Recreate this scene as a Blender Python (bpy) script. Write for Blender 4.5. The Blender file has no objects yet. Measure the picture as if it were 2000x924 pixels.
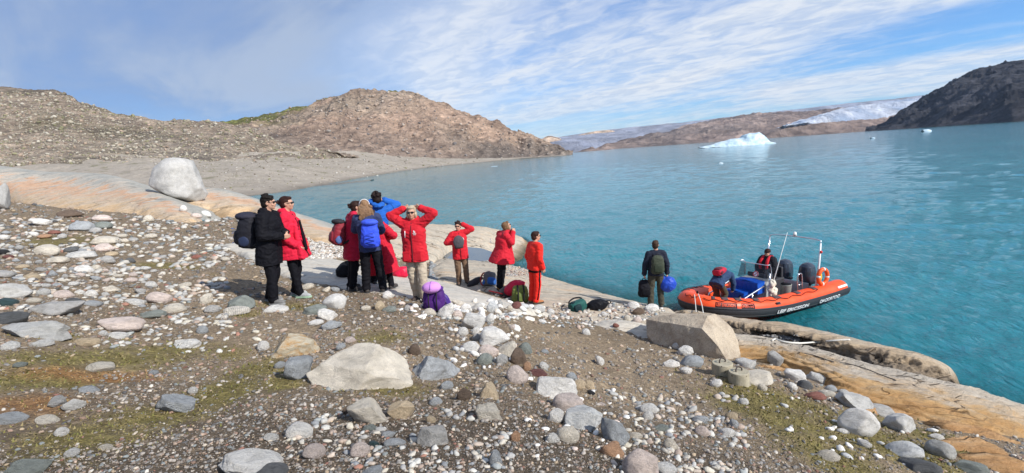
import bpy, bmesh, math, random
import numpy as np
from mathutils import Vector, Matrix, Quaternion
from mathutils.bvhtree import BVHTree
R = math.radians
C = bpy.context.scene.collection
scene = bpy.context.scene
random.seed(7)

# ------------------------------------------------------------------ camera
W0, H0, FPX = 2000.0, 924.0, 1000.0          # photograph size and focal length in its pixels
CAM_H = 5.5                                   # metres above the water
PITCH, ROLL = R(9.01), R(4.04)
_f = Vector((0, math.cos(PITCH), -math.sin(PITCH)))
_u0 = Vector((0, math.sin(PITCH), math.cos(PITCH)))
_r0 = Vector((1, 0, 0))
_r = _r0*math.cos(ROLL) - _u0*math.sin(ROLL)
_u = _u0*math.cos(ROLL) + _r0*math.sin(ROLL)
CAM = Vector((0, 0, CAM_H))
cd = bpy.data.cameras.new('camera'); cam = bpy.data.objects.new('camera', cd); C.objects.link(cam)
m = Matrix.Identity(4)
for i in range(3):
    m[i][0], m[i][1], m[i][2], m[i][3] = _r[i], _u[i], -_f[i], CAM[i]
cam.matrix_world = m
cd.sensor_fit = 'HORIZONTAL'; cd.sensor_width = 36; cd.lens = 36*FPX/W0
cd.clip_start = 0.05; cd.clip_end = 60000
scene.camera = cam

# ------------------------------------------------------------------ sky, sun, exposure
SUN_EL, SUN_AZ = R(36), R(127)                # azimuth clockwise from +Y
world = bpy.data.worlds.new('World'); scene.world = world; world.use_nodes = True
nt = world.node_tree; nt.nodes.clear(); L = nt.links.new
def N(t, **k):
    n = nt.nodes.new(t)
    for a, b in k.items(): setattr(n, a, b)
    return n
out = N('ShaderNodeOutputWorld'); bg = N('ShaderNodeBackground'); bg.inputs[1].default_value = 0.105
L(bg.outputs[0], out.inputs[0])
sky = N('ShaderNodeTexSky', sky_type='NISHITA', sun_disc=False)
sky.sun_elevation = SUN_EL; sky.sun_rotation = SUN_AZ; sky.air_density = 1.0; sky.dust_density = 0.3; sky.ozone_density = 2.5
tc = N('ShaderNodeTexCoord'); sep = N('ShaderNodeSeparateXYZ'); L(tc.outputs['Generated'], sep.inputs[0])
def math_n(op, a, b=None, c=None, clamp=False):
    n = N('ShaderNodeMath', operation=op); n.use_clamp = clamp
    for i, v in enumerate((a, b, c)):
        if v is None: continue
        if isinstance(v, (int, float)): n.inputs[i].default_value = v
        else: L(v, n.inputs[i])
    return n.outputs[0]
def maprange(v, a, b, c=0.0, d=1.0, smooth=True):
    n = N('ShaderNodeMapRange'); n.interpolation_type = 'SMOOTHSTEP' if smooth else 'LINEAR'
    L(v, n.inputs[0])
    for i, x in enumerate((a, b, c, d)): n.inputs[i+1].default_value = x
    return n.outputs[0]
# the cloud layer is a plane high above: direction divided by its height
zz = math_n('ADD', math_n('MAXIMUM', sep.outputs[2], 0.0), 0.10)
cx = math_n('DIVIDE', sep.outputs[0], zz); cy = math_n('DIVIDE', sep.outputs[1], zz)
CA = R(-40)                                   # the streaks run towards this azimuth
ca, sa = math.cos(CA), math.sin(CA)
al = math_n('ADD', math_n('MULTIPLY', cx, sa), math_n('MULTIPLY', cy, ca))      # along the streaks
ac = math_n('SUBTRACT', math_n('MULTIPLY', cx, ca), math_n('MULTIPLY', cy, sa)) # across
def noise_at(sx, sy, z, scale, detail=6, rough=0.55, dist=0.0):
    cmb = N('ShaderNodeCombineXYZ'); L(math_n('MULTIPLY', al, sx), cmb.inputs[0]); L(math_n('MULTIPLY', ac, sy), cmb.inputs[1])
    cmb.inputs[2].default_value = z
    n = N('ShaderNodeTexNoise'); n.inputs['Scale'].default_value = scale; n.inputs['Detail'].default_value = detail
    n.inputs['Roughness'].default_value = rough; n.inputs['Distortion'].default_value = dist
    L(cmb.outputs[0], n.inputs['Vector']); return n.outputs[0]
streak = noise_at(0.17, 0.58, 3.7, 1.0, 7, 0.54, 0.9)
band = noise_at(0.05, 0.30, 7.3, 1.0, 4, 0.5, 0.5)
puffs = noise_at(2.0, 3.0, 8.1, 2.2, 5, 0.6, 0.6)
veil = noise_at(0.28, 0.40, 1.3, 1.0, 6, 0.55, 0.4)
# wide bright bands broken by narrow deep-blue gaps, with small cloudlets in their thinner parts
bb = math_n('ADD', math_n('MULTIPLY', streak, 0.62), math_n('MULTIPLY', band, 0.38))
bb = math_n('ADD', bb, math_n('MULTIPLY', math_n('SUBTRACT', puffs, 0.5), 0.10))
s1 = maprange(bb, 0.405, 0.575)
lowband = maprange(sep.outputs[2], 0.01, 0.10, 0.80, 0.0)
cov = math_n('MAXIMUM', math_n('ADD', math_n('MULTIPLY', s1, 0.80), math_n('MULTIPLY', maprange(veil, 0.38, 0.70), 0.20), None, True), math_n('MULTIPLY', lowband, math_n('ADD', 0.10, maprange(streak, 0.35, 0.6)), None, True), None, True)
cov = math_n('MINIMUM', cov, 0.95)
azi = N('ShaderNodeMath', operation='ARCTAN2'); L(sep.outputs[0], azi.inputs[0]); L(sep.outputs[1], azi.inputs[1])
azw = math_n('ADD', math_n('ADD', azi.outputs[0], math_n('MULTIPLY', math_n('SUBTRACT', veil, 0.5), 1.1)), math_n('MULTIPLY', sep.outputs[2], -0.45))
leftm = maprange(azw, -0.52, -0.14, 1.0, 0.0)
midm = math_n('MULTIPLY', maprange(azw, -0.55, -0.28), maprange(azw, -0.12, 0.30, 1.0, 0.0))
cov = math_n('MAXIMUM', cov, math_n('MULTIPLY', midm, maprange(veil, 0.25, 0.62, 0.35, 0.88)), None, True)
blobs = noise_at(0.35, 0.80, 5.5, 1.3, 6, 0.55, 0.5)
left_cov = math_n('MULTIPLY', leftm, math_n('MULTIPLY', maprange(sep.outputs[2], 0.01, 0.15, 0.62, 1.0), maprange(blobs, 0.30, 0.60, 0.80, 1.0)))
greyc = N('ShaderNodeMixRGB'); greyc.inputs[1].default_value = (2.35, 3.25, 5.2, 1); greyc.inputs[2].default_value = (3.9, 4.7, 6.1, 1); L(maprange(blobs, 0.40, 0.60), greyc.inputs[0])
white = N('ShaderNodeMixRGB'); white.inputs[1].default_value = (5.8, 6.5, 7.6, 1); white.inputs[2].default_value = (7.6, 7.9, 8.3, 1); L(maprange(puffs, 0.35, 0.62), white.inputs[0])
lowc = N('ShaderNodeMixRGB'); L(maprange(sep.outputs[2], 0.0, 0.22), lowc.inputs[0]); lowc.inputs[1].default_value = (.62, 1.02, 1.55, 1); lowc.inputs[2].default_value = (.50, .92, 1.42, 1)
skyc = N('ShaderNodeMixRGB', blend_type='MULTIPLY'); skyc.inputs[0].default_value = 1; L(sky.outputs[0], skyc.inputs[1]); L(lowc.outputs[0], skyc.inputs[2])
m1 = N('ShaderNodeMixRGB'); L(math_n('MULTIPLY', cov, math_n('SUBTRACT', 1.0, math_n('MULTIPLY', leftm, 0.72))), m1.inputs[0]); L(skyc.outputs[0], m1.inputs[1]); L(white.outputs[0], m1.inputs[2])
m2 = N('ShaderNodeMixRGB'); L(math_n('MULTIPLY', left_cov, 0.93), m2.inputs[0]); L(m1.outputs[0], m2.inputs[1]); L(greyc.outputs[0], m2.inputs[2])
L(m2.outputs[0], bg.inputs[0])

sl = bpy.data.lights.new('sun', 'SUN'); sl.energy = 5.0; sl.angle = R(0.6); sl.color = (1.0, 0.95, 0.87)
sun = bpy.data.objects.new('sun', sl); C.objects.link(sun)
sdir = Vector((math.sin(SUN_AZ)*math.cos(SUN_EL), math.cos(SUN_AZ)*math.cos(SUN_EL), math.sin(SUN_EL)))
sun.rotation_euler = sdir.to_track_quat('Z', 'Y').to_euler(); sun.location = sdir*200
scene.view_settings.view_transform = 'Standard'; scene.view_settings.look = 'None'
scene.view_settings.gamma = 1; scene.view_settings.exposure = 0.12; scene.view_settings.use_curve_mapping = False
scene.cycles.use_denoising = True; scene.cycles.max_bounces = 6; scene.cycles.transparent_max_bounces = 12
scene.cycles.volume_bounces = 0; scene.cycles.sample_clamp_indirect = 6

# ------------------------------------------------------------------ projection helpers (to turn measured pixels into places)
def ray(px, py):
    return (_f*FPX + _r*(px - W0/2) - _u*(py - H0/2)).normalized()
def P_drop(px, py, D):                        # the point on the pixel's ray that lies D below the camera
    d = ray(px, py); return CAM + d*(D/(-d.z))
def P_y(px, py, Y):                           # the point on the ray at world Y
    d = ray(px, py); return CAM + d*(Y/d.y)
def depth_of(p): return (p - CAM).dot(_f)
def project(p):
    v = p - CAM; z = v.dot(_f); return (W0/2 + FPX*v.dot(_r)/z, H0/2 - FPX*v.dot(_u)/z)

# ------------------------------------------------------------------ numpy noise
_rng = np.random.RandomState(11)
_perm = _rng.permutation(256); _perm = np.concatenate([_perm, _perm, _perm])
_g3 = _rng.normal(size=(256, 3)); _g3 /= np.linalg.norm(_g3, axis=1)[:, None]
def perlin(p):
    p = np.asarray(p, float); i = np.floor(p).astype(int); f = p - i; i &= 255
    w = f*f*f*(f*(f*6 - 15) + 10); r = 0
    for dx in (0, 1):
        for dy in (0, 1):
            for dz in (0, 1):
                h = _perm[_perm[_perm[(i[:, 0]+dx) & 255] + ((i[:, 1]+dy) & 255)] + ((i[:, 2]+dz) & 255)]
                g = _g3[h]; q = f - np.array([dx, dy, dz])
                wt = (w[:, 0] if dx else 1-w[:, 0])*(w[:, 1] if dy else 1-w[:, 1])*(w[:, 2] if dz else 1-w[:, 2])
                r = r + wt*(g*q).sum(1)
    return r
def fbm(p, octv=4, lac=2.1, gain=0.5, ridged=False):
    p = np.asarray(p, float); r = 0; a = 1.0
    for k in range(octv):
        n = perlin(p + 17.3*k)
        r = r + a*((0.35 - np.abs(n))*1.6 if ridged else n); p = p*lac; a *= gain
    return r

# ------------------------------------------------------------------ object helpers
def prop(o, label=None, cat=None, group=None, kind=None):
    if label: o['label'] = label
    if cat: o['category'] = cat
    if group: o['group'] = group
    if kind: o['kind'] = kind
    return o
def link(name, me, mat=None, parent=None, smooth=True):
    o = bpy.data.objects.new(name, me); C.objects.link(o)
    if mat is not None:
        for mm in (mat if isinstance(mat, (list, tuple)) else [mat]): me.materials.append(mm)
    if parent is not None: o.parent = parent
    if smooth and len(me.polygons): me.polygons.foreach_set('use_smooth', [True]*len(me.polygons))
    return o
def mesh_np(name, V, F):                      # V (n,3), F (m,k) arrays, every face with the same corner count
    me = bpy.data.meshes.new(name); V = np.asarray(V, np.float32); F = np.asarray(F, np.int32)
    me.vertices.add(len(V)); me.vertices.foreach_set('co', V.ravel())
    k = F.shape[1]; me.loops.add(F.size); me.loops.foreach_set('vertex_index', F.ravel())
    me.polygons.add(len(F)); me.polygons.foreach_set('loop_start', np.arange(0, F.size, k, dtype=np.int32))
    me.polygons.foreach_set('loop_total', np.full(len(F), k, np.int32))
    me.update(calc_edges=True); return me
def color_attr(me, cols, name='Col'):
    a = me.color_attributes.new(name, 'FLOAT_COLOR', 'POINT'); c = np.ones((len(me.vertices), 4), np.float32)
    cols = np.asarray(cols); c[:, :cols.shape[1]] = cols; a.data.foreach_set('color', c.ravel())
def empty(name, loc=(0, 0, 0), rz=0.0):
    o = bpy.data.objects.new(name, None); C.objects.link(o); o.location = loc; o.rotation_euler = (0, 0, rz)
    o.empty_display_size = 0.2; return o
def bm_mesh(bm, name='mesh'):
    me = bpy.data.meshes.new(name); bm.normal_update(); bm.to_mesh(me); bm.free(); return me

# ------------------------------------------------------------------ material helpers
class MT:
    def __init__(s, name, rough=0.8, spec=0.3):
        s.m = bpy.data.materials.new(name); s.m.use_nodes = True; s.t = s.m.node_tree; s.n = s.t.nodes
        s.b = s.n['Principled BSDF']; s.b.inputs['Roughness'].default_value = rough
        s.b.inputs['Specular IOR Level'].default_value = spec; s.o = s.n['Material Output']
    def L(s, a, b): s.t.links.new(a, b)
    def node(s, t, **k):
        n = s.n.new(t)
        for a, b in k.items(): setattr(n, a, b)
        return n
    def co(s, kind='Object', scale=(1, 1, 1), rot=(0, 0, 0)):
        c = s.node('ShaderNodeTexCoord'); mp = s.node('ShaderNodeMapping')
        mp.inputs['Scale'].default_value = scale; mp.inputs['Rotation'].default_value = rot
        s.L(c.outputs[kind], mp.inputs[0]); return mp.outputs[0]
    def noise(s, vec, scale, detail=5, rough=0.6, dist=0.0):
        n = s.node('ShaderNodeTexNoise'); n.inputs['Scale'].default_value = scale; n.inputs['Detail'].default_value = detail
        n.inputs['Roughness'].default_value = rough; n.inputs['Distortion'].default_value = dist
        if vec is not None: s.L(vec, n.inputs['Vector'])
        return n.outputs[0]
    def voro(s, vec, scale, feature='F1', out='Distance'):
        n = s.node('ShaderNodeTexVoronoi', feature=feature); n.inputs['Scale'].default_value = scale
        s.L(vec, n.inputs['Vector']); return n.outputs[out]
    def ramp(s, fac, stops, interp='LINEAR'):
        n = s.node('ShaderNodeValToRGB'); n.color_ramp.interpolation = interp; e = n.color_ramp.elements
        while len(e) > 1: e.remove(e[0])
        e[0].position, e[0].color = stops[0][0], (*stops[0][1], 1) if len(stops[0][1]) == 3 else stops[0][1]
        for p, c in stops[1:]:
            q = e.new(p); q.color = (*c, 1)
        s.L(fac, n.inputs[0]); return n.outputs[0]
    def mix(s, fac, a, b, mode='MIX'):
        n = s.node('ShaderNodeMixRGB', blend_type=mode)
        for i, v in enumerate((fac, a, b)):
            if isinstance(v, (int, float)): n.inputs[i].default_value = v
            elif isinstance(v, tuple): n.inputs[i].default_value = (*v, 1)
            else: s.L(v, n.inputs[i])
        return n.outputs[0]
    def math(s, op, a, b=None, clamp=False):
        n = s.node('ShaderNodeMath', operation=op); n.use_clamp = clamp
        for i, v in enumerate((a, b)):
            if v is None: continue
            if isinstance(v, (int, float)): n.inputs[i].default_value = v
            else: s.L(v, n.inputs[i])
        return n.outputs[0]
    def rng(s, v, a, b, c=0.0, d=1.0):
        n = s.node('ShaderNodeMapRange'); s.L(v, n.inputs[0])
        for i, x in enumerate((a, b, c, d)): n.inputs[i+1].default_value = x
        return n.outputs[0]
    def attr(s, name='Col', out=0):
        n = s.node('ShaderNodeAttribute'); n.attribute_name = name; return n.outputs[out]
    def base(s, v):
        if isinstance(v, tuple): s.b.inputs['Base Color'].default_value = (*v, 1)
        else: s.L(v, s.b.inputs['Base Color'])
        return s
    def bump(s, h, strength=0.5, dist=0.02):
        n = s.node('ShaderNodeBump'); n.inputs['Strength'].default_value = strength; n.inputs['Distance'].default_value = dist
        s.L(h, n.inputs['Height']); s.L(n.outputs[0], s.b.inputs['Normal']); return s
_plain = {}
def plain(name, col, rough=0.6, spec=0.4, metal=0.0, grain=0.12, bump=0.15, scale=40):
    if name in _plain: return _plain[name]
    s = MT(name, rough, spec); v = s.co(); n = s.noise(v, scale, 4, 0.6)
    lo = tuple(c*(1-grain) for c in col); hi = tuple(min(1, c*(1+grain)) for c in col)
    s.base(s.ramp(n, [(0.3, lo), (0.7, hi)])); s.b.inputs['Metallic'].default_value = metal
    if bump: s.bump(n, bump, 0.01)
    _plain[name] = s.m; return s.m
# ================================================================== TERRAIN
def catmull(P, n):                            # P (k, ..., 3) -> n samples along axis 0, by chord-uniform Catmull-Rom
    P = np.asarray(P, float); k = len(P); t = np.linspace(0, k-1, n); i = np.clip(np.floor(t).astype(int), 0, k-2); f = t - i
    A = P[np.clip(i-1, 0, k-1)]; B = P[i]; Cc = P[i+1]; D = P[np.clip(i+2, 0, k-1)]
    f = f.reshape((-1,) + (1,)*(P.ndim-1))
    return B + 0.5*f*(Cc - A + f*(2*A - 5*B + 4*Cc - D + f*(3*(B - Cc) + D - A)))
def loft(rows, nu, nv):                       # rows: list of rows, each a list of 3-D points (same count)
    G = catmull(np.array([[tuple(p) for p in r] for r in rows]), nv)
    G = catmull(np.swapaxes(G, 0, 1), nu); return np.swapaxes(G, 0, 1)      # (nv, nu, 3)
def grid_faces(nv, nu):
    idx = np.arange(nv*nu).reshape(nv, nu)
    return np.stack([idx[:-1, :-1].ravel(), idx[:-1, 1:].ravel(), idx[1:, 1:].ravel(), idx[1:, :-1].ravel()], 1)
def grid_normals(G):
    du = np.gradient(G, axis=1); dv = np.gradient(G, axis=0); n = np.cross(du, dv); n /= np.linalg.norm(n, axis=2)[:, :, None] + 1e-9
    n[n[:, :, 2] < 0] *= -1; return n
_bvh = []
def add_bvh(V, F, tag): _bvh.append((tag, BVHTree.FromPolygons([tuple(v) for v in V], [tuple(f) for f in F])))
def grid_mesh(name, G, mat, bvh=None, cols=None, kind='structure'):
    nv, nu = G.shape[:2]; V = G.reshape(-1, 3); F = grid_faces(nv, nu)
    a = V[F[0][1]] - V[F[0][0]]; b = V[F[0][3]] - V[F[0][0]]
    if np.cross(a, b)[2] < 0: F = F[:, ::-1]
    me = mesh_np(name, V, F); o = link(name, me, mat)
    if cols is not None: color_attr(me, cols)
    if bvh: add_bvh(V, F, bvh)
    if kind: o['kind'] = kind
    return o
def cast(px, py, skip=()):
    d = ray(px, py); best = None
    for tag, b in _bvh:
        if tag in skip: continue
        h = b.ray_cast(CAM, d, 400)
        if h[0] is not None and (best is None or h[3] < best[2]): best = (h[0], h[1], h[3], tag)
    return best
def ground_z(x, y, skip=()):
    best = None
    for tag, b in _bvh:
        if tag in skip: continue
        h = b.ray_cast(Vector((x, y, 60)), Vector((0, 0, -1)), 200)
        if h[0] is not None and (best is None or h[0].z > best[0]): best = (h[0].z, h[1], tag)
    return best

# ---- foreground ground: heights measured as drops below the camera, spread by a thin-plate spline
GP = [(-400,430,1.0),(-400,520,1.1),(-400,700,1.2),(-400,1000,1.4),
 (-100,402,1.05),(0,403,1.12),(110,411,1.3),(256,418,1.5),(311,428,1.62),(363,434,1.75),(420,432,1.9),(499,425,2.1),(604,468,2.62),(649,478,2.75),
 (0,450,1.2),(0,500,1.3),(0,600,1.33),(0,700,1.38),(0,924,1.5),(250,450,1.6),(250,500,1.68),(250,600,1.75),(250,700,1.7),(250,924,1.58),
 (400,470,2.0),(420,540,2.03),(520,597,2.14),(500,700,1.92),(500,924,1.66),(560,500,2.4),(620,520,2.5),(600,600,2.2),(700,575,2.36),(730,578,2.33),(700,700,2.05),(700,924,1.68),
 (800,592,2.42),(850,640,2.36),(850,750,2.15),(1000,640,2.6),(1000,610,2.85),(930,610,2.65),(1000,700,2.38),(1000,800,2.1),(1000,924,1.8),(1000,1000,1.7),
 (700,530,2.8),(850,560,3.15),(950,590,3.15),(1045,640,3.0),(1045,615,3.4),(1100,620,3.6),(1110,660,3.2),(1150,760,2.7),(1150,924,2.0),
 (700,480,3.1),(760,500,3.7),(840,510,4.2),(900,500,4.7),(1000,520,5.6),(950,540,4.6),(900,560,3.72),(980,575,3.8),(1045,600,3.9),
 (1200,640,3.9),(1260,655,3.95),(1200,700,3.3),(1280,700,3.5),(1280,800,2.8),(1280,924,2.2),(1300,680,3.7),(1440,720,3.62),(1440,735,3.55),(1400,800,3.1),(1400,924,2.4),
 (1500,800,3.35),(1500,924,2.65),(1500,730,3.85),(1560,738,4.05),(1620,765,4.05),(1700,800,4.05),(1700,924,3.15),(1760,830,4.05),(1870,850,4.2),(1900,924,3.7),(2000,924,3.95),(2000,880,4.3),(2100,924,4.3),(2100,1000,4.0),
 (1440,680,4.6),(1550,700,4.9),(1700,750,5.1),(1850,790,5.2),(2000,830,5.2),(2150,870,5.4),
 (1340,640,4.7),(1420,640,5.2),(1600,680,5.6),(1800,740,6.0),(2000,790,6.4),(1200,600,5.2),(1120,580,5.2),(1060,560,5.2),
 (500,1000,1.6),(0,1050,1.5),(1500,1050,2.2),(1900,1050,3.1)]
gp = np.array([tuple(P_drop(*g)) for g in GP])
_bk = [(*P_y(a, 440, Y).xy, z) for a, Y, z in [(-100, 58, 1.0), (150, 50, 0.6), (300, 44, 0.0), (420, 41, -1.0), (500, 37, -1.2), (573, 34, -1.2), (650, 30, -1.2), (720, 31, -1.3), (800, 36, -1.5), (950, 38, -1.6), (1050, 34, -1.8)]]
extra = np.array(_bk + [(-70, 70, -1), (-30, 62, -1.5), (0, 50, -2), (12, 30, -1.8), (20, 22, -1.6), (26, 12, -1.8), (14, 3, 0.4), (-30, 2, 5.2), (-8, -3, 4.6), (6, -3, 3.9), (12, -3, 2.6),(-60, 25, 6.0)])
gp = np.vstack([gp, extra])
def tps_fit(X, z, lam=0.02):
    n = len(X); d = np.linalg.norm(X[:, None] - X[None], axis=2); K = np.where(d > 0, d*d*np.log(d + 1e-9), 0) + lam*np.eye(n)
    Pm = np.hstack([np.ones((n, 1)), X]); A = np.zeros((n+3, n+3)); A[:n, :n] = K; A[:n, n:] = Pm; A[n:, :n] = Pm.T
    return X, np.linalg.solve(A, np.concatenate([z, np.zeros(3)]))
def tps_eval(fit, Q):
    X, w = fit; out = np.empty(len(Q))
    for s in range(0, len(Q), 20000):
        q = Q[s:s+20000]; d = np.linalg.norm(q[:, None] - X[None], axis=2)
        out[s:s+20000] = (np.where(d > 0, d*d*np.log(d + 1e-9), 0))@w[:len(X)] + w[-3] + q@w[-2:]
    return out
# coordinates warped so that near and far points weigh alike
def warp(xy):
    xy = np.asarray(xy, float); r = np.hypot(xy[:, 0], xy[:, 1] + 3) + 1e-6; k = np.log(r/2.0 + 1)*3.0
    return xy_stack(xy[:, 0]/r*k, (xy[:, 1] + 3)/r*k)
def xy_stack(a, b): return np.stack([a, b], 1)
gfit = tps_fit(warp(gp[:, :2]), gp[:, 2])
def ground_h(xy):
    return tps_eval(gfit, warp(xy))
nA, nR = 440, 330
ang = np.linspace(R(-68), R(68), nA); rad = np.exp(np.linspace(math.log(2.2), math.log(66), nR))
AA, RR = np.meshgrid(ang, rad); GX = RR*np.sin(AA); GY = RR*np.cos(AA) - 3
gz = ground_h(np.stack([GX.ravel(), GY.ravel()], 1)).reshape(GX.shape)
p3 = np.stack([GX.ravel(), GY.ravel(), np.zeros(GX.size)], 1)
gz += (0.06*fbm(p3*0.9, 3) + 0.035*fbm(p3*3.5 + 5, 5) ).reshape(GX.shape)*np.clip(RR/6, 0.5, 1.4)
gz = np.maximum(gz, -2.5)
G_ground = np.stack([GX, GY, gz], 2)

# ---- ground colours: soil, dark gravel, moss and dead grass where the place has them (patch map of the real ground cover)
PATCH = []                                    # (x, y, radius_x, radius_y, kind)
def patch(px, py, rx, ry, kind):
    h = P_on_ground(px, py); e = P_on_ground(px+rx, py); f = P_on_ground(px, py-ry)
    PATCH.append((h.x, h.y, max(0.15, (e-h).length), max(0.15, (f-h).length), kind, math.atan2(e.y-h.y, e.x-h.x)))
_tmp = BVHTree.FromPolygons([tuple(v) for v in G_ground.reshape(-1, 3)], [tuple(f) for f in grid_faces(nR, nA)])
def P_on_ground(px, py):
    h = _tmp.ray_cast(CAM, ray(px, py), 300); return h[0] if h[0] is not None else P_drop(px, max(py, 450), 2.0)
for a in [(60,745,150,28,'moss'),(230,700,130,22,'moss'),(330,690,110,18,'moss'),(180,740,140,16,'rust'),(60,790,90,16,'rust'),(170,850,150,40,'moss'),(300,820,110,30,'moss'),
          (430,765,70,22,'moss'),(500,720,60,20,'moss'),(440,690,60,16,'moss'),(560,745,40,18,'moss'),(120,700,120,14,'moss'),(90,655,60,14,'moss'),(560,600,70,10,'moss'),(470,612,50,8,'moss'),
          (1480,775,60,26,'moss'),(1500,810,70,34,'moss'),(1440,790,50,24,'moss'),(1560,830,60,30,'moss'),(1600,880,70,34,'moss'),(1650,850,60,26,'moss'),(1720,860,80,30,'moss'),(1800,850,60,20,'moss'),(1560,790,50,20,'moss'),(1880,880,60,20,'moss'),
          (740,660,60,14,'moss'),(130,470,120,10,'moss'),(330,520,60,8,'moss'),(760,760,90,14,'moss')]:
    patch(*a)
def patch_weight(xy, kind):
    w = np.zeros(len(xy))
    for x, y, rx, ry, k, th in PATCH:
        if k != kind: continue
        c, s = math.cos(th), math.sin(th); dx = xy[:, 0]-x; dy = xy[:, 1]-y
        u = (dx*c + dy*s)/rx; v = (-dx*s + dy*c)/ry; w = np.maximum(w, np.exp(-(u*u + v*v)**1.2*0.9))
    return w
gxy = np.stack([GX.ravel(), GY.ravel()], 1)
n1 = fbm(np.stack([gxy[:, 0]*1.1, gxy[:, 1]*1.1, 0*gxy[:, 0]+3], 1), 5); n2 = fbm(np.stack([gxy[:, 0]*5, gxy[:, 1]*5, 0*gxy[:, 0]+9], 1), 3)
wm = np.clip(patch_weight(gxy, 'moss')*1.3 + n1*0.8 + n2*0.5 - 0.38, 0, .85); wr = np.clip(patch_weight(gxy, 'rust')*1.1 + n2*0.4 - 0.2, 0, 1)
n4 = fbm(p3*0.45 + 2, 4)
soil = np.array([0.235, 0.185, 0.128])[None]*(1 + 0.30*n4[:, None])
soil = soil*(1 + 0.12*n1[:, None])
# the near gravel is darker and greyer than the sandy soil upslope
near = np.clip((6.6 - np.hypot(gxy[:, 0], gxy[:, 1]*1.25))/2.2 + 0.5*n1, 0, 1)[:, None]
soil = soil*(1-near) + np.array([0.105, 0.083, 0.060])*near
ground_col = soil*(1-wm[:, None]) + np.array([0.17, 0.145, 0.048])*wm[:, None]*(1+0.35*n2[:, None])
ground_col = ground_col*(1-wr[:, None]) + np.array([0.26, 0.14, 0.06])*wr[:, None]
wet = np.clip((0.15 - gz.ravel())/0.3, 0, 1)[:, None]; ground_col = ground_col*(1 - 0.5*wet)

s = MT('ground_soil', 0.95, 0.2); v = s.co('Object')
fine = s.noise(v, 60, 6, 0.7); grit = s.voro(v, 55, 'F1'); gcell = s.voro(v, 55, 'F1', 'Color')
gr = s.voro(v, 24, 'F1', 'Color'); sepn = s.node('ShaderNodeSeparateColor'); s.L(gr, sepn.inputs[0])
c0 = s.mix(0.85, s.attr(), s.ramp(fine, [(0.25, (0.55, 0.53, 0.5)), (0.75, (1.35, 1.33, 1.3))]), 'MULTIPLY')
spk = s.ramp(sepn.outputs[0], [(0, (0.55, 0.5, 0.48)), (0.3, (0.85, 0.8, 0.75)), (0.6, (1.0, 1.0, 1.0)), (0.85, (1.5, 1.45, 1.4)), (1, (2.1, 2.05, 2.0))])
c0 = s.mix(0.5, c0, spk, 'MULTIPLY'); s.base(c0)
hh = s.math('ADD', s.math('MULTIPLY', fine, 0.8), s.math('MULTIPLY', s.math('SUBTRACT', 1.0, grit), 0.9)); s.bump(hh, 0.9, 0.02)
M_ground = s.m
o_ground = grid_mesh('ground', G_ground, M_ground, 'ground', ground_col)

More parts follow.
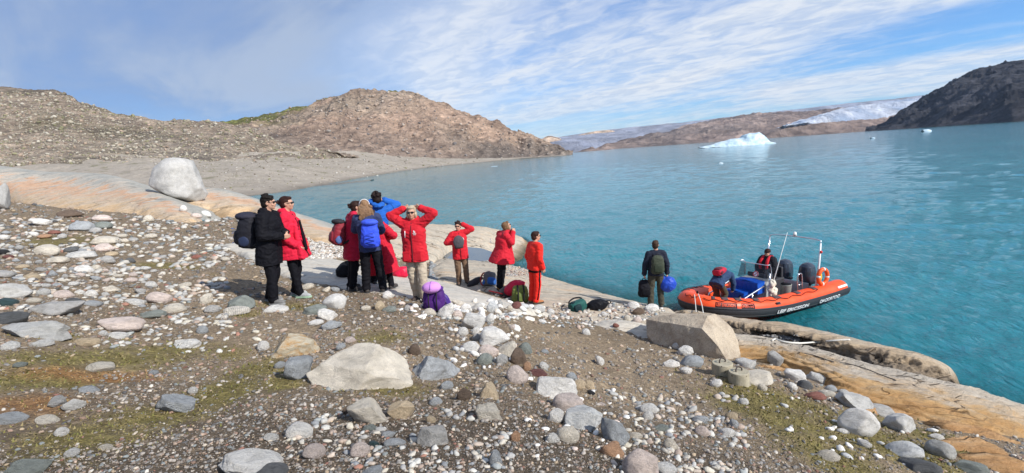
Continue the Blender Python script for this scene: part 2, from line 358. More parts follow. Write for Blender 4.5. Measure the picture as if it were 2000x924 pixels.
# ---- bedrock material: pale orange gneiss, streaked along one direction, cracked
def rock_mat(name, stops, streak_dir=0.0, scale=1.0, crack=0.5, lichen=0.0, rough=0.85, bumps=0.6, vert=2.5, strata=False):
    s = MT(name, rough, 0.25); v = s.co('Object', (0.35*scale, 2.2*scale, vert*scale), (0, 0, -streak_dir)); v2 = s.co('Object')
    a = s.noise(v, 1.6, 8, 0.68, 0.7); b = s.noise(v2, 0.7*scale, 6, 0.6, 0.4)
    f = s.math('ADD', s.math('MULTIPLY', a, 0.65), s.math('MULTIPLY', b, 0.35)); f = s.rng(f, 0.30, 0.70)
    if strata: f = s.math('ADD', s.math('MULTIPLY', f, .40), s.math('MULTIPLY', s.attr('Strata', 2), .60))
    c = s.ramp(f, stops)
    fine = s.noise(v2, 38*scale, 5, 0.75); c = s.mix(0.45, c, s.ramp(fine, [(0.2, (0.55, 0.55, 0.57)), (0.8, (1.35, 1.33, 1.3))]), 'MULTIPLY')
    mid_ = s.noise(s.co('Object', (1, 2.0, 2.5), (0, 0, -streak_dir)), 5.0*max(.6, scale), 7, 0.75, 0.5); c = s.mix(0.55, c, s.ramp(mid_, [(0.34, (0.52, 0.50, 0.47)), (0.5, (1, 1, 1)), (0.68, (1.25, 1.23, 1.2))]), 'MULTIPLY')
    wv = s.mix(0.25, v2, s.noise(v2, 1.5, 4, 0.6)); vn = s.node('ShaderNodeTexVoronoi', feature='DISTANCE_TO_EDGE'); vn.inputs['Scale'].default_value = 0.85*scale
    mp = s.co('Object', (0.4, 1.9, 1.2), (0, 0, -streak_dir+0.2)); wn = s.node('ShaderNodeTexNoise'); wn.inputs['Scale'].default_value = 1.7; s.L(mp, wn.inputs['Vector'])
    va = s.node('ShaderNodeVectorMath', operation='MULTIPLY_ADD'); s.L(wn.outputs['Color'], va.inputs[0]); va.inputs[1].default_value = (0.8, 0.8, 0.8); s.L(mp, va.inputs[2]); s.L(va.outputs[0], vn.inputs['Vector'])
    ck = s.rng(vn.outputs[0], 0.0, 0.016); patchn = s.rng(s.noise(v2, 0.6, 3), 0.40, 0.55); ck = s.math('MAXIMUM', ck, s.math('SUBTRACT', 1.0, patchn))
    c = s.mix(crack, c, s.mix(1.0, c, s.ramp(ck, [(0, (0.22, 0.18, 0.15)), (1, (1, 1, 1))]), 'MULTIPLY'))
    dark = s.rng(s.noise(s.co('Object', (0.8, 3, 3), (0, 0, -streak_dir)), 2.4, 8, 0.75), 0.52, 0.72)
    c = s.mix(s.math('MULTIPLY', dark, lichen), c, (0.16, 0.145, 0.13))
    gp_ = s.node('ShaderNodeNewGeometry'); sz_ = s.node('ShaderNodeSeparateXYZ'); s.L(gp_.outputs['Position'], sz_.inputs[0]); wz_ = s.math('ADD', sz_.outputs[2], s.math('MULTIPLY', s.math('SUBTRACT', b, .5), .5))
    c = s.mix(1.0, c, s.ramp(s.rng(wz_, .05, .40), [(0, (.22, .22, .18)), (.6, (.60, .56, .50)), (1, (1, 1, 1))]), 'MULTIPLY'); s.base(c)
    h = s.math('ADD', s.math('MULTIPLY', a, 1.2), s.math('MULTIPLY', fine, 0.35)); h = s.math('ADD', h, s.math('MULTIPLY', ck, 0.8)); h = s.math('ADD', h, s.math('MULTIPLY', mid_, 0.8)); s.bump(h, bumps, 0.06)
    return s.m
PALE = (0.62, 0.54, 0.43); ORNG = (0.62, 0.36, 0.17); GREYR = (0.40, 0.39, 0.36); PINKR = (0.60, 0.42, 0.31); TAN = (0.56, 0.45, 0.32)
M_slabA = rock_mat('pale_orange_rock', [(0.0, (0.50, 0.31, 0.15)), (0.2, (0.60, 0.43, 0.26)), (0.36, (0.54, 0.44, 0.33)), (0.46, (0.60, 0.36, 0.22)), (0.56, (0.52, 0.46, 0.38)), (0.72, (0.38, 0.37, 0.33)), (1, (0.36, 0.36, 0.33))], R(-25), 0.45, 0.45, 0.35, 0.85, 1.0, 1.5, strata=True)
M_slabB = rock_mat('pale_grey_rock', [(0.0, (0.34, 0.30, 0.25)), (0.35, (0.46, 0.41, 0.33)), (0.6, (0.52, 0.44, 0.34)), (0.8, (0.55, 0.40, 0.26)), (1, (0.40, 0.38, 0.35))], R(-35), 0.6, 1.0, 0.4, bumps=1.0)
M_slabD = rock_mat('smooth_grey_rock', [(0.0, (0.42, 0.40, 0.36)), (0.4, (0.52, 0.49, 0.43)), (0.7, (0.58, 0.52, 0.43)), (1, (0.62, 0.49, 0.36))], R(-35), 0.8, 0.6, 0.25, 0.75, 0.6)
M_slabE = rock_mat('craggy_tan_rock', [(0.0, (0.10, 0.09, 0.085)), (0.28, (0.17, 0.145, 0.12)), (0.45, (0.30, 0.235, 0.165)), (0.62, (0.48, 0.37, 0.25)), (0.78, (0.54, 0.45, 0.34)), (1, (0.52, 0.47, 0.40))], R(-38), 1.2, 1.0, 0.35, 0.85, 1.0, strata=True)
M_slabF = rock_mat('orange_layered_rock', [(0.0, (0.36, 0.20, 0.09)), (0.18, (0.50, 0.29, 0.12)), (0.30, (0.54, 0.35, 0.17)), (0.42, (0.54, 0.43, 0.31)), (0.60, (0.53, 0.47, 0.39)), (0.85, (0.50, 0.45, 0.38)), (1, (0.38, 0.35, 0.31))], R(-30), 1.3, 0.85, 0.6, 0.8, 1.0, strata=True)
def slab(name, rows, nu, nv, mat, amp=0.03, scale=1.0, lip=None, tag=None, ridged=0.0, aniso=(1, 1, 1), steps=None, sink=(0.5, 0.5), wob=0.05, calm=None):
    G = loft(rows, nu, nv); n = grid_normals(G); V = G.reshape(-1, 3)
    q = V*np.array(aniso)*scale
    d = amp*fbm(q, 5) + (ridged*fbm(q*1.7 + 4, 4, ridged=True) if ridged else 0)
    if calm: d = d*(1 - calm[1]*np.repeat(np.clip((np.linspace(0, 1, nv) - calm[0])/.06, 0, 1), nu))
    if steps:                                   # layered rock: the relief falls in small steps
        vv_ = np.repeat(np.linspace(0, 1, nv), nu)*steps[1] + 1.1*fbm(q*np.array([.5, .5, .5])*.5 + 9, 4); fr = vv_ - np.floor(vv_); d = d + steps[0]*(np.clip(fr*6, 0, 1) - fr*.8)*(0.6 + fbm(q*.4 + 2, 2))
    G = G + n*d.reshape(G.shape[0], G.shape[1], 1)
    u = np.linspace(0, 1, nu)[None, :] + 0*G[:, :, 0]; wv = fbm(V*np.array([.9, .9, 0]) + 31, 4).reshape(u.shape)
    G[:, :, 2] -= sink[0]*np.clip(1 - (u + wob*wv)/.10, 0, 1)**1.5 + sink[1]*np.clip(1 - (1 - u + wob*wv)/.10, 0, 1)**1.5
    v_ = np.linspace(0, 1, nv)[:, None] + 0*u; ft = np.clip(1 - np.abs(v_ - 1.0/(len(rows)-1))*6, 0, 1)
    G[:, :, 2] += wv*0.22*ft*min(1, amp*20)      # the line where the gravel laps on to the rock wanders
    o = grid_mesh(name, G, mat, tag or name); a_ = o.data.attributes.new('Strata', 'FLOAT', 'POINT'); a_.data.foreach_set('value', np.clip((v_ - .19)/.42 + wv*.35, 0, 1).astype(np.float32).ravel()); return o
def rowD(pts): return [P_drop(*p) for p in pts]
def below(row, dz, dy=0.0, dx=0.0): return [Vector((p.x+dx, p.y+dy, p.z-dz)) for p in row]

# A: the long whaleback slab on the left
fA = rowD([(-200,395,0.95),(-100,397,1.0),(14,401,1.05),(111,407,1.22),(200,410,1.33),(256,413,1.42),(311,422,1.54),(363,428,1.64),(400,430,1.78)])
mA = [P_y(-200,350,46),P_y(-100,352,44),P_y(14,358,41),P_y(111,362,38),P_y(200,368,33),P_y(256,378,29),P_y(300,393,26),P_y(350,408,23.5),P_y(395,421,22.5)]
cA = [P_y(-200,318,50),P_y(-100,318,49),P_y(0,325,47),P_y(100,337,44),P_y(190,340,40),P_y(250,352,36),P_y(298,371,31),P_y(345,392,27),P_y(392,412,24)]
slab('rock_slope', [below(fA, .5, -.8), fA, mA, cA, below(cA, 1.6, 5), below(cA, 5, 14)], 260, 110, M_slabA, 0.10, 0.35, ridged=0.05, aniso=(.5, 1, 2))
# A2: its lower continuation behind the boulder and the couple
fA2 = rowD([(330,405,1.45),(405,405,1.7),(450,410,1.85),(499,414,2.02),(550,436,2.3),(604,463,2.55),(649,474,2.68),(700,486,2.85)])
cA2 = [P_y(330,366,35),P_y(410,367,34),P_y(445,372,33),P_y(500,389,31),P_y(573,415,27.5),P_y(627,432,25),P_y(658,446,23.5),P_y(705,470,21.5)]
mA2 = [(a*0.45 + b*0.55) + Vector((0, 0, 0.12)) for a, b in zip(fA2, cA2)]
slab('rock_slope', [below(fA2, .4, -.5), fA2, mA2, cA2, below(cA2, .9, 2.5), below(cA2, 4.5, 7)], 180, 90, M_slabA, 0.07, 0.5, aniso=(.5, 1, 2))
# B: rounded outcrop that runs out into the water
fB = rowD([(690,480,3.0),(740,498,3.4),(800,505,3.8),(850,503,4.05),(885,486,4.25),(950,486,4.55),(1000,500,5.3),(1040,520,5.75)])
cB = [P_y(690,455,25),P_y(740,442,27),P_y(790,440,28),P_y(845,440,29),P_y(900,442,30),P_y(950,445,31),P_y(1003,458,32),P_y(1045,480,31)]
mB = [(a*0.5 + b*0.5) + Vector((0, 0, h)) for a, b, h in zip(fB, cB, (.1, .25, .3, .25, .15, .25, .1, -.02))]
slab('rock_outcrop', [below(fB, .6, -.6), fB, mB, cB, below(cB, .8, 2.5), below(cB, 4, 7)], 170, 80, M_slabB, 0.10, 0.6, ridged=0.06)
# C: the rim slab along the water
fC = rowD([(830,540,3.35),(880,546,3.5),(930,556,3.58),(980,567,3.65),(1045,598,3.76),(1110,612,3.78),(1190,628,3.86),(1260,642,3.9),(1330,660,3.95)])
cC = rowD([(830,502,4.1),(880,507,4.3),(950,512,4.42),(1000,520,4.5),(1065,541,4.58),(1130,561,4.6),(1205,582,4.55),(1275,596,4.5),(1345,607,4.48)])
mC = [(a*0.5 + b*0.5) + Vector((0, 0, 0.10)) for a, b in zip(fC, cC)]
slab('rock_rim', [below(fC, .25, -.4), fC, mC, cC, below(cC, .5, .5, .3), below(cC, 2.6, 2.2, 1.0)], 200, 80, M_slabB, 0.045, 1.0, ridged=0.03, aniso=(1, 1.6, 2))
# D: smooth pale slab in front of the bags
fD = rowD([(400,462,1.95),(470,490,2.1),(560,528,2.22),(640,548,2.33),(700,562,2.40),(760,582,2.44),(860,594,2.62),(960,602,2.88),(1040,608,3.22),(1125,618,3.6)])
cD = rowD([(395,428,1.85),(470,448,2.1),(590,492,2.5),(660,508,2.68),(720,522,2.8),(780,532,2.93),(860,549,3.12),(950,577,3.3),(1040,603,3.47),(1120,614,3.62)])
mD = [(a*0.5 + b*0.5) + Vector((0, 0, h)) for a, b, h in zip(fD, cD, (.0, .03, .06, .08, .1, .1, .1, .08, .05, .0))]
slab('rock_slab', [below(fD, .2, -.3), fD, mD, cD, below(cD, .35, .35, .2), below(cD, 1.2, .8, .5)], 240, 70, M_slabD, 0.03, 0.8)
# E: craggy ridge beside the boat
cE = rowD([(1290,597,4.42),(1345,606,4.45),(1420,619,4.5),(1480,627,4.5),(1530,632,4.5),(1605,648,4.55),(1675,665,4.6),(1740,680,4.68),(1800,694,4.78),(1850,716,5.0),(1888,754,5.5)])
tE = rowD([(1290,604,4.34),(1345,614,4.37),(1420,629,4.40),(1480,638,4.40),(1530,643,4.40),(1605,656,4.45),(1675,673,4.50),(1740,688,4.58),(1796,703,4.68),(1842,728,4.90),(1878,762,5.38)])
fE = rowD([(1290,640,4.2),(1345,645,4.35),(1420,660,4.62),(1480,668,4.72),(1530,680,4.82),(1600,700,4.92),(1680,730,4.98),(1740,750,5.0),(1790,762,5.05),(1840,772,5.2),(1872,782,5.5)])
slab('rock_ridge', [below(fE, .4, -.3), fE, [(a*.45+b*.55) for a, b in zip(fE, tE)], tE, cE, below(cE, .5, .35, .25), below(cE, 2.5, 1.2, 1.0)], 320, 130, M_slabE, 0.08, 1.5, ridged=0.19, aniso=(1, 1, 1.5), calm=(.44, .86))
# F: the orange layered slab
tF = rowD([(1400,655,4.3),(1440,661,4.36),(1520,671,4.45),(1610,691,4.55),(1700,715,4.66),(1780,737,4.76),(1850,757,4.88),(1930,778,5.08),(2000,797,5.35),(2100,830,5.8)])
fF = rowD([(1400,686,3.98),(1440,692,4.12),(1520,705,4.16),(1600,733,4.12),(1660,757,4.10),(1730,776,4.14),(1800,795,4.2),(1875,820,4.35),(1980,842,4.62),(2100,870,5.0)])
mF = [(a*.5+b*.5) + Vector((0, 0, .08)) for a, b in zip(fF, tF)]
slab('layered_slab', [below(fF, .35, -.25, -.1), fF, mF, tF, below(tF, .35, .3, .2), below(tF, 1.6, .8, .8)], 340, 170, M_slabF, 0.03, 1.5, ridged=0.03, aniso=(.7, 1.6, 2), steps=(0.11, 22))
# lower ribs of the same orange rock showing through the moss
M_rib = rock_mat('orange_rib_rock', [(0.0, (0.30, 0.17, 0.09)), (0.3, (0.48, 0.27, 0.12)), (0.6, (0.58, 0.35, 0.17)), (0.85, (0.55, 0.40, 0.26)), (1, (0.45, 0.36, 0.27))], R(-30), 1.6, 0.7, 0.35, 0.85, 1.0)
def rib(pts, wid, up, seed, mat=None):
    mat = mat or M_rib
    base = [P_on_ground(x, y) for x, y in pts]; k = len(base); rows = []
    for s_ in (-1.15, -0.8, -0.2, 0.45, 0.95, 1.2):
        r_ = []
        for i, b in enumerate(base):
            t = (base[min(k-1, i+1)] - base[max(0, i-1)]).normalized(); n = Vector((-t.y, t.x, 0)); e = math.sin(math.pi*(i+0.35)/(k-0.3))**0.6
            hgt = {-1.15: -.12, -.8: .45, -.2: .9, .45: 1.0, .95: .35, 1.2: -.15}[s_]
            r_.append(Vector((b.x + n.x*wid*s_*e, b.y + n.y*wid*s_*e, b.z - 0.03 + up*hgt*e - 0.10*(1-e))))
        rows.append(r_)
    slab('rock_rib', rows, 70, 26, mat, 0.02, 4.0, ridged=0.022, aniso=(.7, 1.6, 2), steps=(0.04, 9))
rib([(1790,822),(1850,838),(1920,850),(2010,872)], .12, .10, 1)
rib([(1830,868),(1880,872),(1930,880),(1975,892)], .13, .11, 2)
rib([(1600,770),(1680,798),(1760,812),(1830,826)], .12, .08, 3)
rib([(1860,890),(1920,905),(1990,915),(2050,925)], .12, .10, 4)
rib([(1470,712),(1520,722),(1570,742)], .10, .05, 5)
rib([(1150,628),(1200,638),(1250,652),(1290,668)], .45, .10, 6, M_slabD)

# ---- water: real swell near by, flattening with distance
nA2, nR2 = 520, 420
ang = np.linspace(R(-62), R(66), nA2); rad = np.exp(np.linspace(math.log(9.5), math.log(1400), nR2))
AA, RR = np.meshgrid(ang, rad); WX = RR*np.sin(AA); WY = RR*np.cos(AA) - 2
q = np.stack([WX.ravel(), WY.ravel(), 0*WX.ravel()], 1)
def wavef(q, wl, th, seed):
    c, s_ = math.cos(th), math.sin(th); u = q[:, 0]*c + q[:, 1]*s_; v_ = -q[:, 0]*s_ + q[:, 1]*c
    return fbm(np.stack([u/wl, v_/(wl*2.4), 0*u + seed], 1), 2, ridged=False)
rr = RR.ravel(); fade = lambda wl: np.clip(1.6 - rr*0.0045*2.2/wl, 0, 1)
wz = 0.11*wavef(q, 1.7, R(62), 1)*fade(1.7) + 0.075*wavef(q, .75, R(80), 5)*fade(.75) + 0.034*wavef(q, .36, R(40), 9)*fade(.36) + 0.06*wavef(q, 4.5, R(70), 12)*fade(9.0)
WZ = wz.reshape(WX.shape)
sh = np.zeros(len(q))
bv = [b for t, b in _bvh]
idx = np.where((rr < 60) & (q[:, 0] > -25))[0]
depth = np.full(len(q), 4.0)
for i in idx:
    x, y = q[i, 0], q[i, 1]
    zt = -9
    for b in bv:
        h = b.ray_cast(Vector((x, y, 20)), Vector((0, 0, -1)), 60)
        if h[0] is not None: zt = max(zt, h[0].z)
    depth[i] = max(0, -zt)
clear = np.exp(-depth/0.35)
s = MT('water', 0.06, 0.42); s.b.inputs['IOR'].default_value = 1.33
v = s.co('Object', (1, 0.42, 1), (0, 0, R(18)))
w1 = s.noise(v, 1.1, 6, 0.62, 0.5); w2 = s.noise(v, 4.2, 5, 0.6, 0.3); w3 = s.noise(s.co('Object', (1, 0.5, 1), (0, 0, R(-30))), 0.16, 5, 0.6, 0.3)
cdn = s.node('ShaderNodeCameraData')
big = s.noise(s.co('Object', (0.02, 0.05, 1), (0, 0, R(25))), 1.0, 5, 0.55)
col = s.ramp(big, [(0.3, (0.010, 0.165, 0.205)), (0.7, (0.018, 0.210, 0.250))]); s.base(col)
hgt = s.math('ADD', s.math('MULTIPLY', w1, 0.6), s.math('MULTIPLY', w2, 0.45)); hgt = s.math('ADD', hgt, s.math('MULTIPLY', w3, 1.3))
s.bump(hgt, 0.7, 0.36)
tr = s.node('ShaderNodeBsdfTransparent'); tr.inputs[0].default_value = (0.62, 0.86, 0.84, 1); mxs = s.node('ShaderNodeMixShader')
s.L(s.attr('Clear', 2), mxs.inputs[0]); s.L(s.b.outputs[0], mxs.inputs[1]); s.L(tr.outputs[0], mxs.inputs[2]); s.L(mxs.outputs[0], s.o.inputs[0])
M_water = s.m
o_water = grid_mesh('water', np.stack([WX, WY, WZ], 2), M_water)
at = o_water.data.attributes.new('Clear', 'FLOAT', 'POINT'); at.data.foreach_set('value', (clear*0.85).astype(np.float32))
# the fjord beyond, out to the horizon: the same water as a coarser ring just outside the swell
ringA = np.linspace(R(-62), R(66), 60); rings = [1400, 3000, 9000, 40000]
RA, RB = np.meshgrid(ringA, rings)
o_w2 = grid_mesh('water', np.stack([RB*np.sin(RA), RB*np.cos(RA)-2, 0*RA], 2), M_water)
# small still pool behind the rim slab
pc = [P_drop(x, y, 4.27) for x, y in [(868,494),(880,486),(905,484),(935,487),(955,494),(950,505),(920,509),(885,508)]]
bm = bmesh.new(); cv = sum(pc, Vector())/len(pc); vs = [bm.verts.new(cv + (p-cv)*1.25) for p in pc]; bm.faces.new(vs)
s = MT('pool_water', 0.03, 0.5); s.base((0.05, 0.08, 0.11)); s.b.inputs['IOR'].default_value = 1.33
prop(link('pool', bm_mesh(bm), s.m), kind='structure')
# lake bed under everything
bm = bmesh.new(); vs = [bm.verts.new(v_) for v_ in ((-3000, -50, -6), (6000, -50, -6), (6000, 30000, -6), (-3000, 30000, -6))]; bm.faces.new(vs)
prop(link('lake_bed', bm_mesh(bm), plain('lake_bed_silt', (0.05, 0.12, 0.12), 0.9)), kind='structure')
# ================================================================== FAR LAND
_far = {}
def hill(name, cols, nu, nv, mat, amp, scale, colfn=None, ridged=0.6, back=0.4, prof=(0.35, 0.75), keep=False, aniso=(1, 1, 1)):
    """cols: (px_base, py_base, Y_base, px_crest, py_crest, Y_crest); a curved face between base and crest, and a back slope."""
    base = [P_y(a, b, y) for a, b, y, *_ in cols]; crest = [P_y(d, e, y) for *_, d, e, y in cols]
    rows = [[Vector((p.x, p.y - 0.02*p.y, p.z - 0.02*abs(p.z) - 3)) for p in base], base]
    for t in prof:
        rows.append([b + (c-b)*t + Vector((0, 0, (c.z-b.z)*0.10*math.sin(math.pi*t))) for b, c in zip(base, crest)])
    rows += [crest, [Vector((c.x*(1+back*.5), c.y*(1+back*.5), c.z - (c.z-b.z)*0.18)) for b, c in zip(base, crest)],
             [Vector((c.x*(1+back*1.3), c.y*(1+back*1.3), min(b.z, 0) - 5)) for b, c in zip(base, crest)]]
    G = loft(rows, nu, nv); n = grid_normals(G); V = G.reshape(-1, 3); q = V*scale*np.array(aniso)
    t = np.linspace(0, len(rows)-1, nv)[:, None]*np.ones((1, nu)); face = np.clip(t - 1, 0, 1)*np.clip(1 - np.abs(t - (2+len(prof)-0.0))*0.0, 0, 1)
    crest_t = 2+len(prof)-1; damp = (np.clip((t-1)*1.5, 0.05, 1)).ravel()
    d = amp*(fbm(q, 5)*0.8 + ridged*fbm(q*1.3 + 7, 5, ridged=True))*damp
    cr_ = np.abs(t.ravel() - crest_t) < .35; d = d - d[cr_].mean()*damp; N_ = n.reshape(-1, 3); V = V + N_*d[:, None]
    cols_ = colfn(V, t.ravel(), np.tile(np.linspace(0, 1, nu), nv), N_) if colfn else None
    o = grid_mesh(name, V.reshape(G.shape), mat, None, cols_)
    if keep: _far[name] = BVHTree.FromPolygons([tuple(v) for v in V], [tuple(f) for f in grid_faces(nv, nu)])
    return o
def land_mat(name, scale, stops, bump=1.0, rubble=0.0, distort=0.5):
    s = MT(name, 0.95, 0.15); v = s.co('Object'); a = s.noise(v, 0.9*scale, 9, 0.72, distort); b = s.noise(v, 0.10*scale, 5, 0.55, 0.4)
    f = s.rng(s.math('ADD', s.math('MULTIPLY', a, .7), s.math('MULTIPLY', b, .3)), .32, .68)
    c = s.mix(1.0, s.attr(), s.ramp(f, stops), 'MULTIPLY')
    vs = s.co('Object', (1, 1, 2.2), (0.3, 0.2, 0.5)); vc = s.voro(vs, 1.1*scale, 'F1', 'Color'); sp = s.node('ShaderNodeSeparateColor'); s.L(vc, sp.inputs[0])
    c = s.mix(0.30 + rubble, c, s.ramp(sp.outputs[1], [(0, (0.45, 0.44, 0.45)), (0.35, (0.8, 0.78, 0.76)), (0.7, (1.1, 1.08, 1.05)), (0.9, (1.4, 1.38, 1.35)), (1, (1.9, 1.85, 1.8))]), 'MULTIPLY')
    s.base(c); h = s.math('ADD', a, s.math('MULTIPLY', s.voro(vs, 1.1*scale), 0.5)); s.bump(h, bump, 1.0/scale*0.9); return s.m
STD = [(0, (0.42, 0.40, 0.40)), (0.35, (0.8, 0.78, 0.76)), (0.65, (1.15, 1.12, 1.08)), (1, (1.6, 1.55, 1.45))]
M_rub = land_mat('rubble_hillside', 0.16, STD, 1.0, 0.15)
M_hill = land_mat('rocky_hill', 0.085, STD, 1.0, 0.0)
M_beach = land_mat('grey_beach', 0.6, [(0, (0.8, 0.8, 0.8)), (1, (1.15, 1.15, 1.15))], 0.4, -0.15)
M_dark = land_mat('dark_mountain', 0.02, STD, 1.0, 0.0)
M_farr = land_mat('far_ridge', 0.010, STD, 0.8, 0.0)

# beach and flat, from the shoreline up to the foot of the hills
shore = [(-200,420,120),(0,410,125),(200,400,128),(350,391,130),(471,382,134),(569,370,150),(640,357,190),(719,344,265),(790,333,350),(850,325.5,470),(930,318,560),(1000,311.5,640),(1060,307,690),(1105,304,700)]
upper = [(-200,345,250),(0,336,250),(130,328,260),(230,320,280),(390,318,300),(480,317,310),(560,314,330),(620,311,400),(680,307,480),(760,309,560),(850,311,600),(930,311,640),(1010,309.5,690),(1100,303.5,720)]
sh = [P_y(*p) for p in shore]; sh = [Vector((p.x, p.y, 0.25)) if True else p for p in sh]; up = [P_y(*p) for p in upper]
sh = [ (lambda d: CAM + d*((CAM_H-0.25)/(-d.z)))(ray(a, b)) for a, b, _ in shore]
def lerp(a, b, t, dz=0): return [p + (q_-p)*t + Vector((0, 0, dz)) for p, q_ in zip(a, b)]
rows = [[Vector((p.x*0.93 + 2, p.y*0.93, -2.5)) for p in sh], [Vector((p.x, p.y, 0.02)) for p in lerp(sh, up, -0.01)], lerp(sh, up, .10, .2), lerp(sh, up, .35, .7), lerp(sh, up, .7, .5), up, [p + Vector((p.x*.1, p.y*.12, 6)) for p in up]]
G = loft(rows, 260, 90); V = G.reshape(-1, 3); V[:, 2] += 0.8*fbm(V*np.array([.03, .03, 0]), 4)*np.clip(V[:, 2]/3, 0, 1)
tn = fbm(V*np.array([.03, .03, 0]) + 3, 4); tn2 = fbm(V*np.array([.12, .12, 0]) + 8, 4)
bc = np.array([0.36, 0.315, 0.26])[None]*(1 + .25*tn[:, None])
gm = np.clip((tn2 - 0.22)*4, 0, 1)[:, None]*np.clip((V[:, 2:3]-1)/2, 0, 1); up_ = np.clip((tn + tn2*.8 + .05)*2.2, 0, 1)[:, None]; bc = bc*(1-up_*.30) + np.array([.22, .20, .175])*up_*.30; bc = bc*(1-gm*.7) + np.array([.13, .13, .05])*gm*.7
wt = np.clip(1 - V[:, 2:3]/1.0, 0, 1); bc = bc*(1 - .45*wt)
V[:, 2] += 1.6*np.clip(V[:, 2]/5, 0, 1)*fbm(V*np.array([.05, .05, 0]) + 21, 5, ridged=True)
grid_mesh('beach', V.reshape(G.shape), M_beach, None, bc); _far['beach'] = BVHTree.FromPolygons([tuple(v) for v in V], [tuple(f) for f in grid_faces(*G.shape[:2])])
# wet sand spit
sp_ = [P_drop(x, y, 5.42) for x, y in [(470,379),(530,371),(600,364),(680,357),(725,352)]]
rows = [[p + Vector((0, -w_, -.5)) for p, w_ in zip(sp_, (8, 8, 7, 6, 2))], [p + Vector((0, -w_*.5, 0.03)) for p, w_ in zip(sp_, (8, 8, 7, 6, 2))], [p + Vector((0, 2, .12)) for p in sp_], [p + Vector((0, w_, -.0)) for p, w_ in zip(sp_, (16, 14, 10, 6, 4))], [p + Vector((0, w_*1.5, -.6)) for p, w_ in zip(sp_, (16, 14, 10, 6, 4))]]
G = loft(rows, 80, 24); grid_mesh('sand_spit', G, M_beach, None, np.tile([0.20, 0.175, 0.15], (G.shape[0]*G.shape[1], 1)))

def col_rub(V, t, u, n):
    a = fbm(V*.02 + 1, 4); b = fbm(V*.008 + 5, 3)
    c = np.array([0.36, 0.295, 0.235])[None]*(1 + .45*a[:, None]); g = np.clip(fbm(V*.014 + 12, 4)*2.6 - 0.35, 0, 1)[:, None]
    c = c*(1-g*.5) + np.array([.13, .125, .065])*g*.5; h_ = np.clip(fbm(V*np.array([.01, .01, .05]) + 30, 4)*2.5 - .1, 0, 1)[:, None]; c = c*(1-h_*.45) + np.array([.15, .135, .125])*h_*.45; k = np.clip(b*2 + .3, 0, 1)[:, None]; low = np.clip(1 - (t-1)/1.6, 0, 1)[:, None]
    return c*(1 - low*.35*k) + np.array([.26, .26, .25])*low*.35*k
hill('hillside', [(-300,345,250,-300,170,620),(-150,340,250,-150,176,620),(0,335,255,0,181,620),(60,331,260,80,182,620),(130,327,262,120,187,610),(190,322,275,165,208,590),(240,319,285,240,227,560),(300,318,292,300,238,540),(390,318,300,400,243,520),(450,317,305,450,246,500),(500,316,312,500,262,470),(560,314,332,560,284,440),(620,312,380,640,299,420),(680,309,440,700,307,470)],
     400, 150, M_rub, 7.5, .026, col_rub, back=.35, keep=True, aniso=(.8, .8, 2.2))
# the nearer fold of the rubble slope
def col_hill(V, t, u, n):
    a = fbm(V*.012 + 1, 5); b = fbm(V*.005 + 3, 3)
    c = np.array([0.42, 0.305, 0.235])[None]*(1 + .45*a[:, None]); k = np.clip(b*2.2 + .2, 0, 1)[:, None]
    c = c*(1-k*.5) + np.array([.36, .32, .26])*k*.5
    dk = np.clip((u-.62)*3 + b*2 - (t-2)*.5, 0, 1)[:, None]; c = c*(1-dk*.5) + np.array([.15, .135, .13])*dk*.5
    gt = np.clip(np.clip((.19-u)*12 + a*1.2, 0, 1)*np.clip((t-1.9)*2, 0, 1) + np.clip((t-3.55 + (.30-u)*1.2)*3 + a*1.5, 0, 1)*np.clip((.55-u)*8, 0, 1), 0, 1)
    c = c*(1-gt[:, None]*.88) + np.array([.15, .175, .045])*gt[:, None]*.88
    low = np.clip(1.5-(t-.6), 0, 1)[:, None]*.5; return c*(1-low) + np.array([.22, .20, .185])*low
hill('hill', [(470,262,640,420,246,1000),(500,272,600,480,234,980),(540,280,560,560,220,950),(590,295,540,620,203,920),(650,305,545,670,186,900),(700,309,560,715,178,880),(775,311,580,790,182,880),(840,312,600,850,197,860),(890,312,615,905,215,840),(940,311.5,640,950,235,830),(1000,310,665,1000,254,820),(1040,307.5,690,1040,263,800),(1080,305,700,1080,283,770),(1100,304,705,1100,294,740),(1118,302.5,715,1118,301.5,730)],
     420, 150, M_hill, 9.0, .017, col_hill, back=.25, ridged=1.2, keep=True, aniso=(1.35, .9, .5))
# green shoulder behind the saddle
def col_green(V, t, u, n):
    a = fbm(V*.01 + 1, 4); b = np.clip(fbm(V*.02, 4)*2 + .1, 0, 1)[:, None]
    return (np.array([0.135, 0.17, 0.045])[None]*(1 + .4*a[:, None]))*(1-b*.35) + np.array([.22, .2, .13])*b*.35
hill('green_hill', [(380,262,1000,380,247,1400),(430,262,1000,432,243,1400),(480,266,1000,500,230,1350),(540,275,1000,560,218,1300),(600,285,1000,620,208,1250),(660,290,1000,680,200,1200)], 120, 60, M_hill, 7, .012, col_green, back=.2)
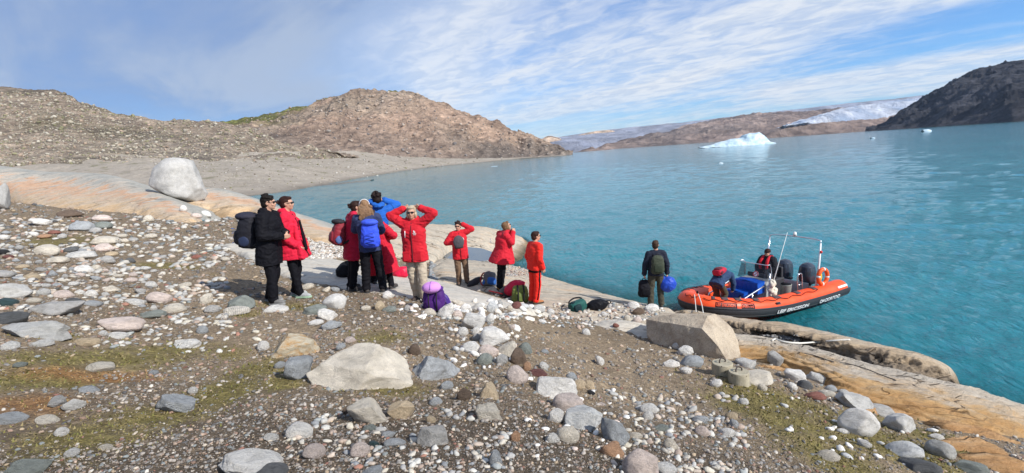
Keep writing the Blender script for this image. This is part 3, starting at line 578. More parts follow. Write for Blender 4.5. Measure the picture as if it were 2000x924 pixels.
# ice field and the brown ridge across the fjord
def col_ice(V, t, u, n):
    a = fbm(V*np.array([.004, .002, .01]) + 1, 5); g = np.clip(.35 + a*1.5, 0, 1)[:, None]
    return np.array([.29, .285, .31])*(1-g) + np.array([.50, .51, .57])*g
s = MT('glacier_ice', 0.6, 0.3); v = s.co('Object'); a = s.noise(s.co('Object', (1, .35, 1), (0, 0, .5)), .012, 9, .75, 1.0); s.base(s.mix(1.0, s.attr(), s.ramp(a, [(.3, (.42, .46, .55)), (.5, (.9, .93, 1.0)), (.7, (1.15, 1.15, 1.15))]), 'MULTIPLY')); s.bump(a, 1.0, 60); M_ice = s.m
hill('ice_field', [(1040,300,5200,1040,281,7000),(1070,299,5200,1088,268.5,7200),(1150,296,5200,1192,254,7400),(1250,290,5200,1335,239,7400),(1400,280,5200,1477,223,7400),(1500,270,5200,1620,206.5,7400),(1650,258,5200,1740,194,7400),(1800,250,5200,1830,184,7400),(1950,240,5200,1980,170,7400)], 240, 60, M_ice, 14, .003, col_ice, back=.2)
def col_far(V, t, u, n):
    a = fbm(V*.003 + 1, 5)[:, None]; b = np.clip(fbm(V*.0012 + 9, 4)*2.4 + .35, 0, 1)[:, None]
    c = np.array([.31, .245, .22])*(1 + .5*a); return c*(1-b*.6) + np.array([.19, .17, .165])*b*.6
hill('far_ridge', [(1128,299.5,1900,1134,293,2050),(1170,296,2300,1175,288,2600),(1207,293,2500,1210,277,3200),(1250,290,2600,1264,263,3600),(1287,288,2650,1310,255,3900),(1360,282,2700,1382,238,4200),(1420,277,2750,1440,229,4300),(1477,273,2800,1490,222,4400),(1540,268,2800,1560,219,4500),(1600,263,2800,1640,213,4600),(1660,258,2800,1690,214,4600),(1710,254.5,2700,1730,222,4400),(1760,251,2600,1790,235,4200)], 420, 110, M_farr, 34, .004, col_far, back=.12, ridged=.9)
hill('far_ridge', [(1108,302,1500,1110,299,1560),(1130,300,1560,1135,295.5,1700),(1160,298,1700,1160,291.5,1800),(1200,295.5,1800,1200,293.5,1900)], 80, 30, M_farr, 5, .012, col_far, back=.12)
for a in ([(1056,280,6400,1058,272,6500),(1072,277,6400,1072,265.5,6500),(1088,276,6400,1090,269.5,6500),(1098,276,6400,1100,275,6500)], [(1112,275,6700,1110,272,6900),(1138,273,6700,1138,262,6900),(1165,270,6700,1168,256,6900),(1190,267,6700,1194,255,6900),(1212,264,6700,1214,262,6900)]):
    hill('far_peak', a, 60, 30, M_farr, 5, .006, lambda V, t, u, n: np.tile([.62, .48, .36], (len(V), 1)), back=.1)
# glacier tongue coming down between ridge and mountain
def col_gl(V, t, u, n):
    a = np.clip(.55 + fbm(V*np.array([.008, .004, .01]), 5)*1.3, 0, 1)[:, None]; return np.array([.50, .60, .74])*(1-a) + np.array([.88, .91, .95])*a
top = [P_y(*p) for p in [(1522,252,2750),(1560,240,2900),(1600,228,3100),(1640,216,3200),(1700,206,3400),(1760,198,3500),(1810,192,3600)]]
bot = [P_y(*p) for p in [(1523,254.5,2680),(1560,249,2750),(1600,243.5,2800),(1640,239,2850),(1690,236,2880),(1735,231,2900),(1800,216,2950)]]
rows = [below(bot, 8, 60), bot, [(a_*.5 + b_*.5) + Vector((0, -60, 12)) for a_, b_ in zip(bot, top)], top, below(top, 30, 250)]
G = loft(rows, 200, 60); n_ = grid_normals(G); V = G.reshape(-1, 3); V = V + n_.reshape(-1, 3)*(12*fbm(V*.012, 5) + 10*fbm(V*np.array([.03, .01, .01]), 4, ridged=True))[:, None]
prop(grid_mesh('glacier', V.reshape(G.shape), M_ice, None, col_gl(V, 0, 0, 0)))
bot = [P_y(1485, 270, 2650)] + bot
mb = [P_y(*q_) for q_ in [(1480,272.5,2560),(1518,269.8,2600),(1560,266.7,2640),(1600,263.5,2650),(1640,260.5,2660),(1690,256.5,2680),(1740,253.5,2700),(1810,249,2750)]]
rows = [below(mb, 10, -20), mb, [(a_*.5 + b_*.5) + Vector((0, 0, 3)) for a_, b_ in zip(mb, bot)], below(bot, -3, -5), below(bot, -2, 120), below(bot, 20, 300)]
G = loft(rows, 160, 50); n_ = grid_normals(G); V = G.reshape(-1, 3); V = V + n_.reshape(-1, 3)*(7*fbm(V*.012, 5) + 7*fbm(V*.02, 4, ridged=True))[:, None]
grid_mesh('far_ridge', V.reshape(G.shape), M_farr, None, col_far(V, 0, 0, 0)*.9)
# dark mountain on the right
def col_dk(V, t, u, n):
    a = fbm(V*.006 + 1, 5)[:, None]; return np.array([.068, .072, .088])*(1 + .6*a) + np.clip(1.6-t, 0, 1)[:, None]*np.array([.05, .045, .045])
hill('mountain', [(1690,256.5,2000,1692,255,2050),(1712,255.2,1950,1715,250,2100),(1740,253.5,1850,1748,232,2200),(1770,252,1780,1780,209,2250),(1805,249.5,1700,1815,189,2250),(1857,246,1550,1857,163,2200),(1929,241.5,1400,1925,137,2150),(2000,236.5,1250,2000,122,2100),(2100,230,1200,2100,112,2050),(2300,215,1100,2300,90,2000)], 360, 160, M_dark, 26, .006, col_dk, back=.25, ridged=1.2)

# icebergs
def iceberg(name, prof, Y, depthm, label, lab='iceberg'):
    """prof: outline on the water as pixels (left to right), top line only; ends at the waterline"""
    top = [P_y(x, y, Y) for x, y in prof]; k = len(top)
    rows = []
    for s_, hf in ((-1.0, -.08), (-.85, .25), (-.45, .75), (0, 1.0), (.5, .8), (1.0, -.1)):
        rows.append([Vector((p.x, p.y + s_*depthm*(.3 + .7*math.sin(math.pi*min(1, (i+.4)/(k-.2)))), max(p.z, .1)*hf)) for i, p in enumerate(top)])
    G = loft(rows, 70, 30); n_ = grid_normals(G); V = G.reshape(-1, 3); sc = 6.0/max(1, (top[-1]-top[0]).length)
    V = V + n_.reshape(-1, 3)*((fbm(V*sc*1.3, 4, ridged=True))*.10/sc*.8)[:, None]
    o = grid_mesh(name, V.reshape(G.shape), M_berg, None, None, None); me = o.data
    me.polygons.foreach_set('use_smooth', [False]*len(me.polygons)); return prop(o, label, 'iceberg')
s = MT('iceberg_ice', 0.45, 0.4); v = s.co('Object'); a = s.noise(s.co('Object', (1, 1, 2.5), (.3, .5, 0)), .12, 8, .65, .6)
s.base(s.ramp(a, [(.32, (.34, .52, .62)), (.5, (.56, .69, .76)), (.7, (.74, .80, .83))])); s.bump(a, .6, 2.0); M_berg = s.m
iceberg('iceberg', [(1366,289),(1390,284),(1412,277),(1430,272.5),(1446,271),(1456,263.5),(1470,261),(1482,260),(1490,266),(1497,276),(1500,279)], 440, 14, 'large pale blue iceberg with a long low tail, below the brown ridge across the fjord')
prop(iceberg('ice_floe', [(1488,279.5),(1495,277.5),(1505,277.5),(1514,279)], 430, 4, 'thin flat shelf of ice touching the right end of the large iceberg'), cat='ice floe')
prop(iceberg('ice_floe', [(1802,254.3),(1807,253),(1812,252.6),(1817,253.8)], 500, 4, 'small pale ice floe in front of the dark mountain on the right'), cat='ice floe')
prop(iceberg('ice_floe', [(1404,320),(1407,317.5),(1410,317.8),(1412,320)], 125, .5, 'tiny white lump of ice in open water nearer than the large iceberg'), cat='ice floe')
prop(iceberg('ice_floe', [(960,328),(966,326.5),(972,327.5)], 290, 2, 'small white ice lump off the grey beach below the rocky hill'), cat='ice floe')
prop(iceberg('ice_floe', [(1701,268.8),(1704,268),(1707,268.6)], 330, 2, 'tiny ice lump on the open water between the iceberg and the dark mountain'), cat='ice floe')
# ================================================================== STONES
def stone_mat(name, c, speck=0.3, rough=0.8, second=None, veins=0.0):
    s = MT('stone_' + name, rough, 0.3); v = s.co('Object'); inf = s.node('ShaderNodeObjectInfo')
    add = s.node('ShaderNodeVectorMath', operation='ADD'); s.L(v, add.inputs[0]); cm = s.node('ShaderNodeCombineXYZ')
    s.L(s.math('MULTIPLY', inf.outputs['Random'], 50.0), cm.inputs[0]); s.L(cm.outputs[0], add.inputs[1]); v = add.outputs[0]
    a = s.noise(v, 3.0, 6, .65, .4); c2 = second or tuple(x*.72 for x in c)
    col = s.ramp(a, [(.30, c2), (.55, c), (.8, tuple(min(.9, x*1.12) for x in c))])
    st_ = s.noise(v, 1.1, 5, .6, .6); col = s.mix(.38, col, s.ramp(st_, [(.36, (.62, .60, .56)), (.52, (1, 1, 1)), (.66, (1.12, 1.10, 1.05))]), 'MULTIPLY')
    f = s.noise(v, 38, 6, .85); col = s.mix(min(1, speck*1.35), col, s.ramp(f, [(.34, (.35, .35, .37)), (.5, (1, 1, 1)), (.7, (1.3, 1.3, 1.28))]), 'MULTIPLY')
    if veins:
        w = s.node('ShaderNodeTexWave'); w.inputs['Scale'].default_value = 2.2; w.inputs['Distortion'].default_value = 5; w.inputs['Detail'].default_value = 3; s.L(v, w.inputs['Vector'])
        col = s.mix(veins, col, s.ramp(w.outputs[0], [(.0, (.5, .5, .52)), (.25, (1, 1, 1))]), 'MULTIPLY')
    col = s.mix(1.0, col, s.ramp(inf.outputs['Random'], [(0, (.86, .86, .86)), (1, (1.10, 1.08, 1.06))]), 'MULTIPLY')
    # soil clinging to the foot of each stone
    s.base(col); s.bump(s.math('ADD', s.math('MULTIPLY', a, 1.0), s.math('MULTIPLY', f, .5)), 1.0, .04); return s.m
SM = {'white': ((.80, .78, .74), .3), 'cream': ((.70, .64, .54), .3), 'beige': ((.74, .68, .58), .35), 'pink': ((.72, .61, .55), .35), 'grey': ((.50, .49, .47), .4),
      'pale grey': ((.64, .63, .60), .4), 'blue-grey': ((.44, .46, .475), .4), 'dark grey': ((.14, .145, .15), .3), 'green-grey': ((.27, .295, .27), .35), 'tan': ((.60, .48, .33), .3),
      'orange': ((.48, .29, .18), .3), 'red': ((.30, .13, .10), .25), 'maroon': ((.20, .085, .075), .25), 'black': ((.035, .035, .038), .2), 'brown': ((.16, .115, .085), .3), 'teal': ((.055, .095, .10), .15)}
stone_m = {}
def smat(k):
    if k not in stone_m:
        if k == 'rusty white': stone_m[k] = stone_mat('rusty_white', (.68, .60, .45), .2, .8, (.58, .27, .04))
        elif k == 'striped': stone_m[k] = stone_mat('striped', (.72, .68, .60), .2, .8, None, .8)
        elif k == 'two-tone': stone_m[k] = stone_mat('two_tone', (.74, .74, .72), .4, .8, (.42, .44, .46))
        elif k == 'split': stone_m[k] = stone_mat('split_tan', (.52, .44, .34), .45, .9, (.36, .29, .22))
        else: stone_m[k] = stone_mat(k.replace('-', '_').replace(' ', '_'), *SM[k], rough=0.35 if k == 'teal' else .8)
    return stone_m[k]
def rock_verts(seed, subdiv, kind):
    """unit stone, roughly within [-1,1] on each axis; kind: round, angular, block, flat"""
    rs = np.random.RandomState(seed); bm = bmesh.new(); bmesh.ops.create_icosphere(bm, subdivisions=subdiv, radius=1.0)
    V = np.array([v.co[:] for v in bm.verts]); F = np.array([[v.index for v in f.verts] for f in bm.faces]); bm.free()
    if kind == 'block': p_ = 4.5; V = V/(np.sum(np.abs(V)**p_, 1)**(1/p_))[:, None]*.9
    ncut, dm, dM, hard = {'round': (9, .66, .95, .8), 'lump': (18, .60, .88, .99), 'angular': (15, .50, .84, 1.0), 'block': (9, .60, .85, 1.0), 'flat': (9, .62, .92, .85)}[kind]
    for _ in range(ncut):
        n = rs.normal(size=3); n /= np.linalg.norm(n); d = rs.uniform(dm, dM); e = np.maximum(V@n - d, 0); V = V - np.outer(e*hard, n)
    V = V*(1 + (.12 if kind != 'round' else .06)*fbm(V*1.6 + seed, 3)[:, None]) ; V = V + V*(.025*fbm(V*6 + seed*2, 3))[:, None]*(1.4 if kind in ('angular', 'block') else .5)
    V[:, :2] *= (1 + .30*np.clip(-V[:, 2:3], 0, 1)); 
    if subdiv >= 4: V = V*(1 + .022*fbm(V*4.5 + seed, 4, ridged=True) + .012*fbm(V*14 + seed, 3))[:, None]
    mx = np.abs(V).max(0); return V/mx, F
_rockmesh = {}
def rock_mesh(seed, subdiv, kind):
    k = (seed, subdiv, kind)
    if k not in _rockmesh: V, F = rock_verts(seed, subdiv, kind); _rockmesh[k] = mesh_np('stone', V, F)
    return _rockmesh[k]
def place_rock(name, cx, cy, w, h, colour, kind='round', tilt=0, sub=3, seed=None, own=False, depth_k=.72, sit=.38, bvh_skip=()):
    hit = cast(cx, min(cy + h*.30, 1100), bvh_skip)
    if hit is None: return None
    p, nrm = hit[0], hit[1]; dist = depth_of(p); W = w*dist/FPX; el = math.asin(max(.05, -(p-CAM).normalized().z))
    if nrm.z < 0: nrm = -nrm
    H = max(.42*W, 0) if h is None else max(.30*W, (h*dist/FPX)*1.02); dp = W*depth_k
    hv = 1.10*h*dist/FPX; H = max(.34*W, math.sqrt(max(0, hv*hv - (dp*math.sin(el))**2))/max(.3, math.cos(el)))
    if kind == 'flat': H = min(H, .45*W)
    # put the stone's middle on the ray through its picture centre, sitting partly in the ground
    d = ray(cx, cy + h*.06); c = p
    for _ in range(6):
        q = CAM + d*((p - CAM).length*1.0); g = ground_z(c.x, c.y, bvh_skip); gz_ = g[0] if g else p.z
        t = (CAM.z - (gz_ + H*(.22 if w > 90 else .30)))/(-d.z) if d.z < -.01 else (p-CAM).length
        c = CAM + d*min(t, (p-CAM).length*1.15)
    if el < R(7):
        c = CAM + ray(cx, cy)*((p - CAM).length + dp*.3); c.z = p.z + .42*H
    seed = seed if seed is not None else abs(hash((round(cx), round(cy)))) % 9973
    me = rock_mesh(seed if own else seed % 5, sub, kind)
    yaw = math.atan2(c.x, c.y)
    if own or True:
        mm = None
    o = bpy.data.objects.new(name, me.copy() if False else me); C.objects.link(o); o.location = c
    if not me.materials: me.materials.append(None)
    if not me.polygons[0].use_smooth: me.polygons.foreach_set('use_smooth', [True]*len(me.polygons))
    o.material_slots[0].link = 'OBJECT'; o.material_slots[0].material = smat(colour)
    right = _r - _f*0; zax = (nrm*.6 + Vector((0, 0, 1))*.6).normalized(); xax = Vector((math.cos(-yaw), math.sin(-yaw), 0)); xax = (xax - zax*xax.dot(zax)).normalized()
    xax = Quaternion(_f, 0) @ xax; yax = zax.cross(xax); M3 = Matrix((xax, yax, zax)).transposed().to_4x4()
    Mt = Matrix.Translation(c) @ (Matrix.Rotation(R(-tilt), 4, _f)) @ M3 @ Matrix.Diagonal((W/2, dp/2, H/2*1.0, 1)); o.matrix_world = Mt
    return o
# centre x, centre y, width, height (pixels of the photograph), colour, shape, tilt, words, anchor name
ST = """
353 367 102 82 grey round 0 |big rounded grey boulder standing alone on the pale orange slope|the big standing boulder
4 394 34 52 grey angular 0 |grey boulder cut off by the left edge, against the orange slope|the boulder at the left edge
75 642 106 40 pale_grey angular 0 |large pale grey-green stone with a flat top at the left edge of the gravel|the large pale stone
238 631 78 30 pink round 0 |broad domed pink stone on the upper left gravel|the domed pink stone
20 567 72 36 pale_grey flat 0 |wide pale grey flat slab of stone at the left edge|the wide pale slab stone
15 590 36 20 teal round 0 |smooth dark teal stone at the left edge beside the pale slab stone|the dark teal stone
114 601 86 36 grey angular 0 |large faceted grey-beige stone among the left cobbles|the faceted grey-beige stone
312 580 45 23 pink round 0 |pinkish tan rounded stone in the middle of the left cobbles|the tan rounded stone
341 601 44 18 cream round 0 |pink-cream domed stone in front of the tan rounded stone|the pink-cream stone
402 584 28 23 beige block 0 |blocky beige stone with an upright side, left of the black-coated man|
464 591 62 30 green-grey angular 0 |lumpy green-grey stone at the feet of the black-coated man|the lumpy green-grey stone
462 606 50 16 striped flat 0 |white striped stone leaning on the lumpy green-grey stone|the striped stone
575 676 100 52 rusty_white lump 0 |white boulder stained rusty orange, left of the centre|the rusty orange boulder
584 721 56 48 blue-grey block 0 |blue-grey block stone with a pale band, below the rusty boulder|the blue-grey block
707 718 206 96 cream lump 0 |largest pale granite boulder lying in the middle foreground|the largest pale boulder
849 716 104 55 blue-grey angular 0 |pale blue-grey wedge shaped boulder right of the largest pale boulder|the blue-grey wedge
655 589 50 32 white round 0 |round white stone with a hollow beneath it, left of the woman in beige trousers|the round white stone
616 604 50 26 green-grey flat 0 |flat green-grey stone leaning on the round white stone|the flat green stone
639 613 40 24 white block 0 |white wedge stone in front of the flat green one|
616 629 32 12 white flat 0 |low pale stone below the flat green stone|
645 634 44 20 blue-grey angular 0 |knobbly blue-grey stone below the white wedge stone|
539 603 48 11 white flat 0 |long flat white stone under the toes of the black-coated man|
717 803 82 46 cream angular -18 |creamy white slanted boulder in the lower middle|the slanted cream boulder
787 798 60 42 tan angular 0 |tan pointed boulder beside the slanted cream boulder|the tan pointed boulder
682 801 30 18 brown round 0 |small dark brown stone left of the slanted cream boulder|
584 840 54 32 white round -15 |smooth white oval stone in the lower left middle|the smooth white oval
530 853 30 17 pale_grey flat -15 |pale slanted stone left of the smooth white oval|
614 880 44 27 pink round -12 |pinkish beige stone near the bottom, below the smooth white oval|
703 878 38 27 pink round 0 |pink-grey round stone near the bottom, below the slanted cream boulder|
845 851 62 40 grey angular 0 |grey faceted stone like a small pyramid, lower middle|the grey pyramid stone
905 770 32 27 brown angular 0 |dark brown angular stone right of the tan pointed boulder|the dark brown stone
956 763 40 34 tan block 0 |yellow-tan cube shaped stone|the yellow-tan cube
954 803 55 31 cream block 0 |pale cream brick shaped stone below the yellow-tan cube|the cream brick stone
842 819 20 17 tan round 0 |small tan round stone above the grey pyramid stone|
487 903 128 52 white flat -14 |big white slanted boulder at the bottom edge|the white boulder at the bottom edge
526 920 70 20 dark_grey round 0 |dark grey stone at the bottom edge in front of the white boulder|
728 918 46 20 blue-grey angular 0 |blue-grey stone cut by the bottom edge in the middle|
968 894 27 30 blue-grey round 0 |upright blue-grey stone right of the grey pyramid stone near the bottom|
731 866 22 16 teal angular 0 |small dark blue stone below the slanted cream boulder|
770 864 46 13 blue-grey flat 0 |flat slate grey stone left of the grey pyramid stone|
759 847 28 13 blue-grey flat 0 |small flat slate stone just above another flat slate stone|
723 835 30 18 green-grey flat 0 |flat green-grey stone just below the slanted cream boulder|
872 752 28 17 blue-grey round 0 |blue-grey stone just below the blue-grey wedge|
851 783 28 16 blue-grey round 0 |blue-grey stone right of the tan pointed boulder|
810 682 26 24 brown round 0 |pinkish brown stone between the largest pale boulder and the blue-grey wedge|
684 663 22 13 pink round 0 |small pink stone above the largest pale boulder|
665 676 20 13 blue-grey round 0 |small blue-grey stone touching the top of the largest pale boulder|
514 675 24 20 white round 0 |white stone left of the rusty orange boulder|
546 712 22 14 blue-grey round 0 |small blue-grey stone left of the blue-grey block|
346 788 68 34 blue-grey block -20 |slanted blue-grey slab stone on the mossy ground at lower left|the slanted blue-grey slab
377 762 19 14 white round -20 |small white stone at the upper end of the slanted blue-grey slab|
142 789 42 25 pale_grey angular -15 |pale angular stone on the rusty grass at lower left|the pale angular stone
112 783 34 22 grey angular -20 |thin grey stone tilted beside the pale angular stone|
23 814 52 27 blue-grey flat -12 |blue-grey flat stone at the left edge on the mossy ground|the flat blue-grey stone
93 818 40 14 beige flat -12 |long beige stone right of the flat blue-grey stone|
121 843 25 18 white round -20 |bright white egg shaped stone on moss at lower left|the white egg stone
140 883 26 18 white round -15 |second white oval stone, below the white egg stone|
54 911 74 28 green-grey flat -12 |pale green-grey stone at the bottom left corner|
207 873 26 13 cream flat -12 |small cream stone right of the white ovals near the bottom left|
175 760 36 11 blue-grey flat -12 |thin blue-grey stone above the pale angular stone|
200 716 52 11 cream flat -8 |long flat cream stone on the moss at left|
372 668 56 19 white angular -5 |long white stone on bare soil left of the rusty boulder|the long white stone
395 644 22 17 blue-grey round 0 |dark blue-grey round stone behind the long white stone|
230 655 40 13 white flat 0 |white flat stone in front of the domed pink stone|
202 650 18 11 white round 0 |small white stone at the left foot of the domed pink stone|
168 667 46 17 tan round 0 |tan domed stone left of the domed pink stone|
82 670 40 15 pale_grey flat -5 |pale flat stone below the large pale stone|
19 675 32 18 white round 0 |white stone at the left edge below the large pale stone|
40 711 24 11 green-grey flat -5 |small pale green stone at the left above the moss|
20 621 62 26 dark_grey round 0 |dark grey stone at the left edge above the large pale stone|
298 613 50 16 green-grey flat 0 |dark green-grey flat stone left of the striped stone|
414 603 28 15 grey round 0 |grey stone left of the striped stone|
300 727 18 9 blue-grey round 0 |small blue-grey stone lying on the moss band|
922 626 52 35 white angular 0 |white stone with a hollow, in the row of stones below the light slab|the hollow white stone
894 613 23 16 pink round 0 |smooth pink egg shaped stone in the row of stones|the pink egg stone
872 606 36 32 white angular 0 |white faceted stone just right of the purple rucksack|the white faceted stone
840 609 26 15 cream round 0 |cream round stone in front of the purple rucksack|
896 591 28 16 beige angular 0 |beige stone behind the pink egg stone|
910 601 28 18 white angular 0 |white stone behind the hollow white stone|
932 599 28 16 white angular 0 |white stone with flat base at the edge of the light slab|
962 600 28 26 two-tone angular 0 |white and grey veined stone at the edge of the light slab|the veined stone
976 591 14 11 grey round 0 |small grey stone behind the veined stone|
1008 596 22 14 maroon round 25 |maroon red cylinder shaped stone on the edge of the light slab|the maroon stone
996 600 13 9 cream round 0 |small cream stone left of the maroon stone|
958 621 20 21 white round -20 |white stone standing below the veined stone|
1052 602 27 16 pale_grey round 0 |pale lilac-white stone at the heels of the man in red fleece|
1076 608 15 13 white round 0 |small white stone right of the pale lilac-white stone|
1060 627 18 8 white flat 0 |small flat white stone on bare sand below the man in red fleece|
904 647 23 18 white round 0 |bright white round stone left of the heap|the bright white round stone
929 646 16 18 white round 0 |small white stone under the hollow white stone|
931 658 18 15 grey round 0 |small grey stone left of the granite heap stone|
967 657 66 37 white block 0 |large white granite stone on top of the heap|the granite heap stone
957 638 14 14 pink angular 0 |small pink pointed stone on top of the heap|
922 677 38 22 white round 0 |white rounded stone at the left of the heap|
955 684 42 24 pink round 0 |pink stone below the granite heap stone|the pink heap stone
948 701 37 24 green-grey round 0 |dark green-grey round stone at the foot of the heap|the green-grey heap stone
979 701 27 20 grey round 0 |grey round stone right of the green-grey heap stone|
991 681 44 32 beige angular 0 |beige stone under the right side of the granite heap stone|
1012 696 36 34 brown angular 0 |dark mottled lump at the right foot of the heap|the dark lump
1026 680 30 24 green-grey round 0 |pale green stone behind the dark lump|
1003 638 17 9 pink round 0 |small pink stone on the sand right of the heap|
1064 686 20 9 blue-grey angular 0 |small pale blue stone right of the pale green one|
1062 714 20 17 white round 0 |small whitish stone right of the dark lump|
1029 715 18 20 orange round 0 |orange-brown stone below the dark lump|
1010 731 42 36 pink round 25 |pinkish white stone in the chain, above left of the largest chain stone|
1052 727 36 14 maroon flat 0 |flat maroon stone behind the largest chain stone|
1082 756 92 56 white round 10 |largest speckled white granite stone in the curved chain of stones|the largest chain stone
1110 785 64 40 pink round 5 |pink-grey stone just below the largest chain stone|the pink-grey chain stone
1086 811 35 28 white round 0 |round white stone left of the chain of stones|
1142 817 78 50 two-tone angular -10 |white and grey faceted granite stone in the chain|the faceted chain stone
1109 847 46 30 cream round 0 |smooth cream stone below the faceted chain stone|the smooth cream stone
1079 855 30 19 pale_grey round 10 |pale grey egg left of the smooth cream stone|
1196 838 56 54 blue-grey angular 20 |dark speckled granite stone at the right of the chain|the dark granite stone
1197 875 52 31 orange angular 0 |grey and orange stone below the dark granite stone|
1252 905 72 56 pink round 0 |large smooth pink-white boulder at the bottom right of the chain|the smooth pink boulder
1298 914 50 26 white round 0 |white granite stone cut by the bottom edge, beside the smooth pink boulder|
1116 734 24 14 blue-grey round 15 |small blue-grey stone right of the largest chain stone|
1131 750 26 22 tan round 0 |tan stone touching the largest chain stone|
1153 752 24 17 tan block 0 |tan block stone right of another tan stone|
1155 766 18 10 black angular 0 |small black stone below the tan block stone|
1241 850 30 13 cream flat 10 |flat cream stone right of the dark granite stone|
1173 789 17 8 pink flat 5 |small flat pink stone above the dark granite stone|
1006 852 22 22 orange angular 0 |orange-red angular stone right of the grey pyramid stone|
1145 648 18 14 white round 0 |round bright white stone alone on bare sand below the dark bags|
1338 684 32 20 white round 8 |white egg shaped stone leaning on the split boulder|the white egg at the split boulder
1321 675 18 14 pale_grey round 0 |small pale stone behind the white egg at the split boulder|
1352 706 52 25 blue-grey round 12 |blue-grey oval stone at the foot of the split boulder|the blue-grey oval
1309 710 36 20 white angular 5 |white rough stone left of the blue-grey oval|
1340 722 26 17 white angular 20 |white crumbled stone below the blue-grey oval|
1398 748 26 16 white round 20 |whitish stone on moss left of the concrete blocks|
1268 797 38 20 white round 8 |long white stone on the lower right gravel|
1265 812 24 18 white round 15 |white stone touching the long white one on the lower right gravel|
1310 868 28 22 cream round 15 |cream stone near the bottom in the lower right gravel|
1290 835 34 14 green-grey flat 5 |flat green stone on the lower right gravel|the flat green pebble
1372 842 30 20 pink round 15 |pinkish stone on the lower right gravel|
1419 844 34 17 white flat 20 |white flat stone on the lower right gravel by the moss|
1368 818 34 13 blue-grey flat 8 |flat slate stone on the lower right gravel|
1428 812 26 17 tan round 15 |ochre stone at the edge of the right moss patch|
1451 784 22 14 white round 15 |white oval stone on the moss below the concrete blocks|
1489 756 18 15 beige round 15 |beige stone right of the concrete blocks|
1433 827 19 16 blue-grey round 15 |blue-grey stone below the ochre stone|
1172 703 19 22 white angular 0 |white spiky stone standing up in the sand|the spiky white stone
1457 707 40 24 pale_grey angular 22 |pale slate stone leaning at the right foot of the split boulder|
1475 738 74 26 beige flat 18 |flat beige slab stone right of the concrete blocks|the flat beige stone
1516 700 36 32 grey block 0 |grey block shaped boulder on the orange slab|the grey boulder on the slab
1553 733 46 24 white block 5 |white blocky stone below the grey boulder on the slab|the white blocky stone
1597 738 44 23 pale_grey block -5 |white faceted stone at the edge of the orange slab|
1548 754 20 15 white round 0 |small white stone below the white blocky stone|
1572 751 28 17 dark_grey round 0 |dark grey stone between two white stones|
1670 782 66 30 pale_grey angular 0 |pale triangular stone against the orange slab|the pale triangular stone
1675 823 72 50 white round 25 |large smooth white egg shaped boulder on the right moss|the large white egg boulder
1657 835 22 15 pale_grey round 15 |pale grey round stone at the left of the large white egg boulder|
1644 841 21 11 white round 10 |small white stone left of the large white egg boulder|
1724 803 50 20 grey flat 15 |grey flat stone right of the large white egg boulder|
1757 826 56 36 white angular 20 |white triangular boulder right of the large white egg boulder|the white triangular boulder
1689 866 25 16 white round 10 |white stone below the large white egg boulder|
1766 878 70 30 two-tone flat 25 |blue-white oblong boulder near the bottom right|the blue-white oblong
1795 908 72 34 dark_grey angular 10 |dark grey boulder at the bottom right below the blue-white oblong|
1836 876 50 34 pale_grey round 15 |whitish round boulder right of the blue-white oblong|
1828 852 27 12 white round 8 |white oval stone above the whitish round boulder|
1893 912 64 28 green-grey flat 25 |pale greenish stone cut by the bottom edge at right|
1617 889 42 19 cream round 20 |cream oval stone on moss near the bottom right|
1593 772 40 15 red flat 15 |dark red flat stone below the white faceted stones at right|
1623 758 24 13 blue-grey round 15 |blue-grey stone between the white faceted stone and the pale triangular stone|
1614 768 34 13 beige flat 15 |beige stone above the dark red flat stone|
1647 765 20 12 pale_grey round 0 |small pale round stone left of the pale triangular stone|
1237 596 26 15 white round 0 |white rounded stone left of the man with two bags|
1272 601 30 17 white round 5 |large white rounded stone in front of the man with two bags|
1180 613 14 11 white round 0 |round white stone at the right end of the black bag|
1225 621 17 15 cream round 5 |cream round stone left of the split boulder|
1245 624 20 13 pink round 8 |pink round stone left of the split boulder|
1246 608 26 16 brown angular 10 |brown mottled stone below two white rounded stones|
1203 635 13 9 red round 0 |small dark red stone on the grey rib below the black bag|
686 563 12 11 white round 0 |small white stone left of the black-trousered woman with blue rucksack|
714 601 20 11 cream round 0 |small cream stone below the woman with the blue rucksack|
742 597 26 20 tan angular 0 |orange-tan angular stone right of the woman with the blue rucksack|the orange-tan stone
757 576 26 16 white angular 0 |whitish stone right of the feet of the woman with the blue rucksack|
762 603 32 12 green-grey flat 0 |flat grey stone right of the orange-tan stone|
796 601 16 13 grey round 0 |small round grey stone at the heels of the woman in beige trousers|
600 559 26 13 cream round 0 |cream stone behind the shoes of the woman in red and pink|
638 565 19 12 cream angular 0 |cream stone behind the round white stone|
656 564 22 12 blue-grey angular 0 |bluish stone behind the round white stone|
291 429 20 14 cream round 0 |round cream stone below the big standing boulder, at the slope edge|the round cream stone
359 409 15 13 white round 0 |round white stone at the foot of the big standing boulder|
404 420 21 11 white round 0 |white stone right of the big standing boulder|
384 423 20 10 pink round 0 |pinkish grey stone below the big standing boulder|
161 446 42 19 blue-grey round 0 |blue-grey domed stone below the orange slope|the blue-grey domed stone
200 443 35 14 green-grey round 0 |dark grey-green oval stone touching the blue-grey domed stone|
187 452 22 11 grey round 0 |small grey stone in front of the blue-grey domed stone|
81 436 38 17 white angular 0 |white rough stone near the left below the orange slope|the white rough stone
201 428 35 12 pink round 0 |pale pink stone behind the blue-grey domed stone|
138 421 44 10 brown flat 0 |flat brownish stone just below the orange slope|
107 455 22 7 red flat 0 |flat brick red stone left of the blue-grey domed stone|
88 463 24 9 orange round 0 |salmon orange stone below the white rough stone|
208 474 52 13 cream flat 0 |long cream stone below the blue-grey domed stone|the long cream stone
205 487 34 16 pink round 0 |pink round stone below the long cream stone|the pink round stone
139 490 26 12 dark_grey round 0 |dark slate stone left of the pink round stone|
95 493 46 22 cream angular 0 |large cream slanted stone among the left cobbles|the large cream stone
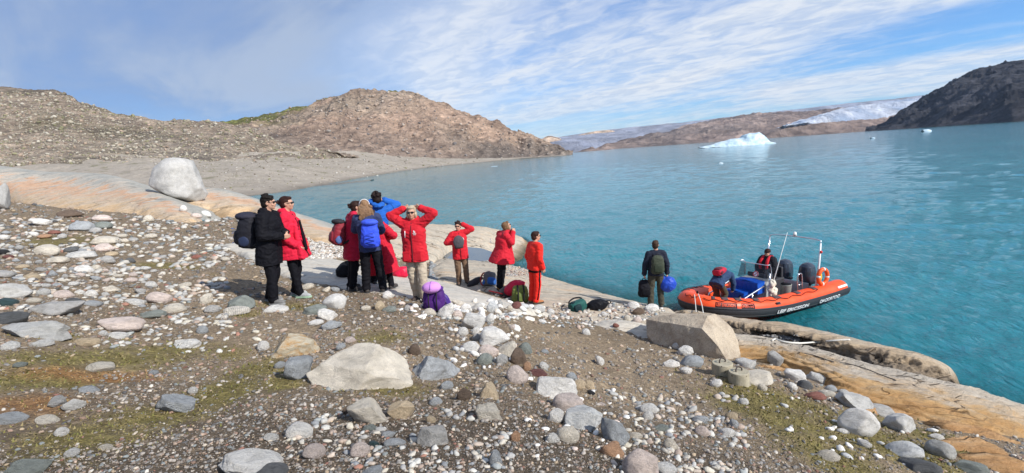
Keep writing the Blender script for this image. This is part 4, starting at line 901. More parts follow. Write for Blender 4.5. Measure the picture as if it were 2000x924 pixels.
114 511 38 13 cream flat 0 |cream stone just below the large cream stone|
159 502 50 9 pale_grey flat 0 |long thin pale stone right of the large cream stone|
218 498 24 9 tan round 0 |ochre stone below the pink round stone|
211 510 28 15 grey round 0 |grey round stone below the ochre one|
254 508 20 10 dark_grey round 0 |dark grey stone right of the grey round stone|
165 525 34 16 white round 0 |smooth white egg stone among the left cobbles|the smooth white egg
187 522 18 10 cream round 0 |cream stone touching the smooth white egg|
5 494 22 11 black round 0 |black stone at the left edge|
17 503 18 8 maroon round 0 |dark red stone beside the black stone at the left edge|
45 522 24 8 tan round 0 |yellowish flat stone near the left edge|
10 537 36 18 grey flat 0 |grey slab stone at the left edge above the wide pale one|
62 540 32 13 tan round 0 |tan stone near the left edge above the wide pale slab stone|
284 523 20 8 white flat 0 |thin bright white stone right of the smooth white egg|
340 490 17 7 white flat 0 |thin white stone in the middle of the left gravel|
384 501 22 9 red round 0 |brick red stone left of the black rucksack|
294 463 24 10 cream round 0 |cream stone right of the blue-grey domed stone|
67 586 26 12 cream round 0 |cream stone right of the dark teal stone|
125 574 34 16 pink round 0 |pink-grey round stone above the faceted grey-beige stone|
83 570 26 16 pale_grey angular 0 |pale angular stone left of the pink-grey round stone|
144 587 28 13 dark_grey round 0 |slate dark stone above the faceted grey-beige stone|
182 592 34 13 blue-grey round 0 |blue-grey stone right of the faceted grey-beige stone|
216 563 34 12 cream angular 0 |cream wedge stone left of the tan rounded stone|
267 589 40 17 pale_grey angular 0 |pale grey stone left of the tan rounded stone|
256 546 22 10 pink round 0 |pinkish stone behind the tan rounded stone|
296 555 22 13 pale_grey round 0 |pale stone directly behind the tan rounded stone|
360 556 28 9 cream block 0 |long cream stone left of the black-coated man|
300 601 14 11 white angular 0 |bright white angular stone left of the pink-cream stone|
"""
anchors = []; stones = []
for ln in ST.strip().splitlines():
    a, lab, anc = ln.split('|'); f = a.split(); stones.append([float(x) for x in f[:4]] + [f[4].replace('_', ' ') , f[5], float(f[6]), lab.strip(), anc.strip()])
    if anc.strip(): anchors.append((float(f[0]), float(f[1]), anc.strip()))
occupied = []
n_st = 0
for cx, cy, w, h, colk, kind, tilt, lab, anc in stones:
    ck = colk if colk in SM or colk in ('rusty white', 'striped', 'two-tone', 'split') else 'grey'
    big = w > 45
    o = place_rock('boulder' if w > 60 else 'stone', cx, cy, w, h, ck, kind, tilt, 5 if w > 90 else 4 if w > 55 else 3 if w > 26 else 2, own=big)
    if o: prop(o, lab, 'boulder' if w > 60 else 'stone'); occupied.append((cx, cy, w/2, h/2)); n_st += 1
# the big split boulder (broad front face in shade, pale right face in the sun) and its dark left lump
def poly_rock(name, px_bottom, depthm, pts, mat, label, seed=3):
    """pts: outline (pixels) of the front top edge with per-point lean back; built as a solid with facets"""
    o = None
    return o
hull_px = [(1262,622,1.0),(1300,616,1.0),(1345,613,1.0),(1385,617,1.0),(1414,634,1.0),(1432,660,1.0),(1443,692,1.0)]
b0 = P_on_ground(1285, 668); b1 = P_on_ground(1350, 697); b2 = P_on_ground(1428, 712); dist_s = depth_of(b1)
def at_d(px, py, dd): d = ray(px, py); return CAM + d*(dd/d.dot(_f))
D0 = depth_of(b1)
pts = [at_d(1262,624,D0+1.25), at_d(1264,652,D0+1.15), at_d(1284,680,D0+.85), at_d(1330,706,D0+.45), at_d(1385,722,D0+.10), at_d(1426,716,D0-.12), at_d(1300,616,D0+1.05), at_d(1345,618,D0+.70), at_d(1382,616,D0+.42), at_d(1371,642,D0+.12),
       at_d(1403,677,D0-.08), at_d(1396,614,D0+.75), at_d(1418,630,D0+.80), at_d(1431,645,D0+.72), at_d(1440,668,D0+.62), at_d(1445,691,D0+.50), at_d(1436,712,D0+.3), at_d(1290,612,D0+1.7), at_d(1395,616,D0+1.6), at_d(1430,650,D0+1.5), at_d(1445,720,D0+1.3), at_d(1280,700,D0+1.5), at_d(1340,740,D0+.9)]
bm = bmesh.new(); [bm.verts.new(p - b1) for p in pts]; r_ = bmesh.ops.convex_hull(bm, input=bm.verts)
bmesh.ops.delete(bm, geom=[v for v in bm.verts if not v.link_faces], context='VERTS')
bmesh.ops.triangulate(bm, faces=bm.faces)
for _ in range(5): bmesh.ops.subdivide_edges(bm, edges=[e for e in bm.edges if e.calc_length() > .06], cuts=1); bmesh.ops.triangulate(bm, faces=bm.faces)
bm.verts.ensure_lookup_table(); Vv = np.array([v.co[:] for v in bm.verts]); bm.normal_update(); nn = np.array([v.normal[:] for v in bm.verts])
dd = .016*fbm(Vv*2.2, 4) + .014*fbm(Vv*np.array([7, 7, 3]), 4, ridged=True) - .05*np.clip(fbm(Vv*1.3+5, 2, ridged=True)-.4, 0, 1)
for v, q_, n_ in zip(bm.verts, dd, nn): v.co += Vector(n_)*float(q_)
me = bm_mesh(bm, 'boulder'); o = link('boulder', me, smat('split'), None, False); o.location = b1
prop(o, 'huge split tan boulder with a bright right face, standing above the moored boat', 'boulder'); anchors.append((1350, 660, 'the huge split boulder')); occupied.append((1350, 660, 90, 45))

# automatic cobbles: individually placed where the photograph is covered with fist to head sized stones
anchors += [(560, 590, 'the couple'), (730, 570, 'the woman with the blue rucksack'), (815, 585, 'the woman in beige trousers'), (850, 590, 'the purple rucksack'), (1045, 590, 'the man in red fleece'), (1425, 730, 'the concrete blocks'), (1145, 600, 'the dark bags')]
AREAS = [(0, 300, 440, 600, 70, ('cream', 'pale grey', 'white', 'beige', 'pink', 'white', 'blue-grey', 'cream', 'grey', 'pale grey')), (250, 480, 470, 600, 14, ('cream', 'pale grey', 'grey', 'beige', 'white', 'pink')),
         (560, 900, 620, 900, 10, ('pale grey', 'blue-grey', 'pink', 'grey')), (1180, 1450, 760, 910, 18, ('white', 'pale grey', 'blue-grey', 'pink', 'cream', 'maroon')), (1070, 1270, 590, 625, 6, ('white', 'cream', 'grey', 'pale grey')), (700, 790, 560, 610, 7, ('grey', 'pale grey', 'blue-grey'))]
rs = random.Random(5)
def rel(cx, cy, a):
    dx, dy = cx - a[0], cy - a[1]
    if abs(dx) > abs(dy)*1.6: return ('right of ' if dx > 0 else 'left of ') + a[2]
    return ('in front of ' if dy > 0 else 'behind ') + a[2]
used_labels = {s_[7] for s_ in stones}; auto = []
for x0, x1, y0, y1, n, cols_ in AREAS:
    k = 0; tries = 0
    while k < n and tries < 4000 and n_st + len(auto) < 298:
        tries += 1; cx = rs.uniform(x0, x1); cy = rs.uniform(y0, y1); w = rs.choice((11, 12, 13, 14, 16, 18, 20, 24))*(1.0 if cy > 500 else .8 if cy > 460 else .7); w = max(10, w); h = w*rs.uniform(.45, .72)
        if any(abs(cx-a) < (b_ + w/2)*.95 and abs(cy-b) < (c_ + h/2)*.95 for a, b, b_, c_ in occupied): continue
        hh_ = cast(cx, cy)
        if hh_ is None or hh_[3] != 'ground': continue
        ck = rs.choice(cols_); kd = rs.choice(('round', 'round', 'flat', 'angular'))
        o = place_rock('stone', cx, cy, w, h, ck, kd, rs.uniform(-8, 8), 2, seed=rs.randrange(5))
        if not o: continue
        near_ = sorted(anchors, key=lambda a: (a[0]-cx)**2 + ((a[1]-cy)*1.6)**2); size = 'small' if w < 14 else 'medium' if w < 19 else 'larger'
        shp = {'round': 'rounded', 'flat': 'flat', 'angular': 'angular'}[kd]; lab = None
        for L_ in ([f'{size} {ck} {shp} stone {rel(cx, cy, a)}' for a in near_[:2]] + [f'{size} {ck} {shp} stone {rel(cx, cy, near_[0])}, {rel(cx, cy, near_[j])}' for j in range(1, 6)]):
            if L_ not in used_labels and len(L_.split()) <= 16: lab = L_; break
        if lab is None: lab = f'{size} {ck} {shp} stone {rel(cx, cy, near_[0])}'
        used_labels.add(lab); prop(o, lab, 'stone'); occupied.append((cx, cy, w/2, h/2)); auto.append(o); k += 1
for o in list(C.objects):
    if o.get('category') in ('stone', 'boulder'): o['group'] = 'boulders on the shore' if o['category'] == 'boulder' else 'stones strewn over the shore'

# ---- pebbles and gravel that nobody could count
def ico(sub):
    bm = bmesh.new(); bmesh.ops.create_icosphere(bm, subdivisions=sub, radius=1.0); V = np.array([v.co[:] for v in bm.verts]); F = np.array([[v.index for v in f.verts] for f in bm.faces]); bm.free(); return V, F
PEB = np.array([(.52, .47, .40), (.60, .57, .52), (.42, .39, .36), (.30, .29, .28), (.22, .22, .22), (.46, .36, .29), (.36, .25, .20), (.52, .42, .30), (.15, .15, .155), (.26, .29, .30), (.28, .15, .12), (.66, .63, .58), (.36, .33, .30), (.28, .24, .21)])
PW = np.array([7, 3, 11, 12, 11, 8, 6, 5, 8, 9, 2, 1.5, 13, 15], float); PW /= PW.sum()
def pebbles(name, pts, sizes, sub, mat, rng, cols, flat=.6):
    V0, F0 = ico(sub); n = len(pts); k = len(V0)
    a = rng.uniform(0, 2*np.pi, n); sx = sizes*rng.uniform(.8, 1.25, n); sy = sizes*rng.uniform(.55, .95, n); sz = sizes*rng.uniform(.35, flat, n)
    jit = 1 + rng.uniform(-.2, .2, (n, k)); L_ = V0[None]*jit[:, :, None]
    L_ = L_*np.stack([sx, sy, sz], 1)[:, None]; tx = rng.uniform(-.35, .35, n)[:, None]
    z = L_[:, :, 2] + L_[:, :, 0]*tx; x = L_[:, :, 0]*np.cos(a)[:, None] - L_[:, :, 1]*np.sin(a)[:, None]; y = L_[:, :, 0]*np.sin(a)[:, None] + L_[:, :, 1]*np.cos(a)[:, None]
    V = np.stack([x, y, z], 2) + pts[:, None]; V[:, :, 2] += (sz*.35)[:, None]
    F = (F0[None] + (np.arange(n)*k)[:, None, None]).reshape(-1, 3); me = mesh_np(name, V.reshape(-1, 3), F); o = link(name, me, mat)
    color_attr(me, np.repeat(cols, k, 0)); o['kind'] = 'stuff'; return o
s = MT('pebbles', .85, .25); v = s.co('Object'); f = s.noise(v, 70, 4, .7); s.base(s.mix(.55, s.attr(), s.ramp(f, [(.3, (.6, .6, .6)), (.7, (1.3, 1.3, 1.3))]), 'MULTIPLY')); s.bump(f, .4, .01); M_peb = s.m
rng = np.random.RandomState(3)
P_, S_, K_ = [], [], []
NP = 76000; cand = 0
xs = rng.uniform(-120, 2120, NP*2); ys = rng.uniform(396, 990, NP*2); u_ = rng.uniform(0, 1, NP*2)
gb = dict(_bvh)['ground']; others = [b for t, b in _bvh if t != 'ground']
for i in range(NP*2):
    if len(P_) >= NP: break
    d = ray(xs[i], ys[i]); h = gb.ray_cast(CAM, d, 80)
    if h[0] is None or h[0].z < -.1: continue
    if any((q_ := b.ray_cast(CAM, d, h[3]))[0] is not None for b in others): continue
    dist = depth_of(h[0]); px = min(9.5, 1.6/(max(1e-3, u_[i])**.62)) ; P_.append(h[0][:]); S_.append(px*dist/FPX/2); K_.append(px)
P_ = np.array(P_); S_ = np.array(S_); K_ = np.array(K_)
keepm = patch_weight(P_[:, :2], 'moss'); nn_ = fbm(np.stack([P_[:, 0]*.8, P_[:, 1]*.8, P_[:, 0]*0+40], 1), 3)
SAND = [(120, 715, 190, 40), (60, 810, 150, 60), (560, 640, 60, 16), (1300, 740, 60, 30), (1160, 660, 110, 40), (1080, 640, 70, 22), (1230, 740, 90, 40), (440, 545, 50, 22), (440, 650, 90, 22), (280, 505, 110, 14), (1380, 760, 40, 20), (620, 560, 60, 14)]
pr = np.array([project(Vector(p)) for p in P_]); sd = np.zeros(len(P_))
for a, b, c_, d_ in SAND: sd = np.maximum(sd, np.exp(-(((pr[:, 0]-a)/c_)**2 + ((pr[:, 1]-b)/d_)**2)))
ok = rng.uniform(0, 1, len(P_)) > np.clip(keepm*.88 + sd*.85 - nn_*.6 , 0, .93)
P_, S_, K_ = P_[ok], S_[ok], K_[ok]
ci = rng.choice(len(PEB), len(P_), p=PW); cc = PEB[ci]*rng.uniform(.55, .98, (len(P_), 1))*np.array([1.02, .98, .93])
big = K_ > 5.0
pebbles('gravel', P_[~big], S_[~big], 1, M_peb, rng, cc[~big], .75); pebbles('pebbles', P_[big], S_[big], 2, M_peb, rng, cc[big], .65)
# fist sized stones packed between the big ones on the upper left and at lower right
_pp, _ss = [], []
for (x0, x1, y0, y1, n, a_, b_) in ((-60, 450, 425, 640, 560, 8, 17), (1190, 1460, 770, 930, 160, 9, 18), (560, 1000, 800, 930, 130, 9, 20), (480, 700, 470, 520, 60, 6, 12), (850, 1010, 585, 625, 60, 8, 15), (100, 560, 640, 720, 60, 8, 15)):
    k = 0; t_ = 0
    while k < n and t_ < n*8:
        t_ += 1; x = rng.uniform(x0, x1); y = rng.uniform(y0, y1); h = gb.ray_cast(CAM, ray(x, y), 80)
        if h[0] is None or any(abs(x-a) < b2*1.0 and abs(y-b) < c2*1.0 for a, b, b2, c2 in occupied): continue
        if any(b.ray_cast(CAM, ray(x, y), h[3])[0] is not None for b in others): continue
        if fbm(np.array([[h[0].x*.7, h[0].y*.7, 7.0]]), 3)[0] < -.12: continue
        _pp.append(h[0][:]); _ss.append(rng.uniform(a_, b_)**1.0*(.75 if y < 480 else 1)*depth_of(h[0])/FPX/2); k += 1
_pal = .9*np.array([(.54, .50, .43), (.60, .58, .53), (.48, .47, .44), (.40, .39, .37), (.55, .46, .38), (.28, .29, .30), (.46, .36, .29), (.60, .55, .45), (.36, .38, .37), (.42, .22, .16)])
pebbles('cobbles', np.array(_pp), np.array(_ss), 2, M_peb, rng, _pal[rng.choice(10, len(_pp), p=[.16, .16, .15, .12, .10, .08, .06, .10, .05, .02])]*rng.uniform(.85, 1.1, (len(_pp), 1)), .62)
_pp, _ss = [], []
for (x0, x1, y0, y1, n, a_, b_) in ((862, 1060, 588, 625, 60, 10, 20), (880, 1020, 640, 720, 34, 9, 18), (1030, 1230, 730, 900, 40, 8, 18), (1200, 1320, 600, 630, 24, 9, 18), (780, 880, 590, 625, 24, 9, 16), (1530, 1900, 760, 900, 60, 8, 18)):
    for _ in range(n):
        x = rng.uniform(x0, x1); y = rng.uniform(y0, y1); h = cast(x, y)
        if h and h[3] in ('ground', 'rock_slab'): _pp.append(h[0][:]); _ss.append(rng.uniform(a_, b_)*depth_of(h[0])/FPX/2)
_wp = np.array([(.78, .76, .72), (.72, .66, .57), (.66, .64, .60), (.60, .50, .44), (.45, .45, .44)])
pebbles('cobbles', np.array(_pp), np.array(_ss), 2, M_peb, rng, _wp[rng.choice(5, len(_pp), p=[.34, .2, .2, .12, .14])], .72)
# pebble pockets in the trough between the slabs
def pocket(n, region, tags, smin, smax, palette):
    pts = []; sz = []; t_ = 0
    while len(pts) < n and t_ < n*12:
        t_ += 1; x = rng.uniform(region[0], region[1]); y = rng.uniform(region[2], region[3]); h = cast(x, y)
        if h and h[3] in tags: pts.append(h[0][:]); sz.append(rng.uniform(smin, smax)*depth_of(h[0])/FPX/2)
    if pts: pebbles('pebbles', np.array(pts), np.array(sz), 1, M_peb, rng, PEB[rng.choice(palette, len(pts))]*rng.uniform(.8, 1.1, (len(pts), 1)))
pocket(900, (600, 720, 455, 505), ('ground', 'rock_slab'), 3, 9, (0, 1, 2, 5, 11)); pocket(700, (840, 960, 508, 560), ('ground',), 3, 9, (3, 4, 8, 9)); pocket(400, (980, 1080, 505, 540), ('ground', 'rock_rim'), 3, 8, (2, 3, 5, 6))
pocket(330, (1060, 1300, 594, 640), ('ground', 'rock_rim', 'rock_slab'), 4, 12, (0, 1, 11, 2, 5, 3, 4, 6, 9)); pocket(160, (1420, 1560, 655, 690), ('rock_ridge',), 3, 8, (3, 4, 8)); pass
# rubble on the far slopes
def far_rubble(hn, n, region, lo, hi, pal, sub=1):
    b = _far[hn]; pts, sz = [], []; t_ = 0
    while len(pts) < n and t_ < n*6:
        t_ += 1; x = rng.uniform(region[0], region[1]); y = rng.uniform(region[2], region[3]); h = b.ray_cast(CAM, ray(x, y), 3000)
        if h[0] is not None: pts.append(h[0][:]); sz.append(min(9, lo/(rng.uniform(.05, 1)**.5)*rng.uniform(.8, hi))*depth_of(h[0])/FPX/2)
    pebbles('rubble', np.array(pts), np.array(sz), sub, M_rubst, rng, np.array(pal)[rng.choice(len(pal), len(pts))]*rng.uniform(.75, 1.15, (len(pts), 1)), .9)
s = MT('rubble_stone', .95, .15); v = s.co('Object'); f = s.noise(v, .9, 5, .7); s.base(s.mix(.6, s.attr(), s.ramp(f, [(.3, (.55, .55, .55)), (.7, (1.3, 1.3, 1.3))]), 'MULTIPLY')); M_rubst = s.m
far_rubble('hillside', 6000, (-60, 680, 180, 345), 2.0, 1.5, [(.40, .36, .28), (.34, .30, .23), (.44, .40, .33), (.26, .23, .18), (.38, .29, .22), (.25, .235, .14)])
far_rubble('beach', 1500, (300, 1050, 300, 372), 1.3, 1.2, [(.40, .36, .31), (.32, .29, .25), (.5, .47, .42), (.20, .17, .13), (.24, .23, .13)])
far_rubble('hill', 1600, (480, 1110, 180, 312), 1.8, 1.4, [(.40, .31, .25), (.34, .27, .22), (.28, .25, .22), (.44, .37, .31), (.22, .20, .19)])
# scattered dry grass tufts and moss clumps on the near ground
bm = bmesh.new(); tuft_cols = []
V_, F_, Cc_ = [], [], []
k = 0
for i in range(60000):
    if k >= 5200: break
    x, y = rs.uniform(-60, 2060), rs.uniform(590, 960); d = ray(x, y); h = gb.ray_cast(CAM, d, 60)
    if h[0] is None: continue
    p = h[0]; w_ = patch_weight(np.array([[p.x, p.y]]), 'moss')[0]; w2_ = patch_weight(np.array([[p.x, p.y]]), 'rust')[0]
    if rs.random() > max(w_, w2_*.8)**1.3*1.1: continue
    if any(b.ray_cast(CAM, d, h[3])[0] is not None for b in others): continue
    dist = depth_of(p); hgt = rs.uniform(2, 6)*dist/FPX; a = rs.uniform(0, 6.28); wd = rs.uniform(1.2, 2.6)*dist/FPX; lean = rs.uniform(.3, 1.3)*hgt; b_ = rs.uniform(0, 6.28)
    c0 = np.array(p[:]); dv = np.array([math.cos(a)*wd, math.sin(a)*wd, 0]); tp = c0 + np.array([math.cos(b_)*lean, math.sin(b_)*lean, hgt]); n0 = len(V_)
    V_ += [c0 - dv, c0 + dv, tp]; F_.append((n0, n0+1, n0+2))
    g_ = (.27, .17, .08) if w2_ > w_ and rs.random() < .8 else rs.choice([(.17, .155, .05), (.21, .18, .075), (.14, .135, .04), (.25, .20, .10), (.19, .15, .07)]); Cc_ += [g_]*3; k += 1
bm.free(); me = mesh_np('grass', V_, F_); o = link('grass', me, None); color_attr(me, Cc_); s = MT('grass_blade', .8, .2); s.base(s.attr()); me.materials.append(s.m)
prop(o, 'sparse olive and rust coloured grass and moss among the stones', None, None, 'stuff')
# ================================================================== PEOPLE
def mt_cloth(name, c, rough=.75, grain=.10, second=None):
    k = 'cloth_' + name
    if k in _plain: return _plain[k]
    s = MT(k, rough, .25); v = s.co(); a = s.noise(v, 9, 4, .6); f = s.noise(v, 160, 3, .6)
    s.base(s.ramp(a, [(.3, tuple(x*(1-grain) for x in c)), (.7, tuple(min(.95, x*(1+grain)) for x in c))])); s.b.inputs['Sheen Weight'].default_value = .06 if max(c) > .05 else .0; s.b.inputs['Specular IOR Level'].default_value = .25 if max(c) > .05 else .12
    s.bump(s.math('ADD', s.math('MULTIPLY', a, 1.0), s.math('MULTIPLY', f, .15)), .35, .02); _plain[k] = s.m; return s.m
RED = (.52, .010, .022); CRIM = (.50, .008, .045); DRED = (.27, .012, .03); BLK = (.007, .007, .010); NAVY = (.02, .03, .07); SKIN = (.52, .29, .20)
M_skin = plain('skin', SKIN, .5, .4, 0, .08, .05); M_black = mt_cloth('black', BLK); M_lens = plain('sunglass_lens', (.01, .01, .012), .08, .6, 0, 0, 0)
M_sole = plain('shoe_sole', (.05, .05, .05), .8); M_white = plain('white_plastic', (.75, .75, .73), .4); M_metal = plain('steel', (.55, .56, .58), .25, .5, 1.0, .05, .02)
_vox = {}
def remesh(parts_bm, voxel, smooth=2, wrinkle=0.0, wscale=9.0, seed=0, waniso=(1, 1, .6)):
    me = bm_mesh(parts_bm); ob = bpy.data.objects.new('tmp', me); C.objects.link(ob)
    m_ = ob.modifiers.new('r', 'REMESH'); m_.mode = 'VOXEL'; m_.voxel_size = voxel; m_.use_smooth_shade = True
    if smooth: q = ob.modifiers.new('s', 'SMOOTH'); q.factor = .5; q.iterations = smooth
    dg = bpy.context.evaluated_depsgraph_get(); ev = ob.evaluated_get(dg); new = bpy.data.meshes.new_from_object(ev, preserve_all_data_layers=False, depsgraph=dg)
    bpy.data.objects.remove(ob); bpy.data.meshes.remove(me); new.materials.clear()
    if wrinkle and len(new.vertices):
        n = len(new.vertices); V = np.empty(n*3, np.float32); new.vertices.foreach_get('co', V); V = V.reshape(-1, 3).astype(float); Nn = np.empty(n*3, np.float32); new.vertices.foreach_get('normal', Nn); Nn = Nn.reshape(-1, 3)
        q = V*np.array(waniso)*wscale + seed; w = fbm(q + .6*fbm(q*.5, 2)[:, None], 3, ridged=True); V = V + Nn*(wrinkle*(w - .35))[:, None]; new.vertices.foreach_set('co', V.astype(np.float32).ravel()); new.update()
    return new
def seg(bm, a, b, ra, rb, n=14):
    a = Vector(a); b = Vector(b); d = b - a; L_ = d.length
    if L_ > 1e-5:
        q = d.to_track_quat('Z', 'Y').to_matrix().to_4x4()
        bmesh.ops.create_cone(bm, cap_ends=True, segments=n, radius1=ra, radius2=rb, depth=L_, matrix=Matrix.Translation((a+b)/2) @ q)
    for p, r_ in ((a, ra), (b, rb)): bmesh.ops.create_icosphere(bm, subdivisions=2, radius=r_*1.0, matrix=Matrix.Translation(p))
def chain(bm, pts, rad):
    for i in range(len(pts)-1): seg(bm, pts[i], pts[i+1], rad[i], rad[i+1])
def ell(bm, c, r, rot=None, sub=3):
    M_ = Matrix.Translation(Vector(c)) @ (rot.to_4x4() if rot else Matrix.Identity(4)) @ Matrix.Diagonal((*r, 1)); bmesh.ops.create_icosphere(bm, subdivisions=sub, radius=1, matrix=M_)
def box(bm, c, s, rot=None, bevel=0.0):
    M_ = Matrix.Translation(Vector(c)) @ (rot.to_4x4() if rot else Matrix.Identity(4)) @ Matrix.Diagonal((*s, 1)); r_ = bmesh.ops.create_cube(bm, size=1, matrix=M_)
    if bevel: bmesh.ops.bevel(bm, geom=list({e for v in r_['verts'] for e in v.link_edges}), offset=bevel, segments=2, affect='EDGES', profile=.6)
def rings(bm, ctr, rx, ry, lat, n=24, tan=None, sq=2.4):
    """closed tube of super-elliptical rings; lat = lateral axis"""
    k = len(ctr); ctr = [Vector(c) for c in ctr]; vs = []
    for i in range(k):
        t = ((ctr[min(k-1, i+1)] - ctr[max(0, i-1)]).normalized()) if tan is None else tan
        l = (lat - t*lat.dot(t)).normalized(); f = t.cross(l); row = []
        for j in range(n):
            a = 2*math.pi*j/n; c_, s_ = math.cos(a), math.sin(a); row.append(bm.verts.new(ctr[i] + l*(rx[i]*math.copysign(abs(c_)**(2/sq), c_)) + f*(ry[i]*math.copysign(abs(s_)**(2/sq), s_))))
        vs.append(row)
    for i in range(k-1):
        for j in range(n): bm.faces.new((vs[i][j], vs[i][(j+1) % n], vs[i+1][(j+1) % n], vs[i+1][j]))
    bm.faces.new(list(reversed(vs[0]))); bm.faces.new(vs[-1])
def tube_obj(name, pts, r, mat, parent, n=8):
    bm = bmesh.new(); k = len(pts); pts = [Vector(p) for p in pts]; prev = None; vs = []
    for i in range(k):
        t = (pts[min(k-1, i+1)] - pts[max(0, i-1)]).normalized(); u = prev if prev is not None else (Vector((0, 0, 1)) if abs(t.z) < .9 else Vector((1, 0, 0)))
        u = (u - t*u.dot(t)).normalized(); prev = u; w = t.cross(u); rr_ = r[i] if isinstance(r, (list, tuple)) else r
        vs.append([bm.verts.new(pts[i] + (u*math.cos(2*math.pi*j/n) + w*math.sin(2*math.pi*j/n))*rr_) for j in range(n)])
    for i in range(k-1):
        for j in range(n): bm.faces.new((vs[i][j], vs[i][(j+1) % n], vs[i+1][(j+1) % n], vs[i+1][j]))
    bm.faces.new(list(reversed(vs[0]))); bm.faces.new(vs[-1]); bmesh.ops.recalc_face_normals(bm, faces=bm.faces)
    return link(name, bm_mesh(bm), mat, parent)
def smooth_pts(pts, n=5):
    return [Vector(p) for p in catmull(np.array([tuple(p) for p in pts]), (len(pts)-1)*n + 1)]

def hand(bm, wrist, direction, palm_n, side, grip=.5, S=1.0):
    """palm, four curled fingers and a thumb; direction = from wrist to knuckles"""
    d = Vector(direction).normalized(); n = Vector(palm_n); n = (n - d*n.dot(d)).normalized(); l = d.cross(n)*side
    w = Vector(wrist); p0 = w; p1 = w + d*.085*S
    for k in (-1, -.33, .33, 1): seg(bm, w + l*.014*k*S, p1 + l*.030*k*S, .016*S, .013*S, 8)
    for k, L_ in ((-1, .060), (-.33, .072), (.33, .078), (1, .068)):
        a = p1 + l*.030*k*S; q = a; dd = d.copy()
        for j, f in enumerate((.42, .33, .25)):
            ang_ = grip*(0.9 if j == 0 else 1.15); dd = (dd*math.cos(ang_) + n*math.sin(ang_)*1.0).normalized() if j or grip > .2 else dd
            e = q + dd*L_*f*S; seg(bm, q, e, (.0095 - .001*j)*S, (.0085 - .001*j)*S, 8); q = e
    t0 = w + d*.022*S + l*.026*S; t1 = t0 + (d*.55 + l*.65 + n*.35).normalized()*.040*S; t2 = t1 + (d*.85 + l*.1 + n*.6*grip).normalized()*.032*S
    seg(bm, t0, t1, .012*S, .0105*S, 8); seg(bm, t1, t2, .0105*S, .009*S, 8)

